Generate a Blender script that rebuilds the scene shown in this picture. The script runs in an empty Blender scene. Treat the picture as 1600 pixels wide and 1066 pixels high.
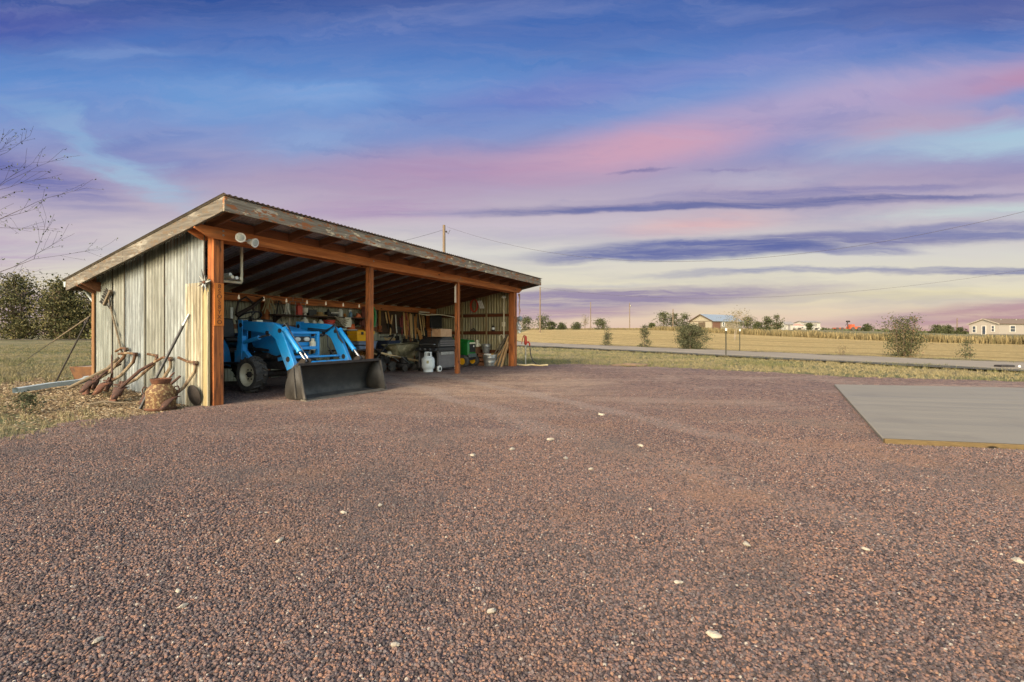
import bpy, bmesh, math, random
import numpy as np
from math import sin, cos, pi, radians, sqrt
from mathutils import Vector, Matrix, noise as mnoise

random.seed(7)
rng = np.random.default_rng(7)
scene = bpy.context.scene
COL = scene.collection

def lin(c):
    """8-bit sRGB triple to linear rgb"""
    out = []
    for v in c[:3]:
        v = v / 255.0
        out.append(v / 12.92 if v <= 0.04045 else ((v + 0.055) / 1.055) ** 2.4)
    return tuple(out)

def lin4(c):
    return (*lin(c), 1.0)

# ------------------------------------------------------------------ camera
cam_d = bpy.data.cameras.new('camera')
cam_d.sensor_width = 36.0
cam_d.lens = 16.41
cam_d.shift_y = -0.00578
cam_d.clip_start = 0.05
cam_d.clip_end = 5000
cam = bpy.data.objects.new('camera', cam_d)
COL.objects.link(cam)
cam.location = (0, 0, 1.0)
cam.rotation_euler = (radians(90), 0, 0)
scene.camera = cam
scene.view_settings.view_transform = 'Standard'
scene.view_settings.look = 'None'
scene.view_settings.exposure = 1.9        # exposed for the shade under the roof
scene.view_settings.gamma = 1.0
scene.cycles.use_denoising = True
scene.cycles.max_bounces = 8
scene.cycles.diffuse_bounces = 6
scene.cycles.transparent_max_bounces = 8

# ------------------------------------------------------------------ sun
SUN_EL = radians(30)
SUN_DIR = Vector((-0.55, -0.835, 0.0)).normalized()
SUN_VEC = Vector((SUN_DIR.x * cos(SUN_EL), SUN_DIR.y * cos(SUN_EL), sin(SUN_EL)))   # towards the sun
sun_d = bpy.data.lights.new('sun', 'SUN')
sun_d.energy = 0.62
sun_d.angle = radians(10)
sun_d.color = (1.0, 0.88, 0.72)
sun = bpy.data.objects.new('sun', sun_d)
COL.objects.link(sun)
sun.rotation_euler = SUN_VEC.to_track_quat('Z', 'Y').to_euler()

# ------------------------------------------------------------------ world: dusk sky with streaky clouds
world = bpy.data.worlds.new('World')
scene.world = world
world.use_nodes = True
NT = world.node_tree
for n in list(NT.nodes):
    NT.nodes.remove(n)

class G:
    """tiny node-graph writer"""
    def __init__(s, nt):
        s.nt = nt
    def n(s, typ, **kw):
        nd = s.nt.nodes.new(typ)
        for k, v in kw.items():
            setattr(nd, k, v)
        return nd
    def put(s, sock, val):
        if hasattr(val, 'is_output'):
            s.nt.links.new(val, sock)
        elif val is not None:
            sock.default_value = val
    def m(s, op, a, b=None, c=None, clamp=False):
        nd = s.n('ShaderNodeMath', operation=op)
        nd.use_clamp = clamp
        s.put(nd.inputs[0], a)
        if b is not None: s.put(nd.inputs[1], b)
        if c is not None: s.put(nd.inputs[2], c)
        return nd.outputs[0]
    def v(s, op, a, b=None):
        nd = s.n('ShaderNodeVectorMath', operation=op)
        s.put(nd.inputs[0], a)
        if b is not None: s.put(nd.inputs[1], b)
        return nd.outputs['Value'] if op in ('DOT_PRODUCT', 'LENGTH', 'DISTANCE') else nd.outputs[0]
    def ss(s, x, a, b, lo=0.0, hi=1.0):
        nd = s.n('ShaderNodeMapRange', interpolation_type='SMOOTHSTEP')
        s.put(nd.inputs['Value'], x)
        for k, q in (('From Min', a), ('From Max', b), ('To Min', lo), ('To Max', hi)):
            s.put(nd.inputs[k], q)
        return nd.outputs[0]
    def mr(s, x, a, b, lo=0.0, hi=1.0):
        nd = s.n('ShaderNodeMapRange')
        s.put(nd.inputs['Value'], x)
        for k, q in (('From Min', a), ('From Max', b), ('To Min', lo), ('To Max', hi)):
            s.put(nd.inputs[k], q)
        return nd.outputs[0]
    def mix(s, f, a, b, blend='MIX'):
        nd = s.n('ShaderNodeMix', data_type='RGBA', blend_type=blend)
        s.put(nd.inputs[0], f); s.put(nd.inputs[6], a); s.put(nd.inputs[7], b)
        return nd.outputs[2]
    def ramp(s, x, stops, interp='LINEAR'):
        nd = s.n('ShaderNodeValToRGB')
        cr = nd.color_ramp
        cr.interpolation = interp
        while len(cr.elements) > 1:
            cr.elements.remove(cr.elements[-1])
        cr.elements[0].position, cr.elements[0].color = stops[0]
        for p, c in stops[1:]:
            e = cr.elements.new(p); e.color = c
        s.put(nd.inputs[0], x)
        return nd.outputs[0]
    def noise(s, vec, scale, detail=4, rough=0.55, dist=0.0):
        nd = s.n('ShaderNodeTexNoise')
        s.put(nd.inputs['Vector'], vec)
        nd.inputs['Scale'].default_value = scale
        nd.inputs['Detail'].default_value = detail
        nd.inputs['Roughness'].default_value = rough
        nd.inputs['Distortion'].default_value = dist
        return nd
    def xyz(s, a, b, c=0.0):
        nd = s.n('ShaderNodeCombineXYZ')
        s.put(nd.inputs[0], a); s.put(nd.inputs[1], b); s.put(nd.inputs[2], c)
        return nd.outputs[0]
    def sep(s, vec):
        nd = s.n('ShaderNodeSeparateXYZ')
        s.put(nd.inputs[0], vec)
        return nd.outputs
    def scl(s, vec, t):
        return s.v('MULTIPLY', vec, t)

def build_sky():
    g = G(NT)
    out = g.n('ShaderNodeOutputWorld')
    bg = g.n('ShaderNodeBackground')
    tc = g.n('ShaderNodeTexCoord')
    X, Y, Z = g.sep(tc.outputs['Generated'])
    ya = g.m('ADD', g.m('ABSOLUTE', Y), 0.03)
    # clouds lie in tilted sheets: heading tangent and height tangent of the view direction
    P0 = g.m('DIVIDE', X, ya)
    Q0 = g.m('DIVIDE', Z, ya)
    # wispy warp, long along the heading
    st = g.xyz(g.m('MULTIPLY', P0, 1.3), g.m('MULTIPLY', Q0, 6.0))
    n1 = g.noise(st, 1.6, 6, 0.6)
    n2 = g.noise(g.v('ADD', st, (5.2, 9.1, 0)), 5.0, 5, 0.6)
    w1 = g.m('SUBTRACT', n1.outputs[0], 0.5)
    w2 = g.m('SUBTRACT', n2.outputs[0], 0.5)
    Q = g.m('ADD', Q0, g.m('ADD', g.m('MULTIPLY', w1, 0.060), g.m('MULTIPLY', w2, g.ss(Q0, 0.4, 0.1, 0.003, 0.014))))
    P = g.m('ADD', P0, g.m('MULTIPLY', w1, 0.25))
    n6 = g.noise(g.xyz(g.m('MULTIPLY', P0, 1.5), g.m('MULTIPLY', Q0, 3.6), 7.0), 2.1, 8, 0.66, 0.9)
    w6 = g.m('MULTIPLY', g.m('SUBTRACT', n6.outputs[0], 0.5), g.ss(Q0, 0.22, 0.42))
    Q = g.m('MULTIPLY_ADD', w6, 0.10, Q)
    P = g.m('MULTIPLY_ADD', w6, 0.30, P)
    PQ = g.xyz(P, Q)
    F, YH = 729.0, 523.8
    def py(y): return (YH - y) / F
    def px(x): return (x - 800) / F
    def gy(y): return py(y) / 0.75
    base = g.ramp(g.m('DIVIDE', Q0, 0.75), [
        (0.0, lin4((228, 190, 172))), (gy(495), lin4((230, 208, 180))), (gy(455), lin4((230, 222, 194))), (gy(400), lin4((216, 214, 206))),
        (gy(345), lin4((196, 184, 196))), (gy(285), lin4((166, 154, 186))), (gy(225), lin4((130, 150, 202))), (gy(150), lin4((96, 142, 206))),
        (gy(70), lin4((78, 114, 184))), (gy(12), lin4((58, 90, 160)))])
    col = base
    nb = g.noise(g.xyz(g.m('MULTIPLY', P, 1.6), g.m('MULTIPLY', Q, 34.0), 21.0), 2.2, 7, 0.66, 0.2)
    BRK = g.m('MAXIMUM', g.mr(nb.outputs[0], 0.34, 0.56, 0.45, 1.0), g.ss(Q0, 0.22, 0.36))      # low bands are torn into streaks
    def blob(col, x0, y0, x1, y1, hw, rgb, op=1.0, soft=0.45):
        """a soft lens of cloud between two headings"""
        a, b = (px(x0), py(y0)), (px(x1), py(y1))
        c = ((a[0] + b[0]) / 2, (a[1] + b[1]) / 2)
        dx, dy = b[0] - a[0], b[1] - a[1]
        hl = sqrt(dx * dx + dy * dy) / 2
        ux, uy = dx / (2 * hl), dy / (2 * hl)
        h = hw / F
        va = (ux / hl, uy / hl, 0); vb = (-uy / h, ux / h, 0)
        A = g.m('SUBTRACT', g.v('DOT_PRODUCT', PQ, va), c[0] * va[0] + c[1] * va[1])
        Bq = g.m('SUBTRACT', g.v('DOT_PRODUCT', PQ, vb), c[0] * vb[0] + c[1] * vb[1])
        r2 = g.m('MULTIPLY_ADD', A, A, g.m('MULTIPLY', Bq, Bq))
        f = g.ss(g.m('SQRT', r2), soft, 1.0, op, 0.0)
        f = g.m('MULTIPLY', f, BRK)
        return g.mix(f, col, lin4(rgb))
    for b in SKY_BLOBS:
        col = blob(col, *b)
    # broken cloud texture high up, light and dark
    n7 = g.noise(g.xyz(g.m('MULTIPLY', P, 1.2), g.m('MULTIPLY', Q, 5.5), 11.0), 2.0, 8, 0.6, 0.3)
    hi = g.ss(Q0, 0.10, 0.30)
    col = g.mix(g.m('MULTIPLY', g.ss(n7.outputs[0], 0.50, 0.75, 0.0, 0.20), hi), col, lin4((176, 178, 214)))
    col = g.mix(g.m('MULTIPLY', g.ss(n7.outputs[0], 0.48, 0.28, 0.0, 0.22), hi), col, lin4((70, 102, 172)))
    # fine streaks
    n3 = g.noise(g.xyz(g.m('MULTIPLY', P, 1.1), g.m('MULTIPLY', Q, 16.0)), 2.6, 6, 0.62)
    col = g.mix(g.m('MULTIPLY', g.mr(n3.outputs[0], 0.35, 0.75, 0.0, 0.16), g.ss(Q0, 0.6, 0.15, 0.55, 1.0)), col, lin4((208, 192, 206)))
    n4 = g.noise(g.xyz(g.m('MULTIPLY', P, 0.9), g.m('MULTIPLY', Q, 11.0), 3.0), 2.2, 5, 0.6)
    col = g.mix(g.m('MULTIPLY', g.mr(n4.outputs[0], 0.5, 0.8, 0.0, 0.28), g.ss(Q0, 0.45, 0.12, 0.15, 1.0)), col, lin4((84, 100, 168)))
    # physical sky behind the camera, widened round the unseen sides to lift the ambient
    sky = g.n('ShaderNodeTexSky', sky_type='NISHITA')
    sky.sun_disc = False
    sky.sun_elevation = SUN_EL
    sky.sun_rotation = math.atan2(SUN_VEC.x, SUN_VEC.y)
    sky.air_density = 1.0; sky.dust_density = 2.5; sky.ozone_density = 1.0
    nish = g.mix(1.0, sky.outputs[0], (0.15, 0.138, 0.112, 1), 'MULTIPLY')
    col = g.mix(1.0, col, (0.268, 0.268, 0.268, 1), 'MULTIPLY')             # dusk sky at less than half, the exposure brings it back
    col = g.mix(g.ss(Y, 0.56, 0.05), col, nish)
    # below the horizon: earth
    col = g.mix(g.ss(Z, 0.0, -0.03), col, lin4((70, 62, 52)))
    g.put(bg.inputs[0], col)
    bg.inputs[1].default_value = 1.0
    g.nt.links.new(bg.outputs[0], out.inputs[0])

# x0, y0, x1, y1, half width, colour, opacity, softness  (directions on the photograph's own angular scale)
SKY_BLOBS = [
    (-500, 40, 900, -10, 70, (44, 80, 152), 0.7, 0.1),
    (-300, 75, 330, 50, 55, (76, 86, 166), 0.65, 0.1),
    (500, 50, 1500, 20, 50, (70, 110, 182), 0.6, 0.1),
    (1100, 50, 2000, 10, 60, (88, 100, 162), 0.7, 0.1),
    (40, 108, 380, 94, 14, (124, 158, 212), 0.5, 0.05),
    (120, 170, 640, 175, 62, (112, 156, 212), 0.8, 0.05),
    (380, 160, 640, 165, 36, (130, 168, 220), 0.6, 0.05),
    (600, 195, 1150, 120, 52, (108, 120, 192), 0.7, 0.05),
    (800, 160, 1500, 70, 42, (134, 142, 202), 0.55, 0.05),
    (360, 250, 660, 210, 42, (138, 170, 216), 0.65, 0.05),
    (130, 215, 420, 290, 40, (112, 134, 194), 0.55, 0.05),
    (-500, 420, 330, 390, 62, (178, 146, 186), 0.85, 0.05),
    (-300, 480, 300, 475, 46, (206, 176, 190), 0.9, 0.05),
    (-300, 215, 330, 345, 50, (96, 106, 172), 0.85, 0.2),
    (-60, 130, 440, 372, 42, (138, 178, 216), 0.72, 0.0),
    (150, 245, 360, 345, 26, (160, 192, 216), 0.7, 0.05),
    (360, 300, 1060, 250, 64, (178, 146, 180), 0.85, 0.05),
    (380, 335, 820, 335, 30, (176, 148, 184), 0.8, 0.05),
    (700, 285, 1340, 185, 58, (204, 160, 184), 0.98, 0.1),
    (900, 220, 1750, 105, 64, (184, 166, 200), 0.85, 0.05),
    (1250, 200, 1850, 72, 40, (184, 154, 188), 0.8, 0.05),
    (1430, 172, 1760, 98, 24, (184, 142, 176), 0.8, 0.1),
    (1150, 230, 1700, 180, 40, (190, 164, 188), 0.8, 0.1),
    (1180, 250, 1950, 215, 40, (174, 204, 220), 0.85, 0.05),
    (950, 300, 1420, 272, 24, (186, 184, 204), 0.65, 0.05),
    (1560, 258, 1900, 250, 22, (204, 178, 190), 0.7, 0.1),
    (560, 362, 1150, 360, 28, (200, 190, 204), 0.8, 0.05),
    (880, 375, 1290, 340, 24, (224, 184, 184), 0.85, 0.05),
    (1220, 345, 1900, 335, 22, (200, 218, 214), 0.85, 0.05),
    (940, 278, 1040, 274, 6, (122, 114, 164), 0.85, 0.1),
    (1040, 276, 1230, 270, 4, (142, 134, 178), 0.6, 0.1),
    (480, 346, 1700, 310, 12, (120, 118, 164), 0.8, 0.3),
    (900, 322, 1640, 294, 10, (128, 126, 174), 0.75, 0.35),
    (620, 343, 1500, 320, 7, (86, 100, 158), 0.75, 0.3),
    (1150, 322, 1620, 312, 6, (86, 98, 156), 0.75, 0.3),
    (690, 412, 1880, 352, 20, (110, 114, 164), 0.9, 0.4),
    (800, 404, 1330, 390, 20, (88, 102, 162), 0.85, 0.45),
    (1180, 374, 1900, 360, 17, (130, 136, 178), 0.7, 0.3),
    (1150, 402, 1480, 396, 8, (120, 124, 172), 0.8, 0.3),
    (920, 434, 1500, 424, 7, (132, 138, 174), 0.8, 0.3),
    (1270, 430, 1900, 424, 10, (104, 112, 164), 0.85, 0.4),
    (760, 454, 1100, 442, 5, (176, 176, 190), 0.5, 0.1),
    (380, 486, 1440, 452, 22, (142, 128, 164), 0.9, 0.4),
    (600, 502, 1120, 484, 16, (168, 138, 164), 0.8, 0.2),
    (800, 512, 1350, 496, 11, (232, 204, 180), 0.9, 0.1),
    (1000, 472, 1800, 458, 16, (232, 220, 180), 0.85, 0.1),
    (1180, 514, 2100, 466, 28, (184, 146, 154), 0.92, 0.4),
    (1250, 522, 1900, 510, 10, (198, 138, 146), 0.7, 0.1),
]
build_sky()

# ------------------------------------------------------------------ mesh builder
class B:
    """collects vertices and faces of ONE mesh"""
    def __init__(s):
        s.v = []; s.f = []
    def add(s, vs, fs):
        o = len(s.v)
        s.v.extend([tuple(p) for p in vs])
        s.f.extend([tuple(i + o for i in f) for f in fs])
        return s
    def box(s, x0, x1, y0, y1, z0, z1):
        return s.add([(x0, y0, z0), (x1, y0, z0), (x1, y1, z0), (x0, y1, z0), (x0, y0, z1), (x1, y0, z1), (x1, y1, z1), (x0, y1, z1)],
                     [(0, 3, 2, 1), (4, 5, 6, 7), (0, 1, 5, 4), (1, 2, 6, 5), (2, 3, 7, 6), (3, 0, 4, 7)])
    def prism(s, poly, ext):
        """polygon of 3-D points swept along ext"""
        n = len(poly); e = Vector(ext)
        a = [Vector(p) for p in poly]
        vs = a + [p + e for p in a]
        fs = [tuple(range(n))[::-1], tuple(range(n, 2 * n))] + [(i, (i + 1) % n, n + (i + 1) % n, n + i) for i in range(n)]
        return s.add(vs, fs)
    def bar(s, p0, p1, w, h, up=(0, 0, 1)):
        """rectangular bar from p0 to p1"""
        p0, p1 = Vector(p0), Vector(p1)
        d = (p1 - p0).normalized()
        u = Vector(up)
        if abs(d.dot(u)) > 0.98: u = Vector((1, 0, 0)) if abs(d.x) < 0.9 else Vector((0, 1, 0))
        sd = d.cross(u).normalized(); u = sd.cross(d)
        q = [sd * (w / 2) * i + u * (h / 2) * j for i, j in ((-1, -1), (1, -1), (1, 1), (-1, 1))]
        vs = [p0 + k for k in q] + [p1 + k for k in q]
        return s.add(vs, [(0, 3, 2, 1), (4, 5, 6, 7), (0, 1, 5, 4), (1, 2, 6, 5), (2, 3, 7, 6), (3, 0, 4, 7)])
    def tube(s, pts, r, n=8, caps=True, closed=False):
        pts = [Vector(p) for p in pts]
        k = len(pts)
        rs = r if hasattr(r, '__len__') else [r] * k
        t0 = (pts[1] - pts[0]).normalized()
        u = t0.orthogonal().normalized()
        rings = []
        for i in range(k):
            if closed:
                t = (pts[(i + 1) % k] - pts[i - 1]).normalized()
            else:
                t = (pts[min(i + 1, k - 1)] - pts[max(i - 1, 0)]).normalized()
            u = (u - t * u.dot(t))
            if u.length < 1e-6: u = t.orthogonal()
            u.normalize(); w = t.cross(u)
            rings.append([pts[i] + (u * cos(2 * pi * j / n) + w * sin(2 * pi * j / n)) * rs[i] for j in range(n)])
        vs = [p for rg in rings for p in rg]
        fs = []
        for i in range(k if closed else k - 1):
            a, b = i * n, ((i + 1) % k) * n
            for j in range(n):
                fs.append((a + j, a + (j + 1) % n, b + (j + 1) % n, b + j))
        if caps and not closed:
            fs.append(tuple(range(n))[::-1]); fs.append(tuple((k - 1) * n + j for j in range(n)))
        return s.add(vs, fs)
    def lathe(s, prof, c=(0, 0, 0), n=20, axis='z', cap=True):
        """profile of (radius, height) about an axis through c"""
        c = Vector(c); vs = []; fs = []
        for r, h in prof:
            for j in range(n):
                a = 2 * pi * j / n
                q = {'z': (r * cos(a), r * sin(a), h), 'x': (h, r * cos(a), r * sin(a)), 'y': (r * sin(a), h, r * cos(a))}[axis]
                vs.append(c + Vector(q))
        k = len(prof)
        for i in range(k - 1):
            for j in range(n):
                fs.append((i * n + j, i * n + (j + 1) % n, (i + 1) * n + (j + 1) % n, (i + 1) * n + j))
        if cap:
            fs.append(tuple(range(n))[::-1]); fs.append(tuple((k - 1) * n + j for j in range(n)))
        return s.add(vs, fs)
    def ball(s, c, r, nu=12, nv=8):
        rx, ry, rz = r if hasattr(r, '__len__') else (r, r, r)
        prof = [(max(0.02, sin(pi * i / nv)), -cos(pi * i / nv)) for i in range(nv + 1)]
        o = len(s.v)
        s.lathe(prof, (0, 0, 0), nu)
        for i in range(o, len(s.v)):
            x, y, z = s.v[i]
            s.v[i] = (c[0] + x * rx, c[1] + y * ry, c[2] + z * rz)
        return s
    def grid(s, P):
        """P: rows of points"""
        m, n = len(P), len(P[0])
        vs = [p for row in P for p in row]
        return s.add(vs, [(i * n + j, i * n + j + 1, (i + 1) * n + j + 1, (i + 1) * n + j) for i in range(m - 1) for j in range(n - 1)])
    def move(s, M, start=0):
        for i in range(start, len(s.v)):
            s.v[i] = tuple(M @ Vector(s.v[i]))
        return s

def build(name, b, material, parent=None, loc=None, rz=0.0, bev=0.0, smooth=True, recalc=True):
    me = bpy.data.meshes.new(name)
    me.from_pydata([tuple(map(float, p)) for p in b.v], [], b.f)
    if recalc and len(b.f) < 60000:
        bm = bmesh.new(); bm.from_mesh(me)
        bmesh.ops.recalc_face_normals(bm, faces=bm.faces)
        bm.to_mesh(me); bm.free()
    if smooth:
        me.shade_smooth()
        me.set_sharp_from_angle(angle=radians(38))
    me.materials.append(material)
    o = bpy.data.objects.new(name, me)
    COL.objects.link(o)
    if parent: o.parent = parent
    if loc is not None: o.location = loc
    o.rotation_euler = (0, 0, rz)
    if bev:
        md = o.modifiers.new('bevel', 'BEVEL')
        md.width = bev; md.segments = 2; md.limit_method = 'ANGLE'; md.angle_limit = radians(40)
    return o

def tag(o, label, cat, group=None):
    o['label'] = label; o['category'] = cat
    if group: o['group'] = group
    return o

def thing(name, label, cat, loc=(0, 0, 0), rz=0.0, group=None):
    o = bpy.data.objects.new(name, None)
    COL.objects.link(o)
    o.empty_display_size = 0.1
    o.location = loc; o.rotation_euler = (0, 0, rz)
    return tag(o, label, cat, group)

def setting(o, kind='structure'):
    o['kind'] = kind
    return o

def copy_thing(o, label, loc, rz=0.0, scale=None, rot=None):
    c = o.copy(); COL.objects.link(c)
    c.location = loc
    c.rotation_euler = rot if rot else (0, 0, rz)
    if scale: c.scale = scale if hasattr(scale, '__len__') else (scale,) * 3
    c['label'] = label
    for ch in o.children:
        d = ch.copy(); COL.objects.link(d); d.parent = c
        for g2 in ch.children:
            e = g2.copy(); COL.objects.link(e); e.parent = d
    return c

# ------------------------------------------------------------------ the shed's own frame: u along the open front, v into the shed
TH = 0.47634
E_ = Vector((sin(TH), cos(TH), 0)); N_ = Vector((-cos(TH), sin(TH), 0))
C0 = Vector((-4.285, 6.555, 0))
RZ = pi / 2 - TH
L_, D_ = 9.475, 3.235

def S(u, v, w=0.0):
    p = C0 + E_ * u + N_ * v
    return Vector((p.x, p.y, w))

def uv_of(X, Y):
    dx, dy = X - C0.x, Y - C0.y
    return dx * E_.x + dy * E_.y, dx * N_.x + dy * N_.y

def sst(a, b, x):
    t = np.clip((np.asarray(x, float) - a) / (b - a), 0, 1)
    return t * t * (3 - 2 * t)

def hgt(X, Y):
    """height of the land"""
    X = np.asarray(X, float); Y = np.asarray(Y, float)
    Yp = np.maximum(Y, 1.0)
    p = X / Yp
    u, v = uv_of(X, Y)
    mound = 0.16 * sst(4.4, 6.3, -X) * sst(5.6, 8.0, Y) * (1 - sst(0.0, 0.5, u) * (1 - sst(3.2, 3.9, v)) * sst(-0.5, 0.0, v))
    mound = mound * (1 - sst(0.5, 3.0, u))
    left = (1 - sst(-0.75, -0.35, p)) * 0.5 * sst(9, 46, Y)
    ang = 0.0113 * (1 - sst(0.6, 1.1, p))
    far = sst(-0.2, 0.05, p) * sst(34, 112, Y) * (1 + ang * Yp)
    left_far = (1 - sst(-0.2, 0.05, p)) * sst(60, 200, Y) * 0.5
    lump = 0.012 * (np.sin(X * 1.7 + Y * 0.6) * np.sin(Y * 1.3 - X * 0.4)) * sst(3, 9, Y)
    return mound + left + far + left_far + lump

def Hz(X, Y):
    return float(hgt(X, Y))
# ------------------------------------------------------------------ materials (all procedural)
MATS = {}

def new_mat(name):
    m = bpy.data.materials.new(name)
    m.use_nodes = True
    nt = m.node_tree
    bsdf = nt.nodes['Principled BSDF']
    g = G(nt)
    tc = g.n('ShaderNodeTexCoord')
    return m, g, bsdf, tc.outputs['Object']

def bump(g, bsdf, h, strength, dist=0.01):
    b = g.n('ShaderNodeBump')
    b.inputs['Strength'].default_value = strength
    b.inputs['Distance'].default_value = dist
    g.put(b.inputs['Height'], h)
    g.nt.links.new(b.outputs[0], bsdf.inputs['Normal'])

def mat(name, c1, c2=None, scale=9.0, rough=0.6, metal=0.0, bmp=0.15, stretch=(1, 1, 1), c3=None, t3=0.62, s3=None, coat=0.0, rvar=0.12, dirt=None):
    """paint / plastic / metal / cloth: two tones mixed by noise, a third in spots, dust in the lower tones"""
    if name in MATS: return MATS[name]
    m, g, bs, co = new_mat(name)
    c2 = c2 or tuple(max(0, v * 0.8) for v in c1)
    co2 = g.scl(co, stretch)
    n = g.noise(co2, scale, 6, 0.6)
    col = g.mix(g.mr(n.outputs[0], 0.3, 0.7), lin4(c1), lin4(c2))
    if c3:
        n3 = g.noise(g.v('ADD', co2, (3.1, 1.7, 8.3)), s3 or scale * 0.6, 7, 0.65)
        col = g.mix(g.ss(n3.outputs[0], t3 - 0.05, t3 + 0.07), col, lin4(c3))
    g.put(bs.inputs['Base Color'], col)
    nf = g.noise(co2, scale * 4, 4, 0.6)
    g.put(bs.inputs['Roughness'], g.mr(nf.outputs[0], 0.25, 0.75, max(0.05, rough - rvar), min(1, rough + rvar)))
    bs.inputs['Metallic'].default_value = metal
    if coat:
        bs.inputs['Coat Weight'].default_value = coat
        bs.inputs['Coat Roughness'].default_value = 0.2
    if bmp:
        bump(g, bs, g.m('ADD', nf.outputs[0], n.outputs[0]), bmp, 0.006)
    MATS[name] = m
    return m

def wood(name, light, dark, axis=0, grain=38.0, grey=None, tgrey=0.55, rough=0.75, knots=True, bmp=0.35, peel=None):
    if name in MATS: return MATS[name]
    m, g, bs, co = new_mat(name)
    st = [1.0, 1.0, 1.0]; st[axis] = 0.045
    cs = g.scl(co, tuple(st))
    wv = g.noise(cs, grain, 7, 0.65, 0.6)
    big = g.noise(g.scl(co, tuple(0.25 if i == axis else 1.0 for i in range(3))), 5.0, 4, 0.6)
    col = g.mix(g.mr(wv.outputs[0], 0.32, 0.68), lin4(dark), lin4(light))
    col = g.mix(g.mr(big.outputs[0], 0.35, 0.75, 0.0, 0.55), col, lin4(dark))
    if grey:
        g1 = g.noise(g.scl(co, tuple(0.2 if i == axis else 1.0 for i in range(3))), 7.0, 6, 0.68)
        col = g.mix(g.ss(g1.outputs[0], tgrey - 0.08, tgrey + 0.08), col, lin4(grey))
    if peel:
        p1 = g.noise(g.scl(co, tuple(0.45 if i == axis else 1.3 for i in range(3))), 14.0, 7, 0.72)
        col = g.mix(g.ss(p1.outputs[0], 0.53, 0.57), col, lin4(peel[0]))
        p2 = g.noise(g.v('ADD', g.scl(co, tuple(0.35 if i == axis else 1.2 for i in range(3))), (9, 4, 2)), 11.0, 7, 0.72)
        col = g.mix(g.ss(p2.outputs[0], 0.58, 0.62), col, lin4(peel[1]))
    if knots:
        vo = g.n('ShaderNodeTexVoronoi')
        g.put(vo.inputs['Vector'], g.scl(co, tuple(0.35 if i == axis else 1.0 for i in range(3))))
        vo.inputs['Scale'].default_value = 6.0
        col = g.mix(g.ss(vo.outputs['Distance'], 0.13, 0.05), col, lin4(tuple(v * 0.35 for v in dark)))
    g.put(bs.inputs['Base Color'], col)
    bs.inputs['Roughness'].default_value = rough
    bs.inputs['Specular IOR Level'].default_value = 0.25
    bump(g, bs, wv.outputs[0], bmp, 0.006)
    MATS[name] = m
    return m

def sheet_metal(name, a, b, c, rust=(120, 78, 48), metal=0.25, rough=0.55, trust=0.66, rib=0.0):
    """old galvanised sheet: streaks run down, pale and dull patches, rust freckles"""
    if name in MATS: return MATS[name]
    m, g, bs, co = new_mat(name)
    s1 = g.noise(g.scl(co, (1, 1, 0.06)), 26.0, 5, 0.65)
    s2 = g.noise(g.scl(co, (1, 1, 0.25)), 5.0, 6, 0.65)
    col = g.mix(g.mr(s1.outputs[0], 0.38, 0.62), lin4(a), lin4(b))
    s4 = g.noise(g.scl(co, (1, 1, 0.03)), 70.0, 3, 0.6)
    col = g.mix(g.ss(s4.outputs[0], 0.54, 0.66, 0, 0.45), col, lin4(tuple(v * 0.62 for v in b)))
    col = g.mix(g.ss(s2.outputs[0], 0.45, 0.68, 0, 0.8), col, lin4(c))
    s3 = g.noise(g.scl(co, (1, 1, 0.5)), 30.0, 6, 0.75)
    col = g.mix(g.ss(s3.outputs[0], trust - 0.04, trust + 0.06, 0, 0.8), col, lin4(rust))
    if rib:                                                         # corrugation valleys darkened in the colour to stand in for rib shade
        yv = g.m('MULTIPLY', g.sep(co)[1], pi / rib)
        gr = g.m('POWER', g.m('ABSOLUTE', g.m('SINE', yv)), 5.0)
        gm = g.m('MULTIPLY', gr, g.mr(s2.outputs[0], 0.3, 0.7, 0.35, 0.85))
        col = g.mix(gm, col, lin4(tuple(v * 0.55 for v in b)))
    g.put(bs.inputs['Base Color'], col)
    bs.inputs['Metallic'].default_value = metal
    g.put(bs.inputs['Roughness'], g.mr(s2.outputs[0], 0.3, 0.7, rough - 0.12, rough + 0.15))
    bump(g, bs, s2.outputs[0], 0.1, 0.01)
    MATS[name] = m
    return m

W_FASCIA = wood('weathered_peeling_board', (150, 140, 122), (92, 82, 70), 0, grey=(172, 164, 148), tgrey=0.62, peel=((140, 88, 52), (198, 182, 150)))
W_RAKE = wood('weathered_grey_board', (122, 116, 106), (70, 65, 58), 1, grey=(142, 138, 128), tgrey=0.6, peel=((98, 84, 68), (120, 115, 105)))
W_BEAM = wood('stained_orange_beam', (210, 134, 78), (140, 78, 42), 0, grain=26, grey=(142, 102, 70), tgrey=0.6)
W_POST = wood('stained_rusty_post', (200, 122, 66), (86, 48, 30), 2, grain=26, grey=(72, 48, 34), tgrey=0.60)
W_RAFT = wood('stained_brown_rafter', (138, 94, 66), (92, 60, 42), 1, grain=28, knots=False)
W_BLOCK = wood('stained_brown_block', (146, 94, 64), (100, 62, 40), 0, grain=28, knots=False)
W_TRIM = wood('pale_corner_board', (168, 156, 120), (134, 118, 82), 2, grain=40, grey=(128, 106, 74), tgrey=0.66)
W_PLANK = wood('bare_plank', (190, 160, 116), (146, 112, 74), 2, grain=44)
W_HANDLE = wood('pale_tool_handle', (226, 196, 144), (190, 152, 100), 2, grain=60, knots=False)
W_HANDLE_T = wood('tan_tool_handle', (206, 152, 90), (160, 108, 58), 2, grain=60, knots=False)
W_HANDLE_R = mat('red_painted_handle', (140, 48, 40), (104, 36, 30), 12, 0.55)
W_HANDLE_W = mat('white_painted_handle', (214, 210, 196), (180, 172, 152), 12, 0.5)
W_SHELF = wood('dark_shelf_board', (92, 74, 60), (58, 46, 40), 0, grain=30, knots=False)
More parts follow.
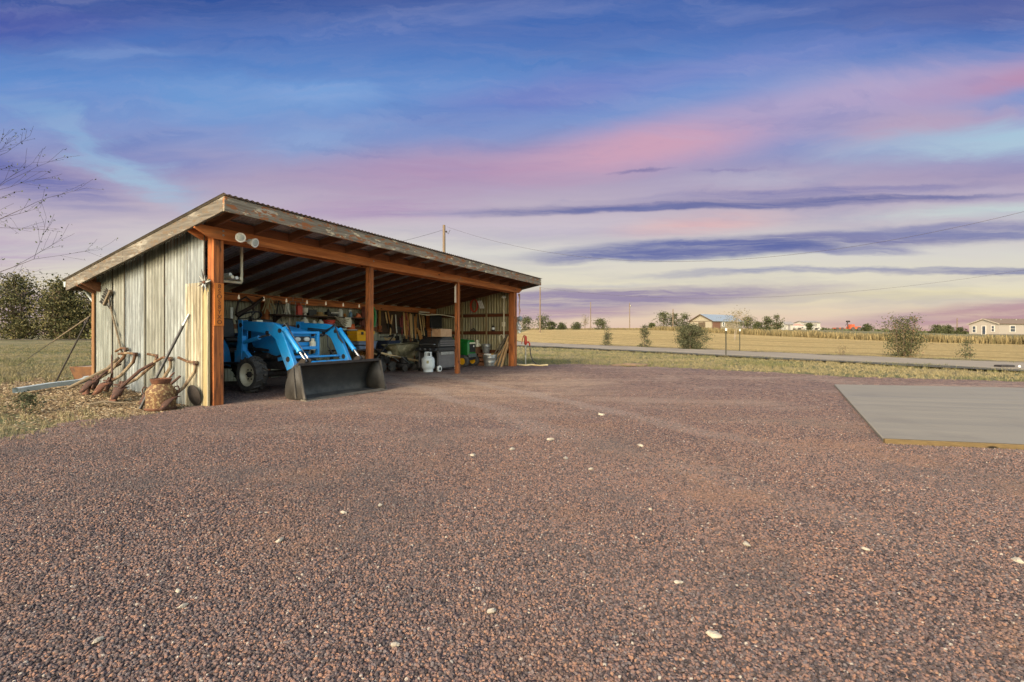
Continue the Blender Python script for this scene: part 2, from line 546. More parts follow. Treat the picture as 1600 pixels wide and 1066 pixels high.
W_OLD = wood('old_grey_stick', (128, 116, 96), (82, 72, 58), 0, grain=50, knots=False)
W_OLDARM = wood('weathered_plow_wood', (112, 80, 52), (66, 46, 32), 2, grain=50, grey=(142, 128, 104), tgrey=0.56)
M_WALL = [sheet_metal('old_sheet_green', (132, 139, 136), (94, 100, 96), (154, 159, 155), rib=0.086),
          sheet_metal('old_sheet_grey', (130, 139, 142), (92, 99, 102), (160, 168, 170), rib=0.086),
          sheet_metal('old_sheet_olive', (124, 128, 122), (88, 91, 84), (146, 149, 143), rib=0.086),
          sheet_metal('old_sheet_pale', (136, 143, 143), (100, 106, 105), (160, 167, 167), rib=0.086)]
M_CREAM = sheet_metal('cream_sheet', (168, 161, 138), (116, 106, 82), (184, 178, 158), trust=0.7, metal=0.05, rib=0.076)
M_BACK = sheet_metal('dull_back_sheet', (160, 156, 134), (122, 116, 94), (178, 174, 154))
M_ROOF = sheet_metal('dull_roof_sheet', (168, 164, 160), (138, 134, 130), (182, 178, 174), rust=(92, 62, 44))
M_SIDE = sheet_metal('right_wall_sheet', (166, 158, 120), (120, 110, 78), (184, 178, 146), rib=0.101)
M_WHITE = mat('white_enamel', (226, 226, 220), (204, 204, 196), 8, 0.4, bmp=0.05)
M_CREAMP = mat('cream_plastic', (222, 214, 188), (196, 186, 156), 8, 0.5, bmp=0.05)
M_GUTTER = mat('pale_blue_white_gutter', (166, 176, 178), (142, 152, 154), 6, 0.45, c3=(124, 122, 110), t3=0.66)
M_LENS = mat('frosted_lens', (190, 196, 190), (160, 168, 166), 12, 0.25, bmp=0.02)
M_RUST = mat('rust', (104, 64, 42), (70, 45, 33), 18, 0.85, 0.1, 0.4, c3=(132, 86, 54), t3=0.6)
M_RUSTD = mat('dark_rust', (84, 56, 42), (56, 38, 32), 18, 0.8, 0.2, 0.4, c3=(116, 70, 46), t3=0.62)
M_CAN = mat('rusty_milk_can_steel', (112, 80, 50), (74, 50, 34), 14, 0.75, 0.2, 0.35, c3=(150, 130, 90), t3=0.54, s3=30)
M_IRON = mat('dark_iron', (66, 61, 58), (46, 42, 40), 16, 0.6, 0.5, 0.2)
M_BLACK = mat('black_plastic', (48, 47, 46), (34, 34, 34), 10, 0.5, bmp=0.08)
M_GREYM = mat('galvanised_steel', (168, 168, 164), (136, 138, 136), 12, 0.4, 0.6, 0.08, c3=(190, 190, 186), t3=0.6)
M_STEEL = mat('bright_rod_steel', (178, 180, 180), (156, 158, 158), 10, 0.36, 0.9, 0.02)
M_TYRE = mat('dusty_tyre_rubber', (78, 73, 68), (56, 53, 50), 14, 0.85, 0, 0.3, c3=(104, 94, 80), t3=0.6)
M_RIM = mat('cream_rim_paint', (222, 212, 186), (200, 188, 158), 9, 0.45, 0, 0.06, c3=(166, 146, 112), t3=0.68)
M_ORANGEBOX = mat('rusty_orange_steel_box', (120, 84, 52), (92, 62, 42), 8, 0.75, 0.1, 0.25, c3=(74, 58, 48), t3=0.6)
M_ROPE = mat('rope', (176, 158, 120), (140, 122, 86), 60, 0.9)

def tractor_paint():
    m, g, bs, co = new_mat('tractor_blue_paint')
    n = g.noise(co, 6, 6, 0.6)
    col = g.mix(g.mr(n.outputs[0], 0.3, 0.7), lin4((38, 152, 220)), lin4((26, 138, 210)))
    d = g.noise(co, 3.2, 7, 0.7)
    col = g.mix(g.ss(d.outputs[0], 0.5, 0.72, 0, 0.22), col, lin4((132, 128, 112)))
    s = g.noise(g.scl(co, (2, 2, 2)), 40, 5, 0.7)
    col = g.mix(g.ss(s.outputs[0], 0.7, 0.74, 0, 0.6), col, lin4((58, 66, 74)))
    zz = g.sep(co)[2]
    mud = g.m('MULTIPLY', g.ss(zz, 0.85, 0.30), g.ss(g.noise(co, 7.0, 6, 0.7).outputs[0], 0.42, 0.62))
    col = g.mix(g.m('MULTIPLY', mud, 0.65), col, lin4((120, 100, 82)))
    g.put(bs.inputs['Base Color'], col)
    g.put(bs.inputs['Roughness'], g.mr(d.outputs[0], 0.3, 0.7, 0.28, 0.5))
    bump(g, bs, n.outputs[0], 0.04, 0.01)
    return m
M_BLUE = tractor_paint()

def bucket_steel():
    m, g, bs, co = new_mat('worn_bucket_steel')
    n = g.noise(co, 5, 7, 0.65)
    col = g.mix(g.mr(n.outputs[0], 0.3, 0.7), lin4((40, 40, 40)), lin4((56, 55, 53)))
    s = g.noise(g.scl(co, (1, 5, 5)), 16, 6, 0.7)
    col = g.mix(g.ss(s.outputs[0], 0.54, 0.7, 0, 0.6), col, lin4((84, 81, 76)))
    x, y, z = g.sep(co)
    worn = g.m('MULTIPLY', g.ss(z, 0.22, 0.02), g.mr(n.outputs[0], 0.35, 0.62))
    col = g.mix(g.m('MULTIPLY', worn, 0.75), col, lin4((88, 84, 78)))
    r = g.noise(co, 28, 5, 0.7)
    col = g.mix(g.ss(r.outputs[0], 0.66, 0.72, 0, 0.5), col, lin4((110, 84, 60)))
    g.put(bs.inputs['Base Color'], col)
    bs.inputs['Metallic'].default_value = 0.1
    g.put(bs.inputs['Roughness'], g.mr(s.outputs[0], 0.3, 0.7, 0.55, 0.8))
    bump(g, bs, s.outputs[0], 0.15, 0.01)
    return m
M_BUCKET = bucket_steel()

# ---- ground materials
STONE_COLS = [(0.0, (56, 49, 50)), (0.13, (100, 84, 81)), (0.28, (142, 115, 106)), (0.42, (114, 99, 95)), (0.54, (154, 122, 109)), (0.66, (84, 76, 78)), (0.78, (166, 126, 106)), (0.86, (132, 120, 118)), (0.945, (180, 138, 112)), (0.988, (200, 188, 172))]

def pebble_mat():
    m, g, bs, co = new_mat('crushed_lava_pebbles')
    oi = g.n('ShaderNodeObjectInfo')
    col = g.ramp(oi.outputs['Random'], [(p, lin4(c)) for p, c in STONE_COLS], 'CONSTANT')
    n = g.noise(co, 3.0, 4, 0.7)
    col = g.mix(g.mr(n.outputs[0], 0.3, 0.75, 0.0, 0.4), col, lin4((96, 82, 78)))
    pl = g.noise(oi.outputs['Location'], 1.1, 5, 0.65)
    col = g.mix(g.ss(pl.outputs[0], 0.50, 0.68, 0, 0.40), col, lin4((150, 116, 92)))
    pl2 = g.noise(g.v('ADD', oi.outputs['Location'], (7, 3, 0)), 0.9, 5, 0.65)
    col = g.mix(g.ss(pl2.outputs[0], 0.50, 0.68, 0, 0.5), col, lin4((88, 83, 83)))
    g.put(bs.inputs['Base Color'], col)
    bs.inputs['Roughness'].default_value = 0.8
    bump(g, bs, n.outputs[0], 0.6, 0.3)
    return m
M_PEBBLE = pebble_mat()

def gravel_mat():
    m, g, bs, co = new_mat('crushed_lava_gravel')
    def cells(scale, vec):
        vo = g.n('ShaderNodeTexVoronoi')
        g.put(vo.inputs['Vector'], vec); vo.inputs['Scale'].default_value = scale
        sx, sy, sz = g.sep(vo.outputs['Color'])
        return vo.outputs['Distance'], sx, sy
    wn = g.noise(co, 30, 2, 0.5)
    wv = g.v('ADD', co, g.v('SCALE', wn.outputs['Color'], None))
    nd = wv.node; nd.inputs[1].default_value = (0, 0, 0)
    sc = [x for x in g.nt.nodes if x.bl_idname == 'ShaderNodeVectorMath' and x.operation == 'SCALE'][0]
    sc.inputs['Scale'].default_value = 0.012
    g.nt.links.new(sc.outputs[0], nd.inputs[1])
    d1, r1, q1 = cells(75.0, wv)
    d2, r2, q2 = cells(36.0, wv)
    ramp = [(p, lin4(c)) for p, c in STONE_COLS]
    c1 = g.ramp(r1, ramp, 'CONSTANT')
    c2 = g.ramp(r2, ramp, 'CONSTANT')
    # farther off only the larger stones still read
    y = g.sep(co)[1]
    x = g.sep(co)[0]
    dist = g.m('SQRT', g.m('MULTIPLY_ADD', x, x, g.m('MULTIPLY', y, y)))
    col = g.mix(g.ss(dist, 4.0, 9.0, 0.15, 0.65), c1, c2)
    d3, r3, q3 = cells(15.0, wv)
    far_tone = g.ramp(r3, [(0.0, lin4((76, 66, 66))), (0.25, lin4((150, 124, 114))), (0.5, lin4((118, 100, 98))), (0.7, lin4((172, 140, 122))), (0.9, lin4((98, 86, 86))), (0.985, lin4((204, 190, 170)))], 'CONSTANT')
    col = g.mix(g.ss(dist, 5.0, 12.0, 0.0, 0.45), col, far_tone)
    hgt_ = g.m('ADD', g.ss(d1, 0.7, 0.0), g.m('MULTIPLY', g.ss(d2, 0.7, 0.0), 0.7))
    gaps = g.ss(d1, 0.42, 0.75)
    col = g.mix(g.m('MULTIPLY', gaps, 0.6), col, lin4((40, 32, 30)))
    # worn tracks and dusty reddish patches
    t = g.noise(g.scl(co, (0.35, 0.9, 1)), 0.9, 6, 0.62)
    col = g.mix(g.ss(t.outputs[0], 0.47, 0.62, 0, 0.5), col, lin4((148, 130, 117)))
    t2 = g.noise(g.v('ADD', g.scl(co, (0.5, 0.5, 1)), (4, 9, 0)), 0.8, 6, 0.6)
    col = g.mix(g.ss(t2.outputs[0], 0.5, 0.7, 0, 0.4), col, lin4((96, 85, 87)))
    dx = g.m('SUBTRACT', x, -0.6); dy = g.m('SUBTRACT', y, 9.6)
    near = g.m('SQRT', g.m('ADD', g.m('MULTIPLY', dx, g.m('MULTIPLY', dx, 0.12)), g.m('MULTIPLY', dy, g.m('MULTIPLY', dy, 0.07))))
    fn = g.m('MULTIPLY', g.ss(near, 1.3, 0.2), g.mr(g.noise(co, 3.0, 6, 0.7).outputs[0], 0.35, 0.65))
    col = g.mix(g.m('MULTIPLY', fn, 0.6), col, g.mix(r1, lin4((134, 112, 92)), lin4((196, 170, 142))))
    tr = g.m('ADD', g.m('MULTIPLY', y, 0.55), g.m('ADD', x, g.m('MULTIPLY', g.m('SUBTRACT', t2.outputs[0], 0.5), 1.4)))
    trk = g.m('ADD', g.ss(g.m('ABSOLUTE', g.m('SUBTRACT', tr, 3.1)), 0.28, 0.08), g.ss(g.m('ABSOLUTE', g.m('SUBTRACT', tr, 4.6)), 0.28, 0.08))
    col = g.mix(g.m('MULTIPLY', trk, 0.35), col, lin4((150, 138, 130)))
    g.put(bs.inputs['Base Color'], col)
    bs.inputs['Roughness'].default_value = 0.92
    bs.inputs['Specular IOR Level'].default_value = 0.2
    bump(g, bs, hgt_, 0.9, 0.012)
    return m
M_GRAVEL = gravel_mat()

def ground_mat():
    """dry grass, bare soil, grey-green weeds; a chip-strewn patch beside the shed through a point attribute"""
    m, g, bs, co = new_mat('dry_grassland')
    n1 = g.noise(g.scl(co, (0.6, 1, 1)), 0.42, 7, 0.66)
    n2 = g.noise(co, 3.2, 7, 0.7)
    n3 = g.noise(co, 22, 5, 0.7)
    straw = g.mix(g.mr(n3.outputs[0], 0.3, 0.7), lin4((138, 127, 96)), lin4((104, 95, 72)))
    green = g.mix(g.mr(n3.outputs[0], 0.3, 0.7), lin4((100, 102, 74)), lin4((70, 76, 54)))
    soil = g.mix(g.mr(n3.outputs[0], 0.3, 0.7), lin4((144, 126, 102)), lin4((112, 95, 77)))
    k = g.m('MULTIPLY_ADD', n1.outputs[0], 0.55, g.m('MULTIPLY', n2.outputs[0], 0.45))
    col = g.mix(g.ss(k, 0.46, 0.52), straw, green)
    col = g.mix(g.ss(n2.outputs[0], 0.53, 0.62, 0, 0.75), col, soil)
    n5 = g.noise(g.scl(co, (0.6, 1, 1)), 1.3, 6, 0.7)
    col = g.mix(g.ss(n5.outputs[0], 0.52, 0.64, 0, 0.6), col, lin4((66, 68, 46)))
    at = g.n('ShaderNodeAttribute'); at.attribute_name = 'chips'
    vo = g.n('ShaderNodeTexVoronoi')
    g.put(vo.inputs['Vector'], g.scl(co, (1, 1, 1))); vo.inputs['Scale'].default_value = 34
    chip = g.ramp(g.sep(vo.outputs['Color'])[0], [(0, lin4((122, 102, 76))), (0.3, lin4((150, 128, 98))), (0.6, lin4((96, 80, 60))), (0.8, lin4((170, 152, 122)))], 'CONSTANT')
    chip = g.mix(g.ss(vo.outputs['Distance'], 0.35, 0.7, 0, 0.6), chip, lin4((84, 60, 40)))
    cf = g.ss(g.m('ADD', at.outputs['Fac'], g.m('MULTIPLY', g.m('SUBTRACT', n2.outputs[0], 0.5), 1.2)), 0.35, 0.65)
    col = g.mix(cf, col, chip)
    g.put(bs.inputs['Base Color'], col)
    bs.inputs['Roughness'].default_value = 0.95
    bs.inputs['Specular IOR Level'].default_value = 0.1
    bump(g, bs, g.m('ADD', n3.outputs[0], n2.outputs[0]), 0.8, 0.04)
    return m
M_GROUND = ground_mat()

def field_mat():
    m, g, bs, co = new_mat('mown_golden_field')
    rot = g.n('ShaderNodeMapping'); g.put(rot.inputs[0], co); rot.inputs['Rotation'].default_value = (0, 0, radians(62))
    r = rot.outputs[0]
    n1 = g.noise(g.scl(r, (0.04, 1, 1)), 0.55, 6, 0.65)
    n2 = g.noise(co, 2.4, 6, 0.7)
    n3 = g.noise(g.scl(r, (0.12, 1, 1)), 0.25, 5, 0.6)
    n4 = g.noise(co, 9.0, 5, 0.75)
    col = g.mix(g.mr(g.m('ADD', g.m('MULTIPLY', n2.outputs[0], 0.5), g.m('MULTIPLY', n4.outputs[0], 0.5)), 0.38, 0.62), lin4((190, 168, 118)), lin4((118, 102, 68)))
    col = g.mix(g.ss(n1.outputs[0], 0.46, 0.62, 0, 0.75), col, lin4((132, 114, 78)))
    col = g.mix(g.ss(n3.outputs[0], 0.55, 0.72, 0, 0.45), col, lin4((122, 112, 72)))
    g.put(bs.inputs['Base Color'], col)
    bs.inputs['Roughness'].default_value = 0.95
    bs.inputs['Specular IOR Level'].default_value = 0.1
    bump(g, bs, g.m('ADD', n2.outputs[0], n4.outputs[0]), 0.9, 0.12)
    return m
M_FIELD = field_mat()

def road_mat():
    m, g, bs, co = new_mat('worn_grey_road')
    n1 = g.noise(g.scl(co, (1, 0.15, 1)), 1.4, 6, 0.6)
    n2 = g.noise(co, 26, 5, 0.7)
    col = g.mix(g.mr(n1.outputs[0], 0.3, 0.7), lin4((116, 107, 93)), lin4((138, 128, 112)))
    col = g.mix(g.mr(n2.outputs[0], 0.4, 0.75, 0, 0.5), col, lin4((98, 92, 84)))
    g.put(bs.inputs['Base Color'], col)
    bs.inputs['Roughness'].default_value = 0.9
    bump(g, bs, n2.outputs[0], 0.4, 0.02)
    return m
M_ROAD = road_mat()

def concrete_mat():
    m, g, bs, co = new_mat('broomed_concrete')
    rot = g.n('ShaderNodeMapping'); g.put(rot.inputs[0], co); rot.inputs['Rotation'].default_value = (0, 0, radians(12.5))
    r = rot.outputs[0]
    n1 = g.noise(g.scl(r, (0.05, 1, 1)), 3.2, 5, 0.6)
    n2 = g.noise(g.scl(r, (0.02, 1, 1)), 60, 3, 0.6)
    n3 = g.noise(co, 1.3, 6, 0.6)
    col = g.mix(g.mr(n1.outputs[0], 0.36, 0.64), lin4((113, 108, 96)), lin4((123, 117, 104)))
    col = g.mix(g.ss(n3.outputs[0], 0.5, 0.7, 0, 0.4), col, lin4((104, 98, 88)))
    b1 = g.noise(g.scl(r, (0.012, 1, 1)), 2.1, 3, 0.5)
    col = g.mix(g.ss(b1.outputs[0], 0.6, 0.66, 0, 0.28), col, lin4((142, 136, 124)))
    sp = g.noise(co, 9, 5, 0.7)
    col = g.mix(g.ss(sp.outputs[0], 0.7, 0.76, 0, 0.5), col, lin4((96, 90, 84)))
    g.put(bs.inputs['Base Color'], col)
    g.put(bs.inputs['Roughness'], g.mr(n1.outputs[0], 0.3, 0.7, 0.5, 0.75))
    bump(g, bs, g.m('ADD', n2.outputs[0], n1.outputs[0]), 0.2, 0.008)
    return m
M_CONC = concrete_mat()

def leafy(name, cols, scale=1.5, trans=0.25):
    """foliage: tone varies from clump to clump with position and per leaf"""
    if name in MATS: return MATS[name]
    m, g, bs, co = new_mat(name)
    geo = g.n('ShaderNodeNewGeometry')
    n = g.noise(co, scale, 4, 0.6)
    k = g.m('ADD', g.m('MULTIPLY', n.outputs[0], 0.6), g.m('MULTIPLY', geo.outputs['Random Per Island'], 0.4))
    st = [(0.22 + 0.56 * i / (len(cols) - 1), lin4(c)) for i, c in enumerate(cols)]
    g.put(bs.inputs['Base Color'], g.ramp(k, st))
    bs.inputs['Roughness'].default_value = 0.7
    bs.inputs['Specular IOR Level'].default_value = 0.2
    MATS[name] = m
    return m
LF_DARK = leafy('dark_windbreak_leaves', [(42, 45, 26), (64, 66, 39), (92, 88, 54), (116, 106, 70)], 0.8)
LF_BUSH = leafy('grey_green_bush_leaves', [(44, 48, 33), (60, 64, 45), (82, 84, 60), (104, 103, 76)], 1.5)
LF_RED = leafy('reddish_green_bush_leaves', [(44, 50, 32), (60, 66, 42), (86, 86, 58), (118, 84, 68)], 1.5)
LF_YOUNG = leafy('yellow_green_sapling_leaves', [(80, 86, 48), (112, 114, 66), (142, 138, 84)], 2.0)
LF_FAR = leafy('far_tree_leaves', [(48, 54, 32), (66, 72, 44), (92, 92, 60)], 0.6)
LF_PALE = leafy('pale_autumn_leaves', [(76, 74, 50), (104, 96, 68), (130, 118, 88)], 0.8)
LF_TWIG = leafy('small_dark_leaves', [(54, 62, 44), (76, 84, 58)], 4)
LF_GRASS = leafy('dry_grass_blades', [(88, 84, 60), (114, 106, 76), (142, 130, 96), (90, 94, 66)], 1.2)
LF_GREEN = leafy('green_grass_blades', [(72, 77, 50), (96, 98, 66), (128, 121, 84)], 1.0)
LF_WEED = leafy('tall_dry_weeds', [(82, 76, 53), (104, 94, 66), (128, 114, 80), (90, 86, 60)], 0.5)
BARK = mat('grey_brown_bark', (112, 96, 80), (78, 66, 54), 20, 0.9, 0, 0.5, stretch=(1, 1, 0.3))
BARK_P = mat('pale_bark', (140, 130, 112), (106, 96, 80), 14, 0.85, 0, 0.3, stretch=(1, 1, 0.3))
M_POLE = wood('weathered_pole_wood', (132, 116, 98), (92, 78, 64), 2, grain=30, knots=False)
M_WIRE = mat('overhead_wire', (62, 56, 62), None, 5, 0.6, bmp=0)
# ------------------------------------------------------------------ the setting: land, yard, road, field, pad
def land():
    xs = np.unique(np.concatenate([np.arange(-14, 14.01, 0.35), np.arange(14, 60, 1.6), -np.arange(14, 60, 1.6), np.geomspace(60, 1500, 26), -np.geomspace(60, 1500, 26)]))
    ys = np.unique(np.concatenate([np.arange(-12, 20.01, 0.35), np.arange(20, 130, 1.6), np.geomspace(130, 1600, 26), -np.geomspace(12.5, 400, 12)]))
    XX, YY = np.meshgrid(xs, ys)
    ZZ = hgt(XX, YY)
    n, k = len(ys), len(xs)
    b = B()
    b.v = list(zip(XX.ravel(), YY.ravel(), ZZ.ravel() - 0.02))
    idx = np.arange(n * k).reshape(n, k)
    b.f = list(zip(idx[:-1, :-1].ravel(), idx[:-1, 1:].ravel(), idx[1:, 1:].ravel(), idx[1:, :-1].ravel()))
    o = build('ground', b, M_GROUND, recalc=False)
    o.data.shade_smooth()
    u, v = uv_of(XX, YY)
    chips = np.exp(-np.maximum(0, np.abs(u + 0.55) - 0.5) ** 2 * 5) * sst(-0.9, -0.2, v) * (1 - sst(4.2, 6.6, v)) * (1 - sst(0.0, 0.6, u) * (1 - sst(3.1, 3.6, v)))
    at = o.data.attributes.new('chips', 'FLOAT', 'POINT')
    at.data.foreach_set('value', np.clip(chips, 0, 1).ravel().astype(np.float32))
    setting(o)

def jag(poly, step, amp, seed):
    """an outline walked in small steps with a ragged edge"""
    r = random.Random(seed)
    out = []
    n = len(poly)
    for i in range(n):
        a, b = Vector(poly[i]).to_2d(), Vector(poly[(i + 1) % n]).to_2d()
        d = b - a; L = d.length
        k = max(1, int(L / step)); nrm = Vector((-d.y, d.x)).normalized()
        for j in range(k):
            p = a + d * (j / k)
            w = mnoise.noise(Vector((p.x * 1.1, p.y * 1.1, seed))) * amp + mnoise.noise(Vector((p.x * 6, p.y * 6, seed))) * amp * 0.45 + r.uniform(-1, 1) * amp * 0.12
            out.append(p + nrm * w)
    return out

def draped(name, poly, material, lift, cell, kind='structure', inside_step=None):
    """a sheet over the land: outline filled with a triangulated grid, laid lift above the land"""
    from mathutils.geometry import delaunay_2d_cdt
    xs = [p.x for p in poly]; ys = [p.y for p in poly]
    pts = [Vector((p.x, p.y)) for p in poly]
    n = len(pts)
    gx = np.arange(min(xs), max(xs), cell); gy_ = np.arange(min(ys), max(ys), cell)
    pa = np.array([[p.x, p.y] for p in poly])
    GX, GY = np.meshgrid(gx, gy_); q = np.stack([GX.ravel(), GY.ravel()], 1)
    inside = np.zeros(len(q), bool)
    x1, y1 = pa[:, 0], pa[:, 1]; x2, y2 = np.roll(x1, -1), np.roll(y1, -1)
    for a in range(n):
        c = (y1[a] > q[:, 1]) != (y2[a] > q[:, 1])
        with np.errstate(divide='ignore', invalid='ignore'):
            xi = (x2[a] - x1[a]) * (q[:, 1] - y1[a]) / (y2[a] - y1[a]) + x1[a]
        inside ^= c & (q[:, 0] < xi)
    pts += [Vector(t) for t in q[inside]]
    vo, ed, fo, _, _, _ = delaunay_2d_cdt(pts, [], [list(range(n))], 1, 1e-4)
    va = np.array([[p.x, p.y] for p in vo])
    z = hgt(va[:, 0], va[:, 1]) + lift
    b = B(); b.v = [(x, y, zz) for (x, y), zz in zip(va, z)]; b.f = [tuple(f) for f in fo]
    o = build(name, b, material, recalc=False)
    bm = bmesh.new(); bm.from_mesh(o.data)
    for f in bm.faces:
        if f.normal.z < 0: f.normal_flip()
    bm.to_mesh(o.data); bm.free()
    o.data.shade_smooth()
    return setting(o, kind)

land()
YARD = [(-5.4, -9), (-5.0, 1.5), (-4.9, 4.3), (-4.95, 5.3), (-4.35, 6.25)] + [tuple(S(u, v).to_2d()) for u, v in ((0.12, 0.1), (0.12, 3.2), (9.4, 3.2), (9.4, 0.1), (9.7, -0.1), (10.6, -0.6))] + \
       [(2.3, 15.9), (4.0, 14.8), (5.6, 13.7), (6.8, 12.4), (7.8, 11.4), (8.9, 10.7), (11, 9.95), (15, 9.0), (24, 7.5), (24, -9)]
draped('gravel_yard', jag(YARD, 0.12, 0.28, 3), M_GRAVEL, 0.012, 0.5)
ROADP = [(16.2, 10), (14.3, 13), (13.3, 15.5), (12.0, 18.6), (10.6, 22), (8.2, 28.5), (4.6, 37), (0, 43.5), (-8, 50), (-30, 62), (-60, 74), (-60, 79), (-30, 68), (-6, 58), (0.5, 53.5), (6.2, 45), (10.2, 37.9), (12.9, 31), (14.6, 25.6), (16.3, 20.6), (18.0, 16.5), (21, 11)]
draped('road', jag(ROADP, 0.5, 0.22, 5), M_ROAD, 0.035, 1.2)
FIELDP = [(21.5, 11), (18.3, 17), (16.7, 20.8), (15.0, 25.8), (13.3, 31.2), (10.6, 38.2), (6.6, 45.5), (0.8, 54), (0, 75), (6, 120), (21, 150), (30, 112), (42, 72), (52, 46), (70, 24), (60, 11)]
draped('golden_field', jag(FIELDP, 0.6, 0.5, 9), M_FIELD, 0.02, 2.5)
setting(bpy.data.objects['golden_field'])
LROAD = [(-75, 46), (-55, 46.5), (-36, 47.5), (-22, 49), (-22, 51.5), (-36, 50.3), (-55, 49.5), (-75, 49)]
draped('farm_track', jag(LROAD, 0.6, 0.15, 12), M_ROAD, 0.06, 1.5)

SHOULDER = [(16.25, 10), (14.35, 13), (13.35, 15.5), (12.05, 18.6), (10.65, 22), (8.25, 28.5), (4.65, 37), (0.05, 43.5), (-0.9, 42.0), (3.5, 36.0), (7.2, 27.7), (9.7, 21.3), (11.1, 17.9), (12.4, 14.9), (13.4, 12.4), (15.3, 9.6)]
draped('road_shoulder', jag(SHOULDER, 0.3, 0.16, 15), mat('dark_shoulder_dirt', (60, 57, 45), (44, 43, 34), 4, 0.95, 0, 0.6, c3=(92, 84, 62), t3=0.62), 0.042, 1.0)
FRINGE = [(21.4, 11), (18.2, 16.9), (16.5, 20.9), (14.8, 25.8), (13.1, 31.2), (10.4, 38.1), (6.4, 45.3), (6.9, 45.8), (11.1, 38.6), (13.9, 31.6), (15.6, 26.1), (17.3, 21.2), (19.0, 17.3), (22.2, 11.2)]
draped('road_verge', jag(FRINGE, 0.3, 0.22, 17), mat('dull_verge_dirt', (112, 98, 70), (84, 76, 54), 3, 0.95, 0, 0.6, c3=(70, 70, 46), t3=0.58), 0.030, 1.0)

# concrete pad with its form board
PAD = [(6.26, 9.07), (3.42, 4.30), (6.9, 3.50), (14.2, 7.55)]
def concrete_pad():
    b = B()
    top = [(x, y, 0.045) for x, y in PAD]
    b.prism([(x, y, -0.06) for x, y in PAD], (0, 0, 0.105))
    o = build('concrete_pad', b, M_CONC, bev=0.008)
    setting(o)
concrete_pad()
def form_board():
    p0, p1 = Vector((3.40, 4.265, 0.012)), Vector((6.95, 3.46, 0.012))
    b = B(); b.bar(p0, p1, 0.035, 0.085)
    o = build('form_board', b, wood('yellow_form_lumber', (108, 92, 62), (84, 70, 46), 0, grain=40), bev=0.004)
    tag(o, 'yellow timber form board along the near edge of the concrete pad', 'board')
form_board()

# ------------------------------------------------------------------ scatter (only for what nobody could count)
def pebble_mesh(seed, flat=0.75):
    bm = bmesh.new()
    bmesh.ops.create_icosphere(bm, subdivisions=2, radius=1.0)
    o = Vector((seed * 3.1, seed * 1.7, seed))
    for v in bm.verts:
        k = 1 + 0.42 * mnoise.noise(v.co * 0.9 + o) + 0.16 * mnoise.noise(v.co * 2.6 + o)
        v.co = Vector((v.co.x * k, v.co.y * k * 0.86, v.co.z * k * flat))
    me = bpy.data.meshes.new('pebble'); bm.to_mesh(me); bm.free()
    me.shade_smooth()
    return me

def variants(name, meshes, material):
    c = bpy.data.collections.new(name)
    for me in meshes:
        if not me.materials: me.materials.append(material)
        o = bpy.data.objects.new(name, me); c.objects.link(o)
    return c

def scatter(obj, coll, smin, smax, tilt, seed, align_z_only=False):
    """geometry nodes: points on the host's faces by its 'dens' attribute, variants instanced on them"""
    ng = bpy.data.node_groups.new('scatter', 'GeometryNodeTree')
    ng.interface.new_socket(name='Geometry', in_out='INPUT', socket_type='NodeSocketGeometry')
    ng.interface.new_socket(name='Geometry', in_out='OUTPUT', socket_type='NodeSocketGeometry')
    N = ng.nodes.new; Lk = ng.links.new
    gi, go = N('NodeGroupInput'), N('NodeGroupOutput')
    dp = N('GeometryNodeDistributePointsOnFaces'); dp.distribute_method = 'RANDOM'
    dp.inputs['Seed'].default_value = seed
    na = N('GeometryNodeInputNamedAttribute'); na.data_type = 'FLOAT'; na.inputs['Name'].default_value = 'dens'
    Lk(na.outputs['Attribute'], dp.inputs['Density'])
    ci = N('GeometryNodeCollectionInfo'); ci.inputs['Collection'].default_value = coll
    ci.inputs['Separate Children'].default_value = True; ci.inputs['Reset Children'].default_value = True
    ip = N('GeometryNodeInstanceOnPoints'); ip.inputs['Pick Instance'].default_value = True
    rr = N('FunctionNodeRandomValue'); rr.data_type = 'FLOAT_VECTOR'
    rr.inputs[0].default_value = (-tilt, -tilt, 0); rr.inputs[1].default_value = (tilt, tilt, 2 * pi)
    rs = N('FunctionNodeRandomValue'); rs.data_type = 'FLOAT'
    rs.inputs[2].default_value = smin; rs.inputs[3].default_value = smax
    Lk(gi.outputs[0], dp.inputs['Mesh']); Lk(dp.outputs['Points'], ip.inputs['Points'])
    Lk(ci.outputs[0], ip.inputs['Instance']); Lk(rr.outputs[0], ip.inputs['Rotation']); Lk(rs.outputs[1], ip.inputs['Scale'])
    Lk(ip.outputs[0], go.inputs[0])
    md = obj.modifiers.new('scatter', 'NODES'); md.node_group = ng

def host(name, XX, YY, dens, lift, material):
    """the sheet points are scattered on; only the scatter itself is drawn"""
    n, k = XX.shape
    b = B(); b.v = list(zip(XX.ravel(), YY.ravel(), (hgt(XX, YY) + lift).ravel()))
    idx = np.arange(n * k).reshape(n, k)
    F = np.stack([idx[:-1, :-1].ravel(), idx[:-1, 1:].ravel(), idx[1:, 1:].ravel(), idx[1:, :-1].ravel()], 1)
    d = dens.ravel()
    keep = d[F].max(1) > 0
    b.f = [tuple(f) for f in F[keep]]
    o = build(name, b, material, recalc=False)
    at = o.data.attributes.new('dens', 'FLOAT', 'POINT')
    at.data.foreach_set('value', d.astype(np.float32))
    return setting(o, 'stuff')

def poly_mask(XX, YY, poly):
    inside = np.zeros(XX.shape, bool)
    n = len(poly)
    for a in range(n):
        x1, y1 = poly[a][0], poly[a][1]; x2, y2 = poly[(a + 1) % n][0], poly[(a + 1) % n][1]
        if y1 == y2: continue
        c = (y1 > YY) != (y2 > YY)
        inside ^= c & (XX < (x2 - x1) * (YY - y1) / (y2 - y1) + x1)
    return inside

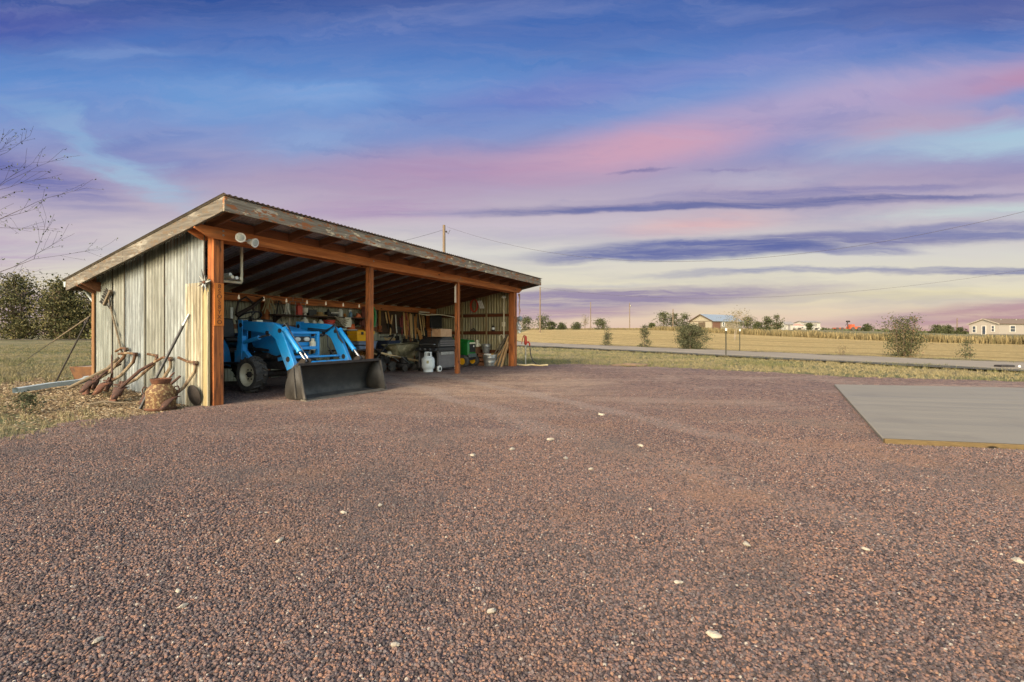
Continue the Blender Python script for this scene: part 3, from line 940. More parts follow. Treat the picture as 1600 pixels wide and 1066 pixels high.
def gravel_scatter():
    xs = np.arange(-8, 9.01, 0.16); ys = np.arange(0.9, 9.01, 0.16)
    XX, YY = np.meshgrid(xs, ys)
    m = poly_mask(XX, YY, YARD) & ~poly_mask(XX, YY, PAD)
    u, v = uv_of(XX, YY)
    m &= ~((u > 0.15) & (u < 9.4) & (v > 1.2))
    m &= np.abs(XX) < YY * 1.25 + 0.5
    d = 13000 * (1 - sst(2.6, 4.6, YY)) + 3600 * (1 - sst(4.2, 6.8, YY)) * sst(2.6, 4.6, YY) + 420 * sst(4.2, 6.8, YY) * (1 - sst(7.5, 9.0, YY))
    nz = np.array([mnoise.noise(Vector((a * 0.9, c * 0.9, 5))) + 0.6 * mnoise.noise(Vector((a * 2.6, c * 2.6, 9))) for a, c in zip(XX.ravel(), YY.ravel())]).reshape(XX.shape)
    d = d * np.clip(1.0 + 0.9 * nz, 0.35, 1.6)
    o = host('gravel', XX, YY, np.where(m, d, 0), 0.014, M_PEBBLE)
    scatter(o, variants('pebble', [pebble_mesh(i, 0.6 + 0.08 * i) for i in range(5)], M_PEBBLE), 0.0028, 0.0070, 0.6, 4)
gravel_scatter()

def chip_mesh(seed):
    b = B(); r = random.Random(seed)
    L, W, H = 1.0, r.uniform(0.3, 0.6), r.uniform(0.08, 0.16)
    k = 7
    ring = [(L * cos(2 * pi * j / k) * r.uniform(0.7, 1.1), W * sin(2 * pi * j / k) * r.uniform(0.7, 1.1)) for j in range(k)]
    b.prism([(x, y, -H) for x, y in ring], (0, 0, 2 * H))
    me = bpy.data.meshes.new('chip'); me.from_pydata(b.v, [], b.f)
    return me
M_CHIP = leafy('pale_chips', [(120, 86, 52), (170, 130, 80), (206, 170, 112), (226, 204, 156)], 3)
def chip_inst_mat():
    m, g, bs, co = new_mat('pale_wood_chips')
    oi = g.n('ShaderNodeObjectInfo')
    g.put(bs.inputs['Base Color'], g.ramp(oi.outputs['Random'], [(0, lin4((88, 72, 54))), (0.25, lin4((126, 106, 78))), (0.5, lin4((150, 130, 100))), (0.75, lin4((106, 88, 64))), (0.9, lin4((176, 162, 134)))], 'CONSTANT'))
    bs.inputs['Roughness'].default_value = 0.9
    return m
def chip_scatter():
    us = np.arange(-2.0, 0.5, 0.12); vs = np.arange(-0.9, 6.6, 0.12)
    UU, VV = np.meshgrid(us, vs)
    XX = C0.x + E_.x * UU + N_.x * VV; YY = C0.y + E_.y * UU + N_.y * VV
    d = 1900 * np.exp(-np.maximum(0, np.abs(UU + 0.55) - 0.5) ** 2 * 5) * sst(-0.8, -0.2, VV) * (1 - sst(4.2, 6.5, VV)) * ((UU < 0.0) | (VV > 3.3))
    o = host('wood_chips', XX, YY, np.where(d > 30, d, 0), -0.012, chip_inst_mat())
    scatter(o, variants('chip', [chip_mesh(i) for i in range(5)], o.data.materials[0]), 0.008, 0.026, 0.5, 8)
chip_scatter()

def tuft_mesh(seed, blades, h, spread, wd):
    r = random.Random(seed); b = B()
    for _ in range(blades):
        a = r.uniform(0, 2 * pi); rad = spread * sqrt(r.random())
        x, y = rad * cos(a), rad * sin(a)
        la = r.uniform(0, 2 * pi); lean = r.uniform(0.1, 0.8); hh = h * r.uniform(0.45, 1.1)
        dx, dy = cos(la) * lean * hh, sin(la) * lean * hh
        wx, wy = -sin(la) * wd, cos(la) * wd
        b.add([(x - wx, y - wy, -0.01), (x + wx, y + wy, -0.01), (x + dx * 0.45 + wx * 0.7, y + dy * 0.45 + wy * 0.7, hh * 0.6), (x + dx * 0.45 - wx * 0.7, y + dy * 0.45 - wy * 0.7, hh * 0.6), (x + dx, y + dy, hh * 0.95)],
              [(0, 1, 2, 3), (3, 2, 4)])
    me = bpy.data.meshes.new('tuft'); me.from_pydata(b.v, [], b.f)
    return me

def grass_scatter():
    # the lawn to the left, behind the shed, and the strip between yard and road
    xs = np.arange(-34, 19, 0.5); ys = np.arange(3.5, 50, 0.5)
    XX, YY = np.meshgrid(xs, ys)
    yard = poly_mask(XX, YY, [(p[0], p[1]) for p in YARD]); road = poly_mask(XX, YY, ROADP); fld = poly_mask(XX, YY, FIELDP)
    u, v = uv_of(XX, YY)
    chips = np.exp(-np.maximum(0, np.abs(u + 0.55) - 0.35) ** 2 * 8) * sst(-0.9, -0.2, v) * (1 - sst(3.6, 5.0, v))
    shed = (u > -0.2) & (u < 9.7) & (v > -0.4) & (v < 3.4)
    nz = np.array([mnoise.noise(Vector((x * 0.5, y * 0.5, 1.3))) + 0.5 * mnoise.noise(Vector((x * 1.9, y * 1.9, 4))) for x, y in zip(XX.ravel(), YY.ravel())]).reshape(XX.shape)
    vis = np.abs(XX) < YY * 1.3 + 1
    verge = poly_mask(XX, YY, FRINGE) | poly_mask(XX, YY, SHOULDER)
    bare = (~(yard | road | fld | shed) | verge) & vis
    stub = fld & ~verge & vis & (nz > 0.05)
    d = np.where(bare, np.clip(0.45 + nz, 0.05, 1.2) * (1 - chips) * 60 * (1 - 0.85 * sst(10, 40, YY)), 0)
    d = d + np.where(stub, np.clip(nz, 0, 1) * 16, 0)
    o = host('dry_grass', XX, YY, d, -0.005, LF_GRASS)
    scatter(o, variants('grass_tuft', [tuft_mesh(i, 18, 1.0, 0.7, 0.03) for i in range(4)], LF_GRASS), 0.035, 0.10, 0.15, 3)
    d2 = np.where(bare, np.clip(-0.05 - nz, 0, 1.0) * (1 - chips) * 85 * (1 - 0.85 * sst(10, 40, YY)), 0)
    o = host('green_grass', XX, YY, d2, -0.015, LF_GREEN)
    scatter(o, variants('green_tuft', [tuft_mesh(20 + i, 20, 1.0, 0.9, 0.035) for i in range(4)], LF_GREEN), 0.04, 0.13, 0.15, 5)
grass_scatter()

def weed_belt():
    """the belt of tall dry weeds along the far side of the golden field"""
    line = [Vector(p) for p in ((66, 20), (53, 38), (46, 54), (40, 70), (31, 104), (22, 138), (2, 150), (-8, 152))]
    b = B(); r = random.Random(5)
    for i in range(len(line) - 1):
        a, c = line[i], line[i + 1]
        d = c - a; nrm = Vector((d.y, -d.x)).normalized()
        if nrm.x < 0: nrm = -nrm
        k = int(d.length * 130)
        for j in range(k):
            t = r.random(); off = abs(r.gauss(0, 1.0)) * (2.6 if i < 5 else 6.0)
            p = a + d * t + nrm * off
            z = Hz(p.x, p.y)
            env = 0.5 + 0.22 * mnoise.noise(Vector((p.x * 0.22, p.y * 0.22, 2)))
            hh = (0.95 if i < 4 else 0.5) * r.uniform(0.5, 1.15) * (0.40 + env)
            la = r.uniform(0, 2 * pi); w = r.uniform(0.015, 0.05)
            dx, dy = cos(la) * w, sin(la) * w
            lx, ly = r.uniform(-0.2, 0.2) * hh, r.uniform(-0.2, 0.2) * hh
            b.add([(p.x - dx, p.y - dy, z - 0.05), (p.x + dx, p.y + dy, z - 0.05), (p.x + dx * 1.4 + lx, p.y + dy * 1.4 + ly, z + hh * 0.75), (p.x + lx * 1.3, p.y + ly * 1.3, z + hh), (p.x - dx * 1.4 + lx, p.y - dy * 1.4 + ly, z + hh * 0.7)], [(0, 1, 2, 3, 4)])
    o = build('tall_weeds', b, LF_WEED, smooth=False, recalc=False)
    setting(o, 'stuff')
weed_belt()
M_LAP = mat('lap_shade_tone', (92, 84, 68), (66, 56, 44), 20, 0.8, 0.1, 0.3, c3=(112, 82, 56), t3=0.6)  # dark rust tone for the shadow lines painted at the sheet laps
# ------------------------------------------------------------------ the open-fronted shed (one thing, its boards and sheets are parts)
SLOPE = 0.186
def rt(v):
    return 2.774 - SLOPE * (v + 0.819)
UA, UB, VA, VB = -0.262, L_ + 0.272, -0.82, D_ + 0.39

def shed():
    t = thing('open_shed', 'open-fronted pole shed of corrugated sheet and stained timber under a sloping roof', 'shed', S(0, 0, 0), RZ)
    # roof: corrugated sheet running down the slope
    b = B(); us = np.arange(UA - 0.03, UB + 0.03, 0.0095); vs = [VA - 0.05, 0.6, 2.0, VB + 0.05]
    b.grid([[(u, v, rt(v) + 0.012 + 0.0065 * sin(2 * pi * u / 0.076)) for u in us] for v in vs])
    build('roof', b, M_ROOF, t)
    # fascias
    b = B(); b.box(UA, 4.6, VA - 0.02, VA + 0.02, rt(VA) - 0.195, rt(VA) - 0.004); b.box(4.604, UB, VA - 0.018, VA + 0.02, rt(VA) - 0.198, rt(VA) - 0.005)
    build('front_fascia', b, W_FASCIA, t, bev=0.006)
    for u, nm in ((UA, 'rake_fascia'), (UB - 0.04, 'rake_fascia')):
        b = B()
        for va, vb, h in ((VA + 0.022, 1.72, 0.19), (1.724, VB, 0.186)):
            b.prism([(u, va, rt(va) - 0.004), (u, vb, rt(vb) - 0.004), (u, vb, rt(vb) - h), (u, va, rt(va) - h)], (0.04, 0, 0))
        build(nm, b, W_RAKE, t, bev=0.005)
    b = B(); b.box(UA, UB, VB - 0.02, VB + 0.02, rt(VB) - 0.18, rt(VB) - 0.006)
    build('rear_fascia', b, W_RAKE, t, bev=0.005)
    # rafters
    for i in range(17):
        u = 0.0 + i * (L_ - 0.05) / 16
        b = B(); va, vb = VA + 0.025, VB - 0.025
        b.prism([(u, va, rt(va) - 0.018), (u, vb, rt(vb) - 0.018), (u, vb, rt(vb) - 0.145), (u, va, rt(va) - 0.145)], (0.042, 0, 0))
        build('rafter', b, W_RAFT, t)
    # beams: one in front of the posts, one behind, ends cut on a slant
    for v0, z0, nm in ((-0.165, 2.345, 'front_beam'), (0.03, 2.335, 'front_beam')):
        zt = rt(v0) - 0.146
        b = B()
        b.prism([(-0.05, v0, z0), (L_ + 0.05, v0, z0), (L_ + 0.25, v0, z0 + 0.10), (L_ + 0.25, v0, zt), (-0.25, v0, zt), (-0.25, v0, z0 + 0.10)], (0, 0.042, 0))
        build(nm, b, W_BEAM, t, bev=0.005)
    for u_, z_ in ((0.13, 2.47), (0.13, 2.41), (3.07, 2.46), (6.15, 2.46), (9.3, 2.46)):                # bolt heads
        b = B(); b.lathe([(0.014, 0.0), (0.014, -0.006), (0.008, -0.010), (0.002, -0.010)], (u_, -0.165, z_), 10, 'y'); build('bolt', b, M_GREYM, t)
    for i in range(16):                                             # blocking between the rafters over the beam
        u = 0.046 + i * (L_ - 0.05) / 16
        b = B(); b.box(u, u + (L_ - 0.05) / 16 - 0.05, -0.165, -0.128, rt(-0.165) - 0.144, rt(-0.165) - 0.02)
        build('block', b, W_BLOCK, t)
    # posts
    def post(u, v, w, ztop, z0=-0.1, k=0):
        b = B()
        n = 8
        P = []
        for i in range(n + 1):
            z = z0 + (ztop - z0) * i / n
            dx = 0.006 * mnoise.noise(Vector((u * 3, z * 1.7, k))); dy = 0.006 * mnoise.noise(Vector((u * 3, z * 1.7, k + 5)))
            P.append([(u + dx, v + dy, z), (u + w + dx, v + dy, z), (u + w + dx, v + w + dy, z), (u + dx, v + w + dy, z)])
        vs = [p for r_ in P for p in r_]
        fs = [(i * 4 + j, i * 4 + (j + 1) % 4, i * 4 + 4 + (j + 1) % 4, i * 4 + 4 + j) for i in range(n) for j in range(4)] + [(3, 2, 1, 0), (n * 4, n * 4 + 1, n * 4 + 2, n * 4 + 3)]
        b.add(vs, fs)
        build('post', b, W_POST, t, bev=0.008)
    post(0.02, -0.122, 0.145, rt(-0.1) - 0.15, k=1); post(3.01, -0.122, 0.112, rt(-0.1) - 0.15, k=2); post(6.10, -0.122, 0.105, rt(-0.1) - 0.15, k=3); post(L_ - 0.22, -0.122, 0.2, rt(-0.1) - 0.15, k=4)
    for u in (0.01, 3.0, 6.1, L_ - 0.45):
        post(u, D_ - 0.17, 0.14, rt(D_) - 0.15, k=u)
    # corner trim and its pale edge strip
    b = B(); b.box(-0.034, -0.012, -0.10, 0.055, -0.08, 1.78); build('corner_board', b, W_TRIM, t, bev=0.004)
    b = B(); b.box(-0.042, -0.0345, -0.098, -0.078, -0.06, 1.6); build('corner_strip', b, M_CREAM, t)
    b = B(); b.box(-0.034, -0.01, D_ + 0.005, D_ + 0.085, 0.08, rt(D_) - 0.25); build('corner_board', b, wood('brown_corner_board', (146, 110, 74), (104, 74, 48), 2, grain=40, knots=False), t, bev=0.004)
    # left wall sheets, each its own tone
    def panel(v0, v1, z0, ztop, m, off, name='wall_sheet', amp=0.009, pitch=0.086):
        b = B()
        n = int((v1 - v0) / 0.0070)
        vv = [v0 + (v1 - v0) * i / n for i in range(n + 1)]
        rows = []
        for q in (0, 0.33, 0.66, 1):
            rows.append([(-0.004 - off - amp * (1.2 - 2.2 * abs(sin(pi * v / pitch)) ** 3), v, z0 + ((rt(v) - 0.02 if ztop is None else ztop) - z0) * q) for v in vv])
        b.grid(rows); o = build(name, b, m, t, recalc=False)
        b = B(); b.box(-0.022 - off, -0.012 - off, v0 - 0.003, v0 + 0.004, max(z0, -0.02), z0 + ((rt(v0) - 0.03 if ztop is None else ztop) - z0) * 0.999); build('lap_shade_edge', b, M_LAP, o)  # dark strip standing in for the shadow line of each sheet lap
    ed = [3.235, 2.67, 2.25, 1.64, 1.075, 0.47]
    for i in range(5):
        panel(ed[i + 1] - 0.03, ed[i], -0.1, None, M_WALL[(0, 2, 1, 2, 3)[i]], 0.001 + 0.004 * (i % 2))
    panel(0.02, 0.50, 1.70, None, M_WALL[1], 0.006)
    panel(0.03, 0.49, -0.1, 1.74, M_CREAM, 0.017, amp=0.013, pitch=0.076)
    # back and right walls
    def bigsheet(name, pts_fn, n, m):
        b = B(); b.grid([[pts_fn(i / n, q) for i in range(n + 1)] for q in (0, 1)]); build(name, b, m, t, recalc=False)
    for k in range(10):
        u0 = k * L_ / 10
        bigsheet('back_sheet', lambda f, q: (u0 + f * L_ / 10, D_ + 0.008 + 0.004 * (k % 2) + 0.007 * sin(2 * pi * f * L_ / 10 / 0.0677), -0.1 + (rt(D_) - 0.06 + 0.1) * q), 110, M_BACK)
    for k in range(4):
        v0 = k * D_ / 4
        bigsheet('right_wall_sheet', lambda f, q: (L_ + 0.008 + 0.004 * (k % 2) + 0.012 * (2.0 * abs(sin(pi * (v0 + f * D_ / 4) / 0.101)) ** 3 - 1.0), v0 + f * D_ / 4, -0.1 + (rt(v0 + f * D_ / 4) - 0.03 + 0.1) * q), 96, M_SIDE)
    # girts and rear header
    b = B(); b.box(0.05, L_ - 0.05, D_ - 0.215, D_ - 0.175, 1.74, 1.905); build('rear_header', b, W_BEAM, t, bev=0.004)
    b = B(); b.box(0.16, L_ - 0.05, D_ - 0.05, D_ - 0.005, 1.14, 1.24); build('back_girt', b, W_RAFT, t, bev=0.003)
    for z, h, m in ((1.60, 0.09, W_RAFT), (1.02, 0.11, W_RAFT), (0.42, 0.1, W_RAFT)):
        b = B(); b.box(L_ - 0.05, L_ - 0.004, 0.02, D_ - 0.05, z, z + h); build('side_girt', b, wood('side_girt_timber', (110, 64, 38), (72, 40, 24), 1, grain=30, knots=False), t, bev=0.003)
    for v in (0.95, 1.9):                                           # studs of the right wall
        b = B(); b.box(L_ - 0.09, L_ - 0.052, v, v + 0.05, 0.0, rt(v) - 0.15); build('stud', b, wood('pale_stud', (150, 132, 96), (112, 92, 62), 2, grain=30, knots=False), t, bev=0.003)
    b = B(); b.box(L_ - 0.075, L_ - 0.02, 0.3, 3.1, 1.692, 1.712); build('pale_ledge', b, W_OLD, t)
    # rear beam ends carrying the rake on the left
    for v0 in (D_ - 0.02, D_ - 0.17):
        z = rt(v0) - 0.15
        b = B(); b.prism([(-0.05, v0, z - 0.16), (0.4, v0, z - 0.16), (0.4, v0, z), (-0.26, v0, z), (-0.26, v0, z - 0.05)], (0, 0.042, 0))
        build('rear_beam_end', b, W_RAFT, t, bev=0.004)
    # lettered board on the corner post
    b = B(); b.box(0.028, 0.158, -0.134, -0.123, 1.13, 1.73)
    sg = build('sign_board', b, wood('bright_sign_board', (206, 128, 58), (176, 98, 38), 2, grain=40, knots=False), t, bev=0.002)
    dk = mat('burnt_letters', (98, 54, 28), (78, 42, 22), 20, 0.9, bmp=0)
    for i, ch in enumerate('8SOS8YXO'):
        cu = bpy.data.curves.new('letter', 'FONT'); cu.body = ch; cu.size = 0.085; cu.extrude = 0.002; cu.align_x = 'CENTER'
        tmp = bpy.data.objects.new('letter', cu)
        me = bpy.data.meshes.new_from_object(tmp); bpy.data.objects.remove(tmp); bpy.data.curves.remove(cu)
        me.materials.clear(); me.materials.append(dk)
        o = bpy.data.objects.new('letter', me); COL.objects.link(o); o.parent = sg
        o.location = (0.093, -0.1365, 1.66 - i * 0.072); o.rotation_euler = (pi / 2, 0, 0)
    # downspout at the rear corner
    b = B(); b.tube([(-0.03, D_ + 0.40, rt(VB) - 0.11), (-0.03, D_ + 0.34, rt(VB) - 0.17), (0.0, D_ + 0.17, rt(VB) - 0.33), (0.02, D_ + 0.10, rt(VB) - 0.42), (0.02, D_ + 0.10, 0.28), (-0.05, D_ + 0.14, 0.22)], 0.02, 10)
    build('downspout', b, M_GUTTER, t)
    b = B(); b.prism([(UA, VB + 0.024, rt(VB) - 0.03), (UA, VB + 0.11, rt(VB) - 0.03), (UA, VB + 0.09, rt(VB) - 0.12), (UA, VB + 0.03, rt(VB) - 0.12)], (UB - UA, 0, 0))
    build('gutter', b, M_GUTTER, t)
shed()

def fixed(name, label, cat, u, v, w, group=None, rz=0.0):
    return thing(name, label, cat, S(u, v, w), RZ + rz, group)

# ---- fittings on the front
t = fixed('flood_light', 'twin round white flood light screwed to the front beam by the corner post', 'light', 0.38, -0.166, 2.40)
b = B(); b.lathe([(0.045, -0.03), (0.045, 0.0)], (0, 0, 0), 16, 'y'); build('mount', b, M_WHITE, t)
for dx, dz, ax in ((-0.07, 0.015, -0.45), (0.06, -0.025, 0.25)):
    b = B(); b.tube([(0, -0.03, 0), (dx * 0.6, -0.06, dz), (dx, -0.08, dz)], 0.01, 8)
    b.lathe([(0.025, 0.0), (0.036, -0.02), (0.042, -0.06), (0.066, -0.12), (0.068, -0.13), (0.056, -0.131)], (0, 0, 0), 20, 'y')
    o0 = len(b.v) - 6 * 20
    b.move(Matrix.Translation((dx, -0.08, dz)) @ Matrix.Rotation(ax, 4, 'Z') @ Matrix.Rotation(0.25, 4, 'X'), o0)
    hd = build('lamp_head', b, M_WHITE, t)
    b = B(); b.lathe([(0.055, -0.127), (0.04, -0.136), (0.012, -0.139)], (0, 0, 0), 20, 'y'); b.move(Matrix.Translation((dx, -0.08, dz)) @ Matrix.Rotation(ax, 4, 'Z') @ Matrix.Rotation(0.25, 4, 'X'))
    build('lens', b, M_LENS, hd)

t = fixed('pipe_rack', 'white pipe rack hanging from the roof just inside the corner post', 'rack', 0.62, 0.5, 1.84)
b = B()
for v in (0, 0.55):
    b.tube([(0.2, v, 0.62 - 0.186 * v), (0.2, v, 0.02), (0.19, v, 0), (-0.28, v, 0), (-0.29, v, 0.02), (-0.29, v, 0.62 - 0.186 * v)], 0.022, 10)
build('hanger', b, M_CREAMP, t)
for q, (dx, dz, m) in enumerate(((-0.12, 0.045, M_CREAMP), (-0.02, 0.045, M_WHITE), (0.08, 0.05, M_CREAMP), (-0.06, 0.1, M_WHITE))):
    b = B(); b.tube([(dx, -0.28 + 0.05 * q, dz), (dx, 1.0 - 0.1 * q, dz)], 0.026, 10); tag(build('white_pipe', b, m, None, S(0.62, 0.5, 1.84), RZ), ['cream pipe stored at the post end of the hanging rack', 'white pipe stored in the middle of the hanging rack', 'cream pipe stored at the open end of the hanging rack', 'white pipe lying on top of the others in the hanging rack'][q], 'pipe', 'pipes stored in the hanging rack')

t = fixed('metal_flower', 'spiky grey sheet-metal flower hung on the sunlit corner of the shed', 'ornament', -0.05, -0.06, 1.73)
for i in range(11):
    a = 2 * pi * i / 11 + 0.2
    b = B(); r1 = 0.10 + 0.045 * (i % 3)
    b.add([(0, 0, 0), (-0.02, 0.030 * cos(a) - 0.018 * sin(a), 0.03 * sin(a) + 0.018 * cos(a)), (-0.03, r1 * cos(a), r1 * sin(a)), (-0.02, 0.03 * cos(a) + 0.018 * sin(a), 0.03 * sin(a) - 0.018 * cos(a))], [(0, 1, 2, 3)])
    for k in range(4):
        b.v.append((b.v[k][0] - 0.004, b.v[k][1], b.v[k][2]))
    b.f += [(7, 6, 5, 4), (0, 4, 5, 1), (1, 5, 6, 2), (2, 6, 7, 3), (3, 7, 4, 0)]
    build('petal', b, M_GREYM if i % 2 else M_IRON, t, smooth=False)
b = B(); b.ball((-0.02, 0, 0), 0.022); build('centre', b, M_RUST, t)

# ---- right corner: meter, ornaments, pump
t = fixed('electric_meter', 'round grey electric meter on the outer face of the far front post', 'meter', L_ + 0.02, -0.16, 1.52)
b = B(); b.box(-0.07, 0.07, -0.0, 0.10, -0.36, -0.1); b.box(-0.05, 0.05, 0.0, 0.09, -0.1, 0.06); build('meter_box', b, M_GREYM, t, bev=0.008)
b = B(); b.lathe([(0.075, 0.0), (0.085, -0.03), (0.082, -0.08), (0.05, -0.11), (0.01, -0.115)], (0, 0, 0), 20, 'y'); build('glass_cover', b, mat('grey_meter_glass', (130, 136, 140), (104, 110, 116), 8, 0.2, bmp=0), t)
t = fixed('leaf_ornament', 'cluster of pale metal leaves hung under the meter on the far post', 'ornament', L_ + 0.03, -0.16, 1.22)
r = random.Random(3)
for i in range(12):
    a = r.uniform(0, 2 * pi); q = r.uniform(0.02, 0.13); c = Vector((q * cos(a), -0.03 - 0.03 * r.random(), q * sin(a) * 1.2)); s = r.uniform(0.03, 0.05)
    b = B(); b.ball(tuple(c), (s, 0.008, s * 0.7), 8, 5); build('leaf', b, M_WHITE if i % 3 else M_GREYM, t)
t = fixed('rope_hank', 'pinkish frayed rope hanging down the far front post above the meter', 'rope', L_ + 0.04, -0.14, 1.9)
b = B()
for k in range(3):
    b.tube([(0.012 * k, -0.02 * k, 0.42), (0.03 + 0.01 * k, -0.03, 0.25), (0.012 * k, -0.02, 0.05), (0.04, -0.03 - 0.01 * k, -0.12), (0.02, -0.02, -0.28)], 0.013, 7)
build('rope', b, mat('pale_pink_rope', (196, 164, 142), (160, 122, 100), 50, 0.9), t)

t = thing('yard_hydrant', 'red-headed yard hydrant standing in the gravel right of the shed', 'hydrant', (0.45, 15.44, Hz(0.45, 15.44)), 0.3)
b = B(); b.tube([(0, 0, -0.1), (0, 0, 0.72)], 0.02, 10); build('standpipe', b, M_GREYM, t)
RED = mat('red_pump_paint', (176, 54, 30), (140, 40, 24), 10, 0.5)
b = B(); b.lathe([(0.03, 0.68), (0.05, 0.72), (0.055, 0.80), (0.045, 0.86), (0.05, 0.92), (0.03, 0.98), (0.01, 0.99)], (0, 0, 0), 14); b.tube([(0.03, 0, 0.76), (0.1, 0, 0.78), (0.14, 0, 0.72), (0.145, 0, 0.66)], [0.03, 0.03, 0.026, 0.024], 10)
build('head', b, RED, t)
b = B(); b.tube([(0, 0, 0.97), (-0.05, 0, 1.0), (-0.11, 0, 0.88), (-0.14, 0, 0.72)], [0.016, 0.018, 0.014, 0.012], 8); build('lever', b, RED, t)
t2 = thing('black_hose', 'short black hose running from the red hydrant down to the gravel', 'hose', (0.45, 15.44, Hz(0.45, 15.44)), 0.3)
b = B(); b.tube([(0.147, 0, 0.67), (0.155, 0, 0.55), (0.17, -0.02, 0.35), (0.24, -0.05, 0.14), (0.36, -0.1, 0.03), (0.5, -0.1, 0.02)], 0.019, 8); build('hose', b, M_BLACK, t2)
b = B(); pts = []
r = random.Random(2)
for i in range(16):
    f = i / 15; pts.append((0.05 + f * 1.1, 15.15 - f * 0.25 + 0.06 * sin(f * 14), 0.035 + 0.008 * sin(i)))
b.tube(pts, 0.032, 7)
tag(build('pale_hose', b, mat('dusty_cream_hose', (212, 194, 152), (182, 160, 116), 20, 0.9)), 'dusty cream hose snaking over the gravel at the foot of the hydrant', 'hose')

# ---- leaning lumber inside the far right corner
for i in range(8):
    r = random.Random(40 + i)
    v0 = 0.72 - i * 0.075; u0 = 8.95 + 0.05 * (i % 3)
    v1 = 0.18 + r.uniform(-0.03, 0.06) - i * 0.012; zt = (1.02, 0.7, 0.98, 0.62, 0.86, 0.94, 0.55, 0.78)[i]
    b = B(); p0 = Vector((u0, v0, 0.0)); p1 = Vector((L_ - 0.1 - 0.012 * i, v1, zt))
    b.bar((0, 0, 0), p1 - p0, 0.028 + 0.02 * (i % 2), 0.07 if i % 3 else 0.045, (1, 0, 0))
    o = build('lumber_plank', b, W_PLANK if i % 2 else W_OLD, None, S(u0, v0, 0.0), RZ, bev=0.003)
    tag(o, ['longest pale plank, leftmost of the boards leaning in the far right corner', 'short pale stick leaning second from left in the far right corner', 'long tan board leaning third from left in the far right corner', 'short grey lath leaning in the middle of the corner boards', 'grey board leaning fifth from left by the far right post', 'tan board leaning sixth from left by the far right post', 'shortest stick among the boards leaning by the far right post', 'rightmost board leaning close against the far right post'][i], 'plank', 'boards leaning in the far right corner')
# ------------------------------------------------------------------ blue compact tractor with front loader (faces out of the shed: -y in its own frame)
def tyre_mesh(R, W, rim_r, lugs, lug_h):
    b = B()
    prof = [(rim_r, -W * 0.42), (rim_r + 0.02, -W * 0.48), (R * 0.86, -W * 0.5), (R - lug_h - 0.006, -W * 0.43), (R - lug_h, -W * 0.25), (R - lug_h + 0.004, 0), (R - lug_h, W * 0.25), (R - lug_h - 0.006, W * 0.43), (R * 0.86, W * 0.5), (rim_r + 0.02, W * 0.48), (rim_r, W * 0.42)]
    b.lathe(prof, (0, 0, 0), 40, 'x', cap=False)
    for sgn in (-1, 1):
        for i in range(lugs):
            a0 = 2 * pi * (i + (0.5 if sgn > 0 else 0)) / lugs
            vs = []
            for t, (x, da) in enumerate(((0.0, 0.0), (W * 0.26, 0.13 * 0.5), (W * 0.5, 0.30 * 0.5))):
                for rr, ww in ((R - lug_h - 0.01, 0.075), (R - (0.0 if t < 2 else 0.018), 0.05)):
                    for e in (-1, 1):
                        a = a0 + da * 1.3 + e * ww * 0.5 * 0.31 / R * 1.2
                        vs.append((sgn * x, rr * cos(a), rr * sin(a)))
            f = []
            for t in (0, 4):
                f += [(t, t + 1, t + 5, t + 4), (t + 2, t + 6, t + 7, t + 3), (t, t + 4, t + 6, t + 2), (t + 1, t + 3, t + 7, t + 5)]
            f += [(0, 2, 3, 1), (8, 9, 11, 10)]
            b.add(vs, f)
    return b

def wheel(parent, x, y, R, W, rim_r, lugs, side):
    b = tyre_mesh(R, W, rim_r, lugs, 0.028)
    w = build('wheel', b, M_TYRE, parent, (x, y, R))
    rb = B(); s = side
    rb.lathe([(rim_r + 0.016, s * W * 0.46), (rim_r - 0.006, s * W * 0.44), (rim_r - 0.018, s * W * 0.3), (rim_r * 0.74, s * W * 0.14), (rim_r * 0.62, s * W * 0.17), (rim_r * 0.3, s * W * 0.15), (0.012, s * W * 0.15)], (0, 0, 0), 28, 'x', cap=False)
    rim = build('rim', rb, M_RIM, w)
    hb = B(); hb.lathe([(0.05, s * W * 0.1), (0.05, s * W * 0.30), (0.034, s * W * 0.36), (0.01, s * W * 0.36)], (0, 0, 0), 16, 'x')
    for i in range(6):
        a = 2 * pi * i / 6
        hb.lathe([(0.013, s * W * 0.12), (0.013, s * W * 0.22), (0.004, s * W * 0.23)], (0, rim_r * 0.48 * cos(a), rim_r * 0.48 * sin(a)), 8, 'x')
    build('hub', hb, M_IRON, w)

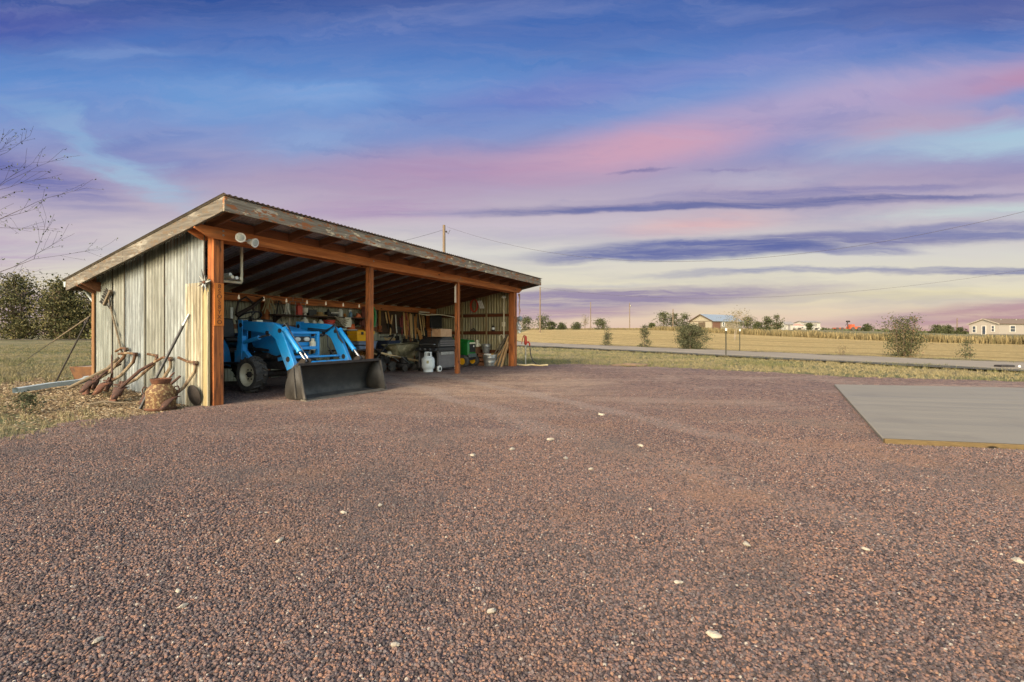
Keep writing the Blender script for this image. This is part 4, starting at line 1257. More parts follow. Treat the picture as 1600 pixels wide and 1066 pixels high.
def tractor():
    t = thing('tractor', 'bright blue compact tractor with front loader parked nose out under the shed roof', 'tractor', S(1.74, 0.82, 0.012), RZ)
    for sd in (-1, 1):
        wheel(t, sd * 0.53, 0.0, 0.315, 0.215, 0.185, 15, sd)
        wheel(t, sd * 0.50, 1.62, 0.47, 0.31, 0.26, 18, sd)
    # hood: lofted sections
    def section(y, hw, z0, z1, rc):
        P = []
        for cx, cz, a0 in ((hw - rc, z1 - rc, 0), (-(hw - rc), z1 - rc, 90)):
            for k in range(6):
                a = radians(a0 + 90 * k / 5); P.append((cx + rc * cos(a), y, cz + rc * sin(a)))
        P += [(-hw, y, z0 + 0.1), (-hw * 0.82, y, z0), (hw * 0.82, y, z0), (hw, y, z0 + 0.1)]
        return P
    b = B(); rows = [section(-0.585, 0.185, 0.70, 0.985, 0.06), section(-0.56, 0.215, 0.68, 1.035, 0.07), section(-0.46, 0.24, 0.66, 1.075, 0.07), section(-0.2, 0.255, 0.62, 1.125, 0.07), (section(0.15, 0.265, 0.68, 1.185, 0.07)), section(0.42, 0.27, 0.78, 1.225, 0.06)]
    rows = [r_ + [r_[0]] for r_ in rows]
    b.grid(rows)
    n = len(rows[0]) - 1
    b.f.append(tuple(range(n))); k0 = (len(rows) - 1) * (n + 1); b.f.append(tuple(k0 + i for i in range(n)))
    hood = build('hood', b, M_BLUE, t)
    b = B(); b.prism([(-0.15, -0.592, 0.70), (0.15, -0.592, 0.70), (0.15, -0.592, 0.80), (-0.15, -0.592, 0.80)], (0, 0.02, 0)); b.prism([(-0.17, -0.591, 0.865), (0.17, -0.591, 0.865), (0.17, -0.591, 0.965), (-0.17, -0.591, 0.965)], (0, 0.02, 0))
    for i in range(5):
        b.box(-0.145, 0.145, -0.597, -0.592, 0.71 + 0.018 * i, 0.716 + 0.018 * i)
    build('grille', b, M_BLACK, hood)
    for x in (-0.1, 0.09):
        b = B(); b.lathe([(0.052, -0.592), (0.055, -0.606), (0.045, -0.617), (0.02, -0.622), (0.006, -0.623)], (0, 0, 0), 18, 'y')
        b.v = [(x + p[0] * 1.15, p[1], 0.915 + p[2] * 0.72) for p in b.v]
        build('headlight', b, mat('clear_lamp_glass', (226, 224, 214), (196, 190, 176), 30, 0.12, bmp=0.02), hood)
    b = B(); b.box(-0.255, -0.2, -0.05, 0.4, 0.70, 0.76); b.box(0.2, 0.255, -0.05, 0.4, 0.70, 0.76)
    build('side_vent', b, M_BLACK, hood)
    # grille guard
    b = B(); gy = -0.655
    for x in (-0.27, 0.27):
        b.box(x - 0.022, x + 0.022, gy - 0.035, gy + 0.03, 0.60, 1.055)
        b.bar((x, gy + 0.02, 0.63), (x * 0.9, -0.3, 0.56), 0.04, 0.07)
    b.box(-0.25, 0.25, gy - 0.03, gy + 0.02, 1.01, 1.05); b.box(-0.25, 0.25, gy - 0.028, gy + 0.022, 0.735, 0.79); b.box(-0.25, 0.25, gy - 0.03, gy + 0.02, 0.60, 0.635)
    build('grille_guard', b, M_BLUE, t, bev=0.006)
    b = B(); b.lathe([(0.01, 0.72), (0.05, 0.72), (0.055, 0.74), (0.055, 0.86), (0.05, 0.875), (0.03, 0.88), (0.03, 0.93), (0.01, 0.93)], (0.195, -0.625, 0.0), 14); build('oil_filter', b, M_CREAMP, t)
    # engine, frame, axle, drive train
    b = B(); b.box(-0.17, 0.17, -0.5, 1.2, 0.38, 0.66); b.box(-0.2, 0.2, 1.2, 1.9, 0.35, 0.75); b.box(-0.21, 0.21, -0.3, 0.4, 0.55, 0.78); b.tube([(-0.42, 0, 0.30), (0.42, 0, 0.30)], 0.06, 10); b.tube([(-0.4, 1.62, 0.47), (0.4, 1.62, 0.47)], 0.08, 10)
    b.lathe([(0.045, -0.36), (0.06, -0.3), (0.06, 0.0), (0.04, 0.03)], (-0.25, 0.3, 0.62), 10, 'y')
    build('engine_block', b, M_IRON, t, bev=0.01)
    b = B(); b.box(-0.47, -0.22, 0.55, 1.2, 0.46, 0.49); b.box(0.22, 0.47, 0.55, 1.2, 0.46, 0.49); build('footplate', b, M_IRON, t)
    # dash, wheel, seat, fenders
    b = B(); b.prism([(-0.2, 0.44, 0.72), (-0.2, 0.75, 0.72), (-0.2, 0.70, 1.18), (-0.2, 0.62, 1.29), (-0.2, 0.46, 1.27)], (0.4, 0, 0)); build('dashboard', b, M_BLACK, t, bev=0.02)
    b = B(); c = Vector((0, 0.86, 1.335)); ax = Matrix.Rotation(radians(-28), 4, 'X')
    b.tube([tuple(c + ax @ Vector((0.20 * cos(2 * pi * i / 24), 0.20 * sin(2 * pi * i / 24), 0))) for i in range(24)], 0.016, 8, closed=True)
    for i in range(3):
        a = 2 * pi * i / 3 + 0.5; b.tube([tuple(c + Vector((0, 0, -0.02))), tuple(c + ax @ Vector((0.19 * cos(a), 0.19 * sin(a), 0)))], 0.012, 6)
    b.tube([(0, 0.7, 1.15), tuple(c)], 0.025, 8); build('steering_wheel', b, M_BLACK, t)
    b = B(); b.tube([(-0.16, 0.5, 1.25), (-0.2, 0.5, 1.37), (-0.23, 0.46, 1.42)], 0.008, 6); build('work_lamp_stalk', b, M_BLACK, t)
    b = B(); b.tube([(-0.25, 0.8, 0.95), (-0.3, 0.78, 1.2), (-0.305, 0.78, 1.26)], [0.012, 0.012, 0.028], 8); build('joystick', b, M_BLACK, t)
    b = B(); b.box(-0.24, -0.12, 0.30, 0.44, 1.20, 1.262); build('filler_cap', b, M_CREAMP, t, bev=0.01)
    b = B(); b.prism([(-0.24, 1.2, 0.86), (-0.24, 1.68, 0.84), (-0.24, 1.68, 0.93), (-0.24, 1.2, 0.96)], (0.48, 0, 0)); b.prism([(-0.23, 1.64, 0.9), (-0.23, 1.74, 0.9), (-0.23, 1.82, 1.32), (-0.23, 1.74, 1.33)], (0.46, 0, 0)); build('seat', b, M_BLACK, t, bev=0.03)
    for sd in (-1, 1):
        b = B(); rows = []
        for i in range(13):
            a = radians(188 - 14 * i); rr = 0.56
            y, z = 1.62 + rr * cos(a), 0.47 + rr * sin(a)
            rows.append([(sd * 0.24, y, z), (sd * 0.3, y, z + 0.02), (sd * 0.66, y, z + 0.02), (sd * 0.68, y, z - 0.03)])
        b.grid(rows)
        b.prism([(sd * 0.24, 1.10, 0.5), (sd * 0.24, 2.1, 0.6), (sd * 0.24, 1.9, 0.96), (sd * 0.24, 1.3, 0.94)], (sd * 0.02, 0, 0))
        build('fender', b, M_BLUE, t, recalc=False)
    # loader
    ARM = [(0.22, 1.235), (-0.60, 1.195), (-0.74, 1.165), (-0.86, 1.085), (-1.155, 0.545), (-1.165, 0.44), (-1.09, 0.335), (-1.03, 0.35), (-0.70, 0.925), (-0.58, 1.0), (0.22, 1.085)]
    for sd in (-1, 1):
        x = sd * 0.57
        b = B(); b.prism([(x - 0.035, y, z) for y, z in ARM], (0.07, 0, 0))
        arm = build('loader_arm', b, M_BLUE, t, bev=0.008)
        for y, z, rr, hw in ((0.17, 1.16, 0.04, 0.055), (-0.83, 1.06, 0.035, 0.055), (-1.10, 0.39, 0.035, 0.055), (-0.52, 1.03, 0.03, 0.055), (-1.02, 0.60, 0.045, 0.04)):
            b = B(); b.lathe([(rr, -hw), (rr, hw)], (x, y, z), 12, 'x'); build('pin', b, M_IRON, arm)
        b = B(); b.prism([(x - 0.05, 0.16, 0.55), (x - 0.05, 0.32, 0.55), (x - 0.05, 0.26, 0.95), (x - 0.05, 0.24, 1.25), (x - 0.05, 0.13, 1.25), (x - 0.05, 0.13, 0.95)], (0.014, 0, 0)); b.prism([(x + 0.04, 0.16, 0.55), (x + 0.04, 0.32, 0.55), (x + 0.04, 0.26, 0.95), (x + 0.04, 0.24, 1.25), (x + 0.04, 0.13, 1.25), (x + 0.04, 0.13, 0.95)], (0.014, 0, 0))
        b.box(x - 0.035, x + 0.035, 0.14, 0.18, 0.56, 0.98)
        b.bar((x, 0.2, 0.58), (sd * 0.2, 0.25, 0.46), 0.14, 0.09); b.prism([(x - 0.04, 0.36, 0.52), (x - 0.04, -0.12, 0.52), (x - 0.04, -0.05, 0.6), (x - 0.04, 0.1, 0.72), (x - 0.04, 0.36, 0.72)], (0.08, 0, 0))
        build('loader_tower', b, M_BLUE, t, bev=0.006)
        # lift cylinder
        b = B(); b.tube([(x, 0.16, 0.86), (x, -0.25, 0.945)], 0.036, 12); cy = build('lift_cylinder', b, M_BLUE, t)
        b = B(); b.tube([(x, -0.25, 0.945), (x, -0.52, 1.0)], 0.018, 10); build('rod', b, M_STEEL, cy)
        # bucket cylinder
        p0, p1 = Vector((x, -0.90, 1.075)), Vector((x, -1.41, 0.565))
        b = B(); q = p0.lerp(p1, 0.66); b.tube([p0, q], 0.038, 12); b.tube([q, p0.lerp(p1, 0.7)], 0.045, 12); b.tube([p0.lerp(p1, -0.03), p0.lerp(p1, 0.03)], 0.05, 12)
        cy = build('bucket_cylinder', b, M_BLUE, t)
        b = B(); b.tube([q, p1], 0.02, 10); build('rod', b, M_STEEL, cy)
        # hoses
        b = B()
        for k in range(2):
            b.tube([(x - sd * 0.05, -0.1, 1.12 - 0.03 * k), (x - sd * 0.06, -0.6, 1.08 - 0.03 * k), (x - sd * 0.08, -0.85, 1.16 + 0.03 * k), (x - sd * 0.09, -0.96, 0.98 - 0.05 * k), (x - sd * 0.04, -1.02, 0.84)], 0.011, 6)
        b.tube([(x - sd * 0.07, -0.65, 0.98), (x - sd * 0.12, -0.72, 0.78), (x - sd * 0.1, -0.86, 0.62)], 0.012, 6)
        build('hydraulic_hose', b, M_BLACK, t)
    b = B(); b.tube([(-0.54, -1.08, 0.50), (0.54, -1.08, 0.50)], 0.055, 16); b.tube([(-0.54, -0.92, 0.615), (0.54, -0.92, 0.615)], 0.02, 10); build('cross_tube', b, M_BLUE, t)
    b = B(); b.tube([(-0.50, -0.80, 1.18), (-0.50, -1.43, 0.545)], 0.009, 8); build('level_rod', b, M_STEEL, t)
    # bucket
    sec = [(-1.755, 0.012), (-1.55, 0.013), (-1.36, 0.016), (-1.30, 0.03), (-1.272, 0.07), (-1.268, 0.15), (-1.29, 0.26), (-1.34, 0.37), (-1.40, 0.46), (-1.47, 0.525), (-1.555, 0.545)]
    b = B(); b.grid([[(-0.84 + 0.1 * i * 1.68 if i < 10 else 0.84, y, z) for i in range(11)] for y, z in sec])
    for sd in (-1, 1):
        o = len(b.v)
        b.v += [(sd * 0.84, y, z) for y, z in sec]
        b.f.append(tuple(o + i for i in range(len(sec))))
    bk = build('bucket', b, M_BUCKET, t, recalc=False)
    md = bk.modifiers.new('plate', 'SOLIDIFY'); md.thickness = 0.012; md.offset = 0
    b = B(); b.box(-0.86, 0.86, -1.59, -1.545, 0.52, 0.565); build('lip', b, M_IRON, bk, bev=0.006)
    b = B(); b.prism([(-0.86, -1.775, 0.004), (-0.86, -1.64, 0.004), (-0.86, -1.64, 0.028), (-0.86, -1.76, 0.016)], (1.72, 0, 0)); build('cutting_edge', b, mat('worn_edge_steel', (150, 144, 132), (112, 106, 96), 14, 0.4, 0.6, c3=(96, 72, 50), t3=0.6), bk)
    for sd in (-1, 1):
        b = B(); b.bar((sd * 0.853, -1.60, 0.53), (sd * 0.853, -1.72, 0.03), 0.014, 0.05, (0, 1, 0)); b.bar((sd * 0.855, -1.47, 0.5), (sd * 0.855, -1.53, 0.03), 0.012, 0.03, (0, 1, 0)); build('side_rib', b, M_BUCKET, bk)
        b = B()
        for dx in (-0.055, 0.055):
            x = sd * 0.57 + dx
            b.prism([(x - 0.006, -1.255, 0.12), (x - 0.006, -1.04, 0.30), (x - 0.006, -1.03, 0.42), (x - 0.006, -1.22, 0.50), (x - 0.006, -1.38, 0.63), (x - 0.006, -1.46, 0.60), (x - 0.006, -1.42, 0.51), (x - 0.006, -1.32, 0.38), (x - 0.006, -1.27, 0.26)], (0.012, 0, 0))
        build('bucket_bracket', b, M_BLUE if False else M_IRON, bk)
tractor()
# ------------------------------------------------------------------ outside, along the left wall
def plow(name, label, v, lean, w, h, kind, group, off=0.34, yaw=0.0, mirror=1, tilt=0.0):
    """old hand plow: curved wooden arm and crossbar, iron frame, turned-up share"""
    z0 = 0.0
    p = S(-off, v, 0); z0 = Hz(p.x, p.y) - 0.01
    t = thing(name, label, 'plow', (p.x, p.y, z0), RZ + yaw, group)
    m = mirror
    # local: x towards the wall, y along the wall
    top = Vector((off - 0.06, m * lean, h))
    b = B(); pts = [Vector((0.05, m * 0.02, 0.17)), Vector((off * 0.45, m * lean * 0.35, h * 0.45)), Vector((off * 0.8, m * lean * 0.85, h * 0.8)), top]
    b.tube(pts, [0.02, 0.024, 0.024, 0.02], 8)
    build('arm', b, W_OLDARM, t)
    b = B(); b.tube([top + Vector((0, -m * 0.03, 0.005)), top + Vector((-0.02, m * w * 0.5, 0.015)), top + Vector((-0.05, m * w, tilt))], [0.02, 0.017, 0.019], 8); build('crossbar', b, W_OLDARM, t)
    b = B(); b.box(top.x - 0.024, top.x + 0.024, top.y - 0.026, top.y + 0.026, h - 0.034, h + 0.026)
    if kind == 1:
        b.tube([(0.06, 0.02, 0.18), (0.02, -m * 0.16, 0.32), (off * 0.6, m * w * 0.9, h - 0.02)], [0.014, 0.013, 0.012], 6)
    build('clamp', b, M_RUSTD, t, bev=0.006)
    b = B()
    b.tube([(0.09, m * 0.03, 0.24), (0.05, m * 0.0, 0.14), (-0.02, -m * 0.06, 0.05)], [0.03, 0.034, 0.026], 8)
    b.tube([(-0.03, m * 0.10, 0.02), (0.02, m * 0.04, 0.15), (0.07, m * 0.05, 0.25)], 0.016, 6)
    b.tube([(0.04, -m * 0.02, 0.2), (0.03, m * 0.13, 0.2)], 0.013, 6)
    build('frame', b, M_RUSTD, t)
    # share: a curved plate
    b = B(); rows = []
    for i in range(7):
        f = i / 6
        row = []
        for j in range(6):
            g_ = j / 5 - 0.5
            wd = 0.27 * (1 - 0.75 * f ** 1.6)
            row.append((-0.10 - 0.14 * f + 0.05 * (g_ * 2) ** 2 + 0.08 * (1 - f), -m * (0.05 + 0.16 * f) + g_ * wd, 0.16 - 0.15 * f + 0.05 * sin(f * pi) + 0.02))
        rows.append(row)
    b.grid(rows)
    o = build('share', b, M_RUST if kind else M_RUSTD, t, recalc=False)
    md = o.modifiers.new('plate', 'SOLIDIFY'); md.thickness = 0.010
    return t

GR = 'old plows leaning along the left wall'
plow('hand_plow', 'old plow at the rear end of the left wall, over the long pale shafts', 2.32, -0.24, 0.22, 0.66, 0, GR, 0.4, tilt=-0.04)
plow('hand_plow', 'old plow with a level tan crossbar, second from the rear along the left wall', 1.96, -0.16, 0.40, 0.60, 1, GR, 0.38)
plow('hand_plow', 'old plow with a short crossbar at the middle of the left wall', 1.52, -0.32, 0.14, 0.62, 0, GR, 0.40, tilt=0.03, yaw=0.2)
plow('hand_plow', 'old plow half hidden behind the rusty milk can', 0.94, -0.14, 0.34, 0.64, 0, GR, 0.26, tilt=-0.06)
plow('hand_plow', 'old plow nearest the corner post, its tan handle against the cream sheet', 0.32, -0.16, 0.34, 0.62, 0, GR, 0.30, tilt=0.07)
# extra iron: cultivator shanks
def shank(label, v, off, h, lean, rad=0.016):
    p = S(-off, v, 0); z = Hz(p.x, p.y)
    t = thing('cultivator_foot', label, 'farm tool', (p.x, p.y, z), RZ, 'loose cultivator feet along the left wall')
    b = B(); b.tube([(0, 0, 0.0), (0.04, lean * 0.2, h * 0.3), (off * 0.5, lean * 0.7, h * 0.75), (off - 0.05, lean, h)], [rad, rad, rad, rad * 0.8], 7); build('shank', b, M_RUSTD, t)
    b = B(); b.prism([(-0.03, -0.09, 0.0), (0.03, 0.0, 0.14), (-0.03, 0.09, 0.0), (-0.08, 0.0, -0.02)], (0.012, 0, 0.004)); build('blade', b, M_RUST, t)
shank('rusty duckfoot blade on a short shank left of the plow with the level crossbar', 2.2, 0.5, 0.42, 0.06)
shank('dark curved shank leaning between the milk can and the cream sheet', 0.66, 0.3, 0.40, -0.10, 0.02)
shank('second dark shank with a split tip right beside the milk can', 0.78, 0.28, 0.44, -0.06, 0.014)
shank('rusty iron shank leaning left of the milk can behind the black pole', 1.38, 0.5, 0.56, -0.2, 0.024)
# worn disc
p = S(-0.10, 0.17, 0); t = thing('coulter_disc', 'dark round coulter disc propped between corner board and nearest plow', 'disc', (p.x, p.y, Hz(p.x, p.y)), RZ)
b = B(); b.lathe([(0.015, 0.0), (0.10, 0.012), (0.15, 0.03), (0.152, 0.02), (0.10, 0.0), (0.015, -0.012)], (0, 0, 0), 26, 'x'); b.move(Matrix.Translation((0, 0, 0.15)) @ Matrix.Rotation(-0.2, 4, 'Y')); build('disc', b, M_IRON, t)

# long pale shafts leaning at the rear end
for i, (v0, off, v1, h, lab) in enumerate(((2.62, 0.36, 2.22, 0.52, 'upper pale wooden shaft leaning at the rear end of the left wall'), (2.86, 0.50, 2.16, 0.46, 'lower pale wooden shaft reaching the ground beside the rear corner'))):
    a = S(-off, v0, 0); a.z = Hz(a.x, a.y) + 0.02; c = S(-0.10, v1, h + 0.12)
    b = B(); b.tube([(0, 0, 0), (c - a) * 0.5 + Vector((0, 0, -0.01)), c - a], [0.026, 0.028, 0.022], 8)
    tag(build('wooden_shaft', b, W_OLD, None, a), lab, 'shaft', 'pale shafts at the rear end of the left wall')

# milk can
def milk_can():
    p = S(-0.42, 0.34, 0); p = Vector((-4.76, 6.33, 0)); z = Hz(p.x, p.y) - 0.01
    t = thing('milk_can', 'squat rusty milk can with pale paint remains standing in wood chips by the wall', 'milk can', (p.x, p.y, z), 0.4)
    b = B(); b.lathe([(0.165, 0.0), (0.172, 0.012), (0.166, 0.03), (0.168, 0.05), (0.170, 0.24), (0.168, 0.262), (0.150, 0.295), (0.112, 0.335), (0.100, 0.35), (0.100, 0.385)], (0, 0, 0), 32, cap=False); build('body', b, M_CAN, t)
    b = B(); b.lathe([(0.176, 0.006), (0.182, 0.014), (0.182, 0.028), (0.170, 0.036)], (0, 0, 0), 32, cap=False); build('foot_band', b, M_RUST, t)
    b = B(); b.lathe([(0.104, 0.355), (0.118, 0.395), (0.124, 0.42), (0.116, 0.424), (0.10, 0.40), (0.01, 0.395)], (0, 0, 0), 28); build('rim', b, M_RUST, t)
    b = B(); b.tube([(0.15, 0, 0.30), (0.19, 0, 0.315), (0.205, 0, 0.28), (0.20, 0, 0.235), (0.172, 0, 0.22)], 0.009, 8); b.tube([(-0.15, 0, 0.30), (-0.19, 0, 0.315), (-0.205, 0, 0.28), (-0.20, 0, 0.235), (-0.172, 0, 0.22)], 0.009, 8); build('handle', b, M_RUSTD, t)
milk_can()

# black pole with a pale tip leaning on the wall
a = Vector((-5.02, 6.30, 0)); a.z = Hz(a.x, a.y); c = S(-0.035, 0.37, 1.30)
t = thing('digging_bar', 'long black pole with a pale tip leaning on the wall behind the milk can', 'bar', a)
b = B(); d = c - a; b.tube([(0, 0, 0), d * 0.87], 0.019, 10); build('shaft', b, M_BLACK, t)
b = B(); b.tube([d * 0.87, d * 0.9, d], [0.02, 0.018, 0.014], 10); build('tip', b, M_GREYM, t)

# hanging push broom
t = fixed('push_broom', 'worn push broom hung head up on the rear half of the left wall', 'broom', -0.03, 2.66, 1.60)
b = B(); b.bar((-0.035, 0.12, -0.10), (-0.035, -0.10, 0.13), 0.045, 0.05, (1, 0, 0)); build('head', b, W_OLD, t, bev=0.004)
b = B(); r = random.Random(8)
for i in range(60):
    f = r.random(); p0 = Vector((-0.05, 0.12 - 0.22 * f, -0.10 + 0.23 * f)); b.tube([p0, p0 + Vector((-0.03 + r.uniform(-0.01, 0.01), 0.055 + r.uniform(-0.01, 0.01), 0.05 + r.uniform(-0.012, 0.012)))], 0.004, 4)
build('bristles', b, mat('black_bristles', (52, 48, 42), (34, 32, 30), 30, 0.9), t)
b = B(); b.tube([(-0.03, -0.02, -0.02), (-0.022, -0.12, -0.28), (-0.02, -0.44, -0.92)], 0.014, 8); build('handle', b, W_OLD, t)
b = B(); b.tube([(-0.04, 0.06, -0.06), (-0.04, -0.07, -0.17), (-0.04, -0.06, 0.06)], 0.007, 6); build('brace', b, M_IRON, t)

# rear of the left end: gutter extension, box, rod and stick
a, c = Vector((-7.45, 7.0, 0)), S(-0.10, D_ + 0.10, 0.0)
a.z, c.z = Hz(a.x, a.y) + 0.03, Hz(c.x, c.y) + 0.14
d = c - a; sd = Vector((-d.y, d.x, 0)).normalized()
t = thing('gutter_extension', 'pale blue-white gutter extension lying on the grass from the rear corner', 'gutter', a)
b = B(); q = d * 0.93 - Vector((0, 0, 0.10)); q0 = Vector((0, 0, 0))
P = []
for p in (q0, q * 0.5 + Vector((0, 0, 0.01)), q):
    P.append([p + sd * 0.055 + Vector((0, 0, 0.07)), p + sd * 0.05, p - sd * 0.05, p - sd * 0.055 + Vector((0, 0, 0.07)), p - sd * 0.02 + Vector((0, 0, 0.078)), p + sd * 0.055 + Vector((0, 0, 0.07))])
b.grid(P); build('trough', b, M_GUTTER, t, recalc=False)
b = B(); b.tube([q + Vector((0, 0, 0.035)) - d.normalized() * 0.05, q + Vector((0, 0, 0.05)) + d.normalized() * 0.08, d], [0.045, 0.05, 0.042], 10); build('elbow', b, M_GUTTER, t)

bx = Vector((-7.98, 9.0, 0)); bx.z = Hz(bx.x, bx.y)
t = thing('steel_box', 'shallow rusty orange steel box on the grass behind the rear corner of the shed', 'box', bx, 0.12); t.scale = (0.72, 0.72, 0.95)
b = B(); b.prism([(-0.36, -0.30, 0.03), (0.62, -0.30, 0.03), (0.70, -0.36, 0.27), (-0.44, -0.36, 0.27)], (0, 0.02, 0)); b.prism([(-0.36, 0.9, 0.03), (0.62, 0.9, 0.03), (0.70, 0.96, 0.27), (-0.44, 0.96, 0.27)], (0, -0.02, 0)); b.prism([(-0.36, -0.30, 0.03), (-0.36, 0.9, 0.03), (-0.44, 0.96, 0.27), (-0.44, -0.36, 0.27)], (0.02, 0, 0)); b.prism([(0.60, -0.30, 0.03), (0.60, 0.9, 0.03), (0.68, 0.96, 0.27), (0.68, -0.36, 0.27)], (0.02, 0, 0)); b.box(-0.36, 0.62, -0.30, 0.9, 0.02, 0.04)
build('tray', b, M_ORANGEBOX, t, bev=0.006)
b = B(); b.box(-0.43, 0.68, -0.34, 0.95, 0.24, 0.262); build('lid', b, mat('grey_box_lid', (150, 138, 122), (118, 106, 92), 8, 0.8, c3=(110, 76, 50), t3=0.6), t, bev=0.005)

a = Vector((-7.98, 8.15, 0)); a.z = Hz(a.x, a.y); c = S(-0.02, D_ + 0.2, 1.32)
b = B(); b.tube([(0, 0, 0), c - a], 0.012, 8); tag(build('thin_rod', b, M_IRON, None, a), 'thin dark rod leaning from the grass to the rear corner board', 'rod')
a2 = Vector((-13.7, 12.9, 0)); a2.z = Hz(a2.x, a2.y); c2 = S(0.0, D_ + 0.19, 1.34)
t = thing('guy_wire', 'pale-sleeved guy wire slanting from the rear corner post into the grass', 'guy wire', a2)
d2 = c2 - a2
b = B(); b.tube([(0, 0, 0), d2 * 0.62], 0.008, 6); build('wire', b, M_IRON, t)
b = B(); b.tube([d2 * 0.60, d2], 0.013, 8); build('sleeve', b, W_OLD, t)

b = B(); r = random.Random(4); pts = [(0, 0, 0.03), (0.15, 0.06, 0.06), (0.32, 0.08, 0.04), (0.5, 0.16, 0.03)]
b.tube(pts, [0.014, 0.018, 0.014, 0.006], 7); b.tube([(0.15, 0.06, 0.05), (0.22, 0.0, 0.04), (0.34, -0.05, 0.02)], [0.01, 0.008, 0.004], 6)
tag(build('dry_branch', b, W_OLD, None, (-5.75, 6.35, Hz(-5.75, 6.35))), 'forked dry branch lying on the wood chips left of the milk can', 'branch')
# ------------------------------------------------------------------ inside the shed
BK = D_ - 0.05          # face of the back girt
def one(name, label, cat, b, m, u, v, w, group=None, rz=0.0, bev=0.0):
    return tag(build(name, b, m, None, S(u, v, w), RZ + rz, bev=bev), label, cat, group)

# string of bulbs on the rear header
t = fixed('string_lights', 'string of small pale bulbs hung along the rear header beam', 'string lights', 0, D_ - 0.235, 1.885)
b = B(); pts = []
us = [2.0 + 0.575 * i for i in range(8)]
for i in range(len(us) - 1):
    for k in range(4):
        f = k / 4; pts.append((us[i] + (us[i + 1] - us[i]) * f, 0, 0.0 - 0.03 * sin(pi * f)))
pts.append((us[-1], 0, 0)); b.tube(pts, 0.005, 5); build('cord', b, M_BLACK, t)
bulb_m = mat('frosted_bulb', (240, 228, 200), (228, 214, 184), 6, 0.3, bmp=0)
bulb_m.node_tree.nodes['Principled BSDF'].inputs['Emission Color'].default_value = (1, 0.82, 0.55, 1)
bulb_m.node_tree.nodes['Principled BSDF'].inputs['Emission Strength'].default_value = 0.07
for i in range(7):
    b = B(); b.lathe([(0.012, 0.0), (0.013, -0.03), (0.019, -0.05), (0.023, -0.07), (0.017, -0.088), (0.004, -0.094)], (us[i] + 0.36, 0, -0.02), 12); build('bulb', b, bulb_m, t)

# shelves
t = fixed('wall_shelf', 'upper dark wall shelf on the back wall above the tractor hood', 'shelf', 0, 0, 0)
b = B(); b.box(3.1, 5.95, 2.82, D_ - 0.01, 1.455, 1.485); build('board', b, W_SHELF, t)
for u in (3.3, 4.6, 5.85):
    b = B(); b.prism([(u, D_ - 0.03, 1.455), (u, 2.86, 1.455), (u, D_ - 0.03, 1.25)], (0.025, 0, 0)); build('bracket', b, W_SHELF, t)
t = fixed('wall_shelf', 'lower dark shelf on the back wall holding white jugs and a red bucket', 'shelf', 0, 0, 0)
b = B(); b.box(3.1, 5.62, 2.80, D_ - 0.01, 1.10, 1.13); build('board', b, W_SHELF, t)
for u in (3.2, 4.4, 5.55):
    b = B(); b.box(u, u + 0.04, D_ - 0.06, D_ - 0.01, 0.0, 1.10); build('upright', b, W_SHELF, t)
REDP = mat('red_plastic', (206, 62, 36), (178, 48, 28), 8, 0.45, bmp=0.04)
ORP = mat('orange_plastic', (226, 116, 58), (200, 94, 44), 8, 0.5, bmp=0.04)
JUG = mat('milky_plastic', (236, 231, 216), (216, 210, 192), 9, 0.5, bmp=0.04, c3=(150, 146, 132), t3=0.66)
NAVY = mat('navy_plastic', (52, 60, 84), (40, 46, 66), 8, 0.5, bmp=0.05)
GRB = mat('grey_blue_plastic', (128, 142, 166), (110, 122, 146), 8, 0.55, bmp=0.05)
YEL = mat('yellow_tool_box_plastic', (248, 182, 30), (236, 168, 24), 8, 0.45, bmp=0.04)
TAN = mat('tan_felt', (176, 146, 96), (146, 116, 72), 14, 0.9)
BLUEP = mat('blue_plastic', (110, 146, 176), (92, 124, 156), 8, 0.4, bmp=0.04)
PAPER = mat('white_paper_bag', (240, 235, 216), (226, 218, 194), 9, 0.8, c3=(120, 100, 66), t3=0.68)
# upper shelf
b = B(); b.prism([(-0.07, -0.05, 0), (0.07, -0.05, 0), (0.07, -0.05, 0.2), (0.02, -0.05, 0.24), (-0.07, -0.05, 0.22)], (0, 0.1, 0)); b.tube([(-0.04, 0, 0.21), (-0.02, 0, 0.27), (0.05, 0, 0.26)], 0.014, 8); one('fuel_can', 'red fuel can at the left of the upper shelf', 'can', b, REDP, 3.82, 2.96, 1.485, bev=0.012)
b = B(); b.lathe([(0.05, 0), (0.03, 0.02), (0.03, 0.05), (0.065, 0.07), (0.07, 0.18), (0.06, 0.185)], n=14); one('white_canister', 'white cup-shaped canister beside the red fuel can', 'canister', b, JUG, 4.0, 2.96, 1.485)
b = B(); b.lathe([(0.19, 0.0), (0.18, 0.025), (0.09, 0.035), (0.085, 0.09), (0.04, 0.105), (0.01, 0.106)], n=20); one('straw_hat', 'flat tan hat lying on the upper shelf', 'hat', b, TAN, 4.45, 2.98, 1.485)
b = B(); b.box(-0.11, 0.11, -0.08, 0.08, 0, 0.15); b.tube([(-0.08, 0, 0.15), (-0.05, 0, 0.2), (0.05, 0, 0.2), (0.08, 0, 0.15)], 0.012, 6); one('black_case', 'black case with a handle standing behind the tan hat', 'case', b, M_BLACK, 4.25, 3.06, 1.485, bev=0.01)
b = B(); b.lathe([(0.07, 0), (0.09, 0.03), (0.095, 0.11), (0.03, 0.13), (0.02, 0.2), (0.01, 0.2)], n=16); one('black_pot', 'round black pot right of the tan hat', 'pot', b, M_BLACK, 4.72, 2.98, 1.485)
b = B(); b.lathe([(0.09, 0.0), (0.13, 0.03), (0.135, 0.055), (0.10, 0.05), (0.02, 0.03)], n=18); one('white_dish', 'white enamel dish lying against the black pot', 'dish', b, M_WHITE, 4.86, 2.94, 1.54)
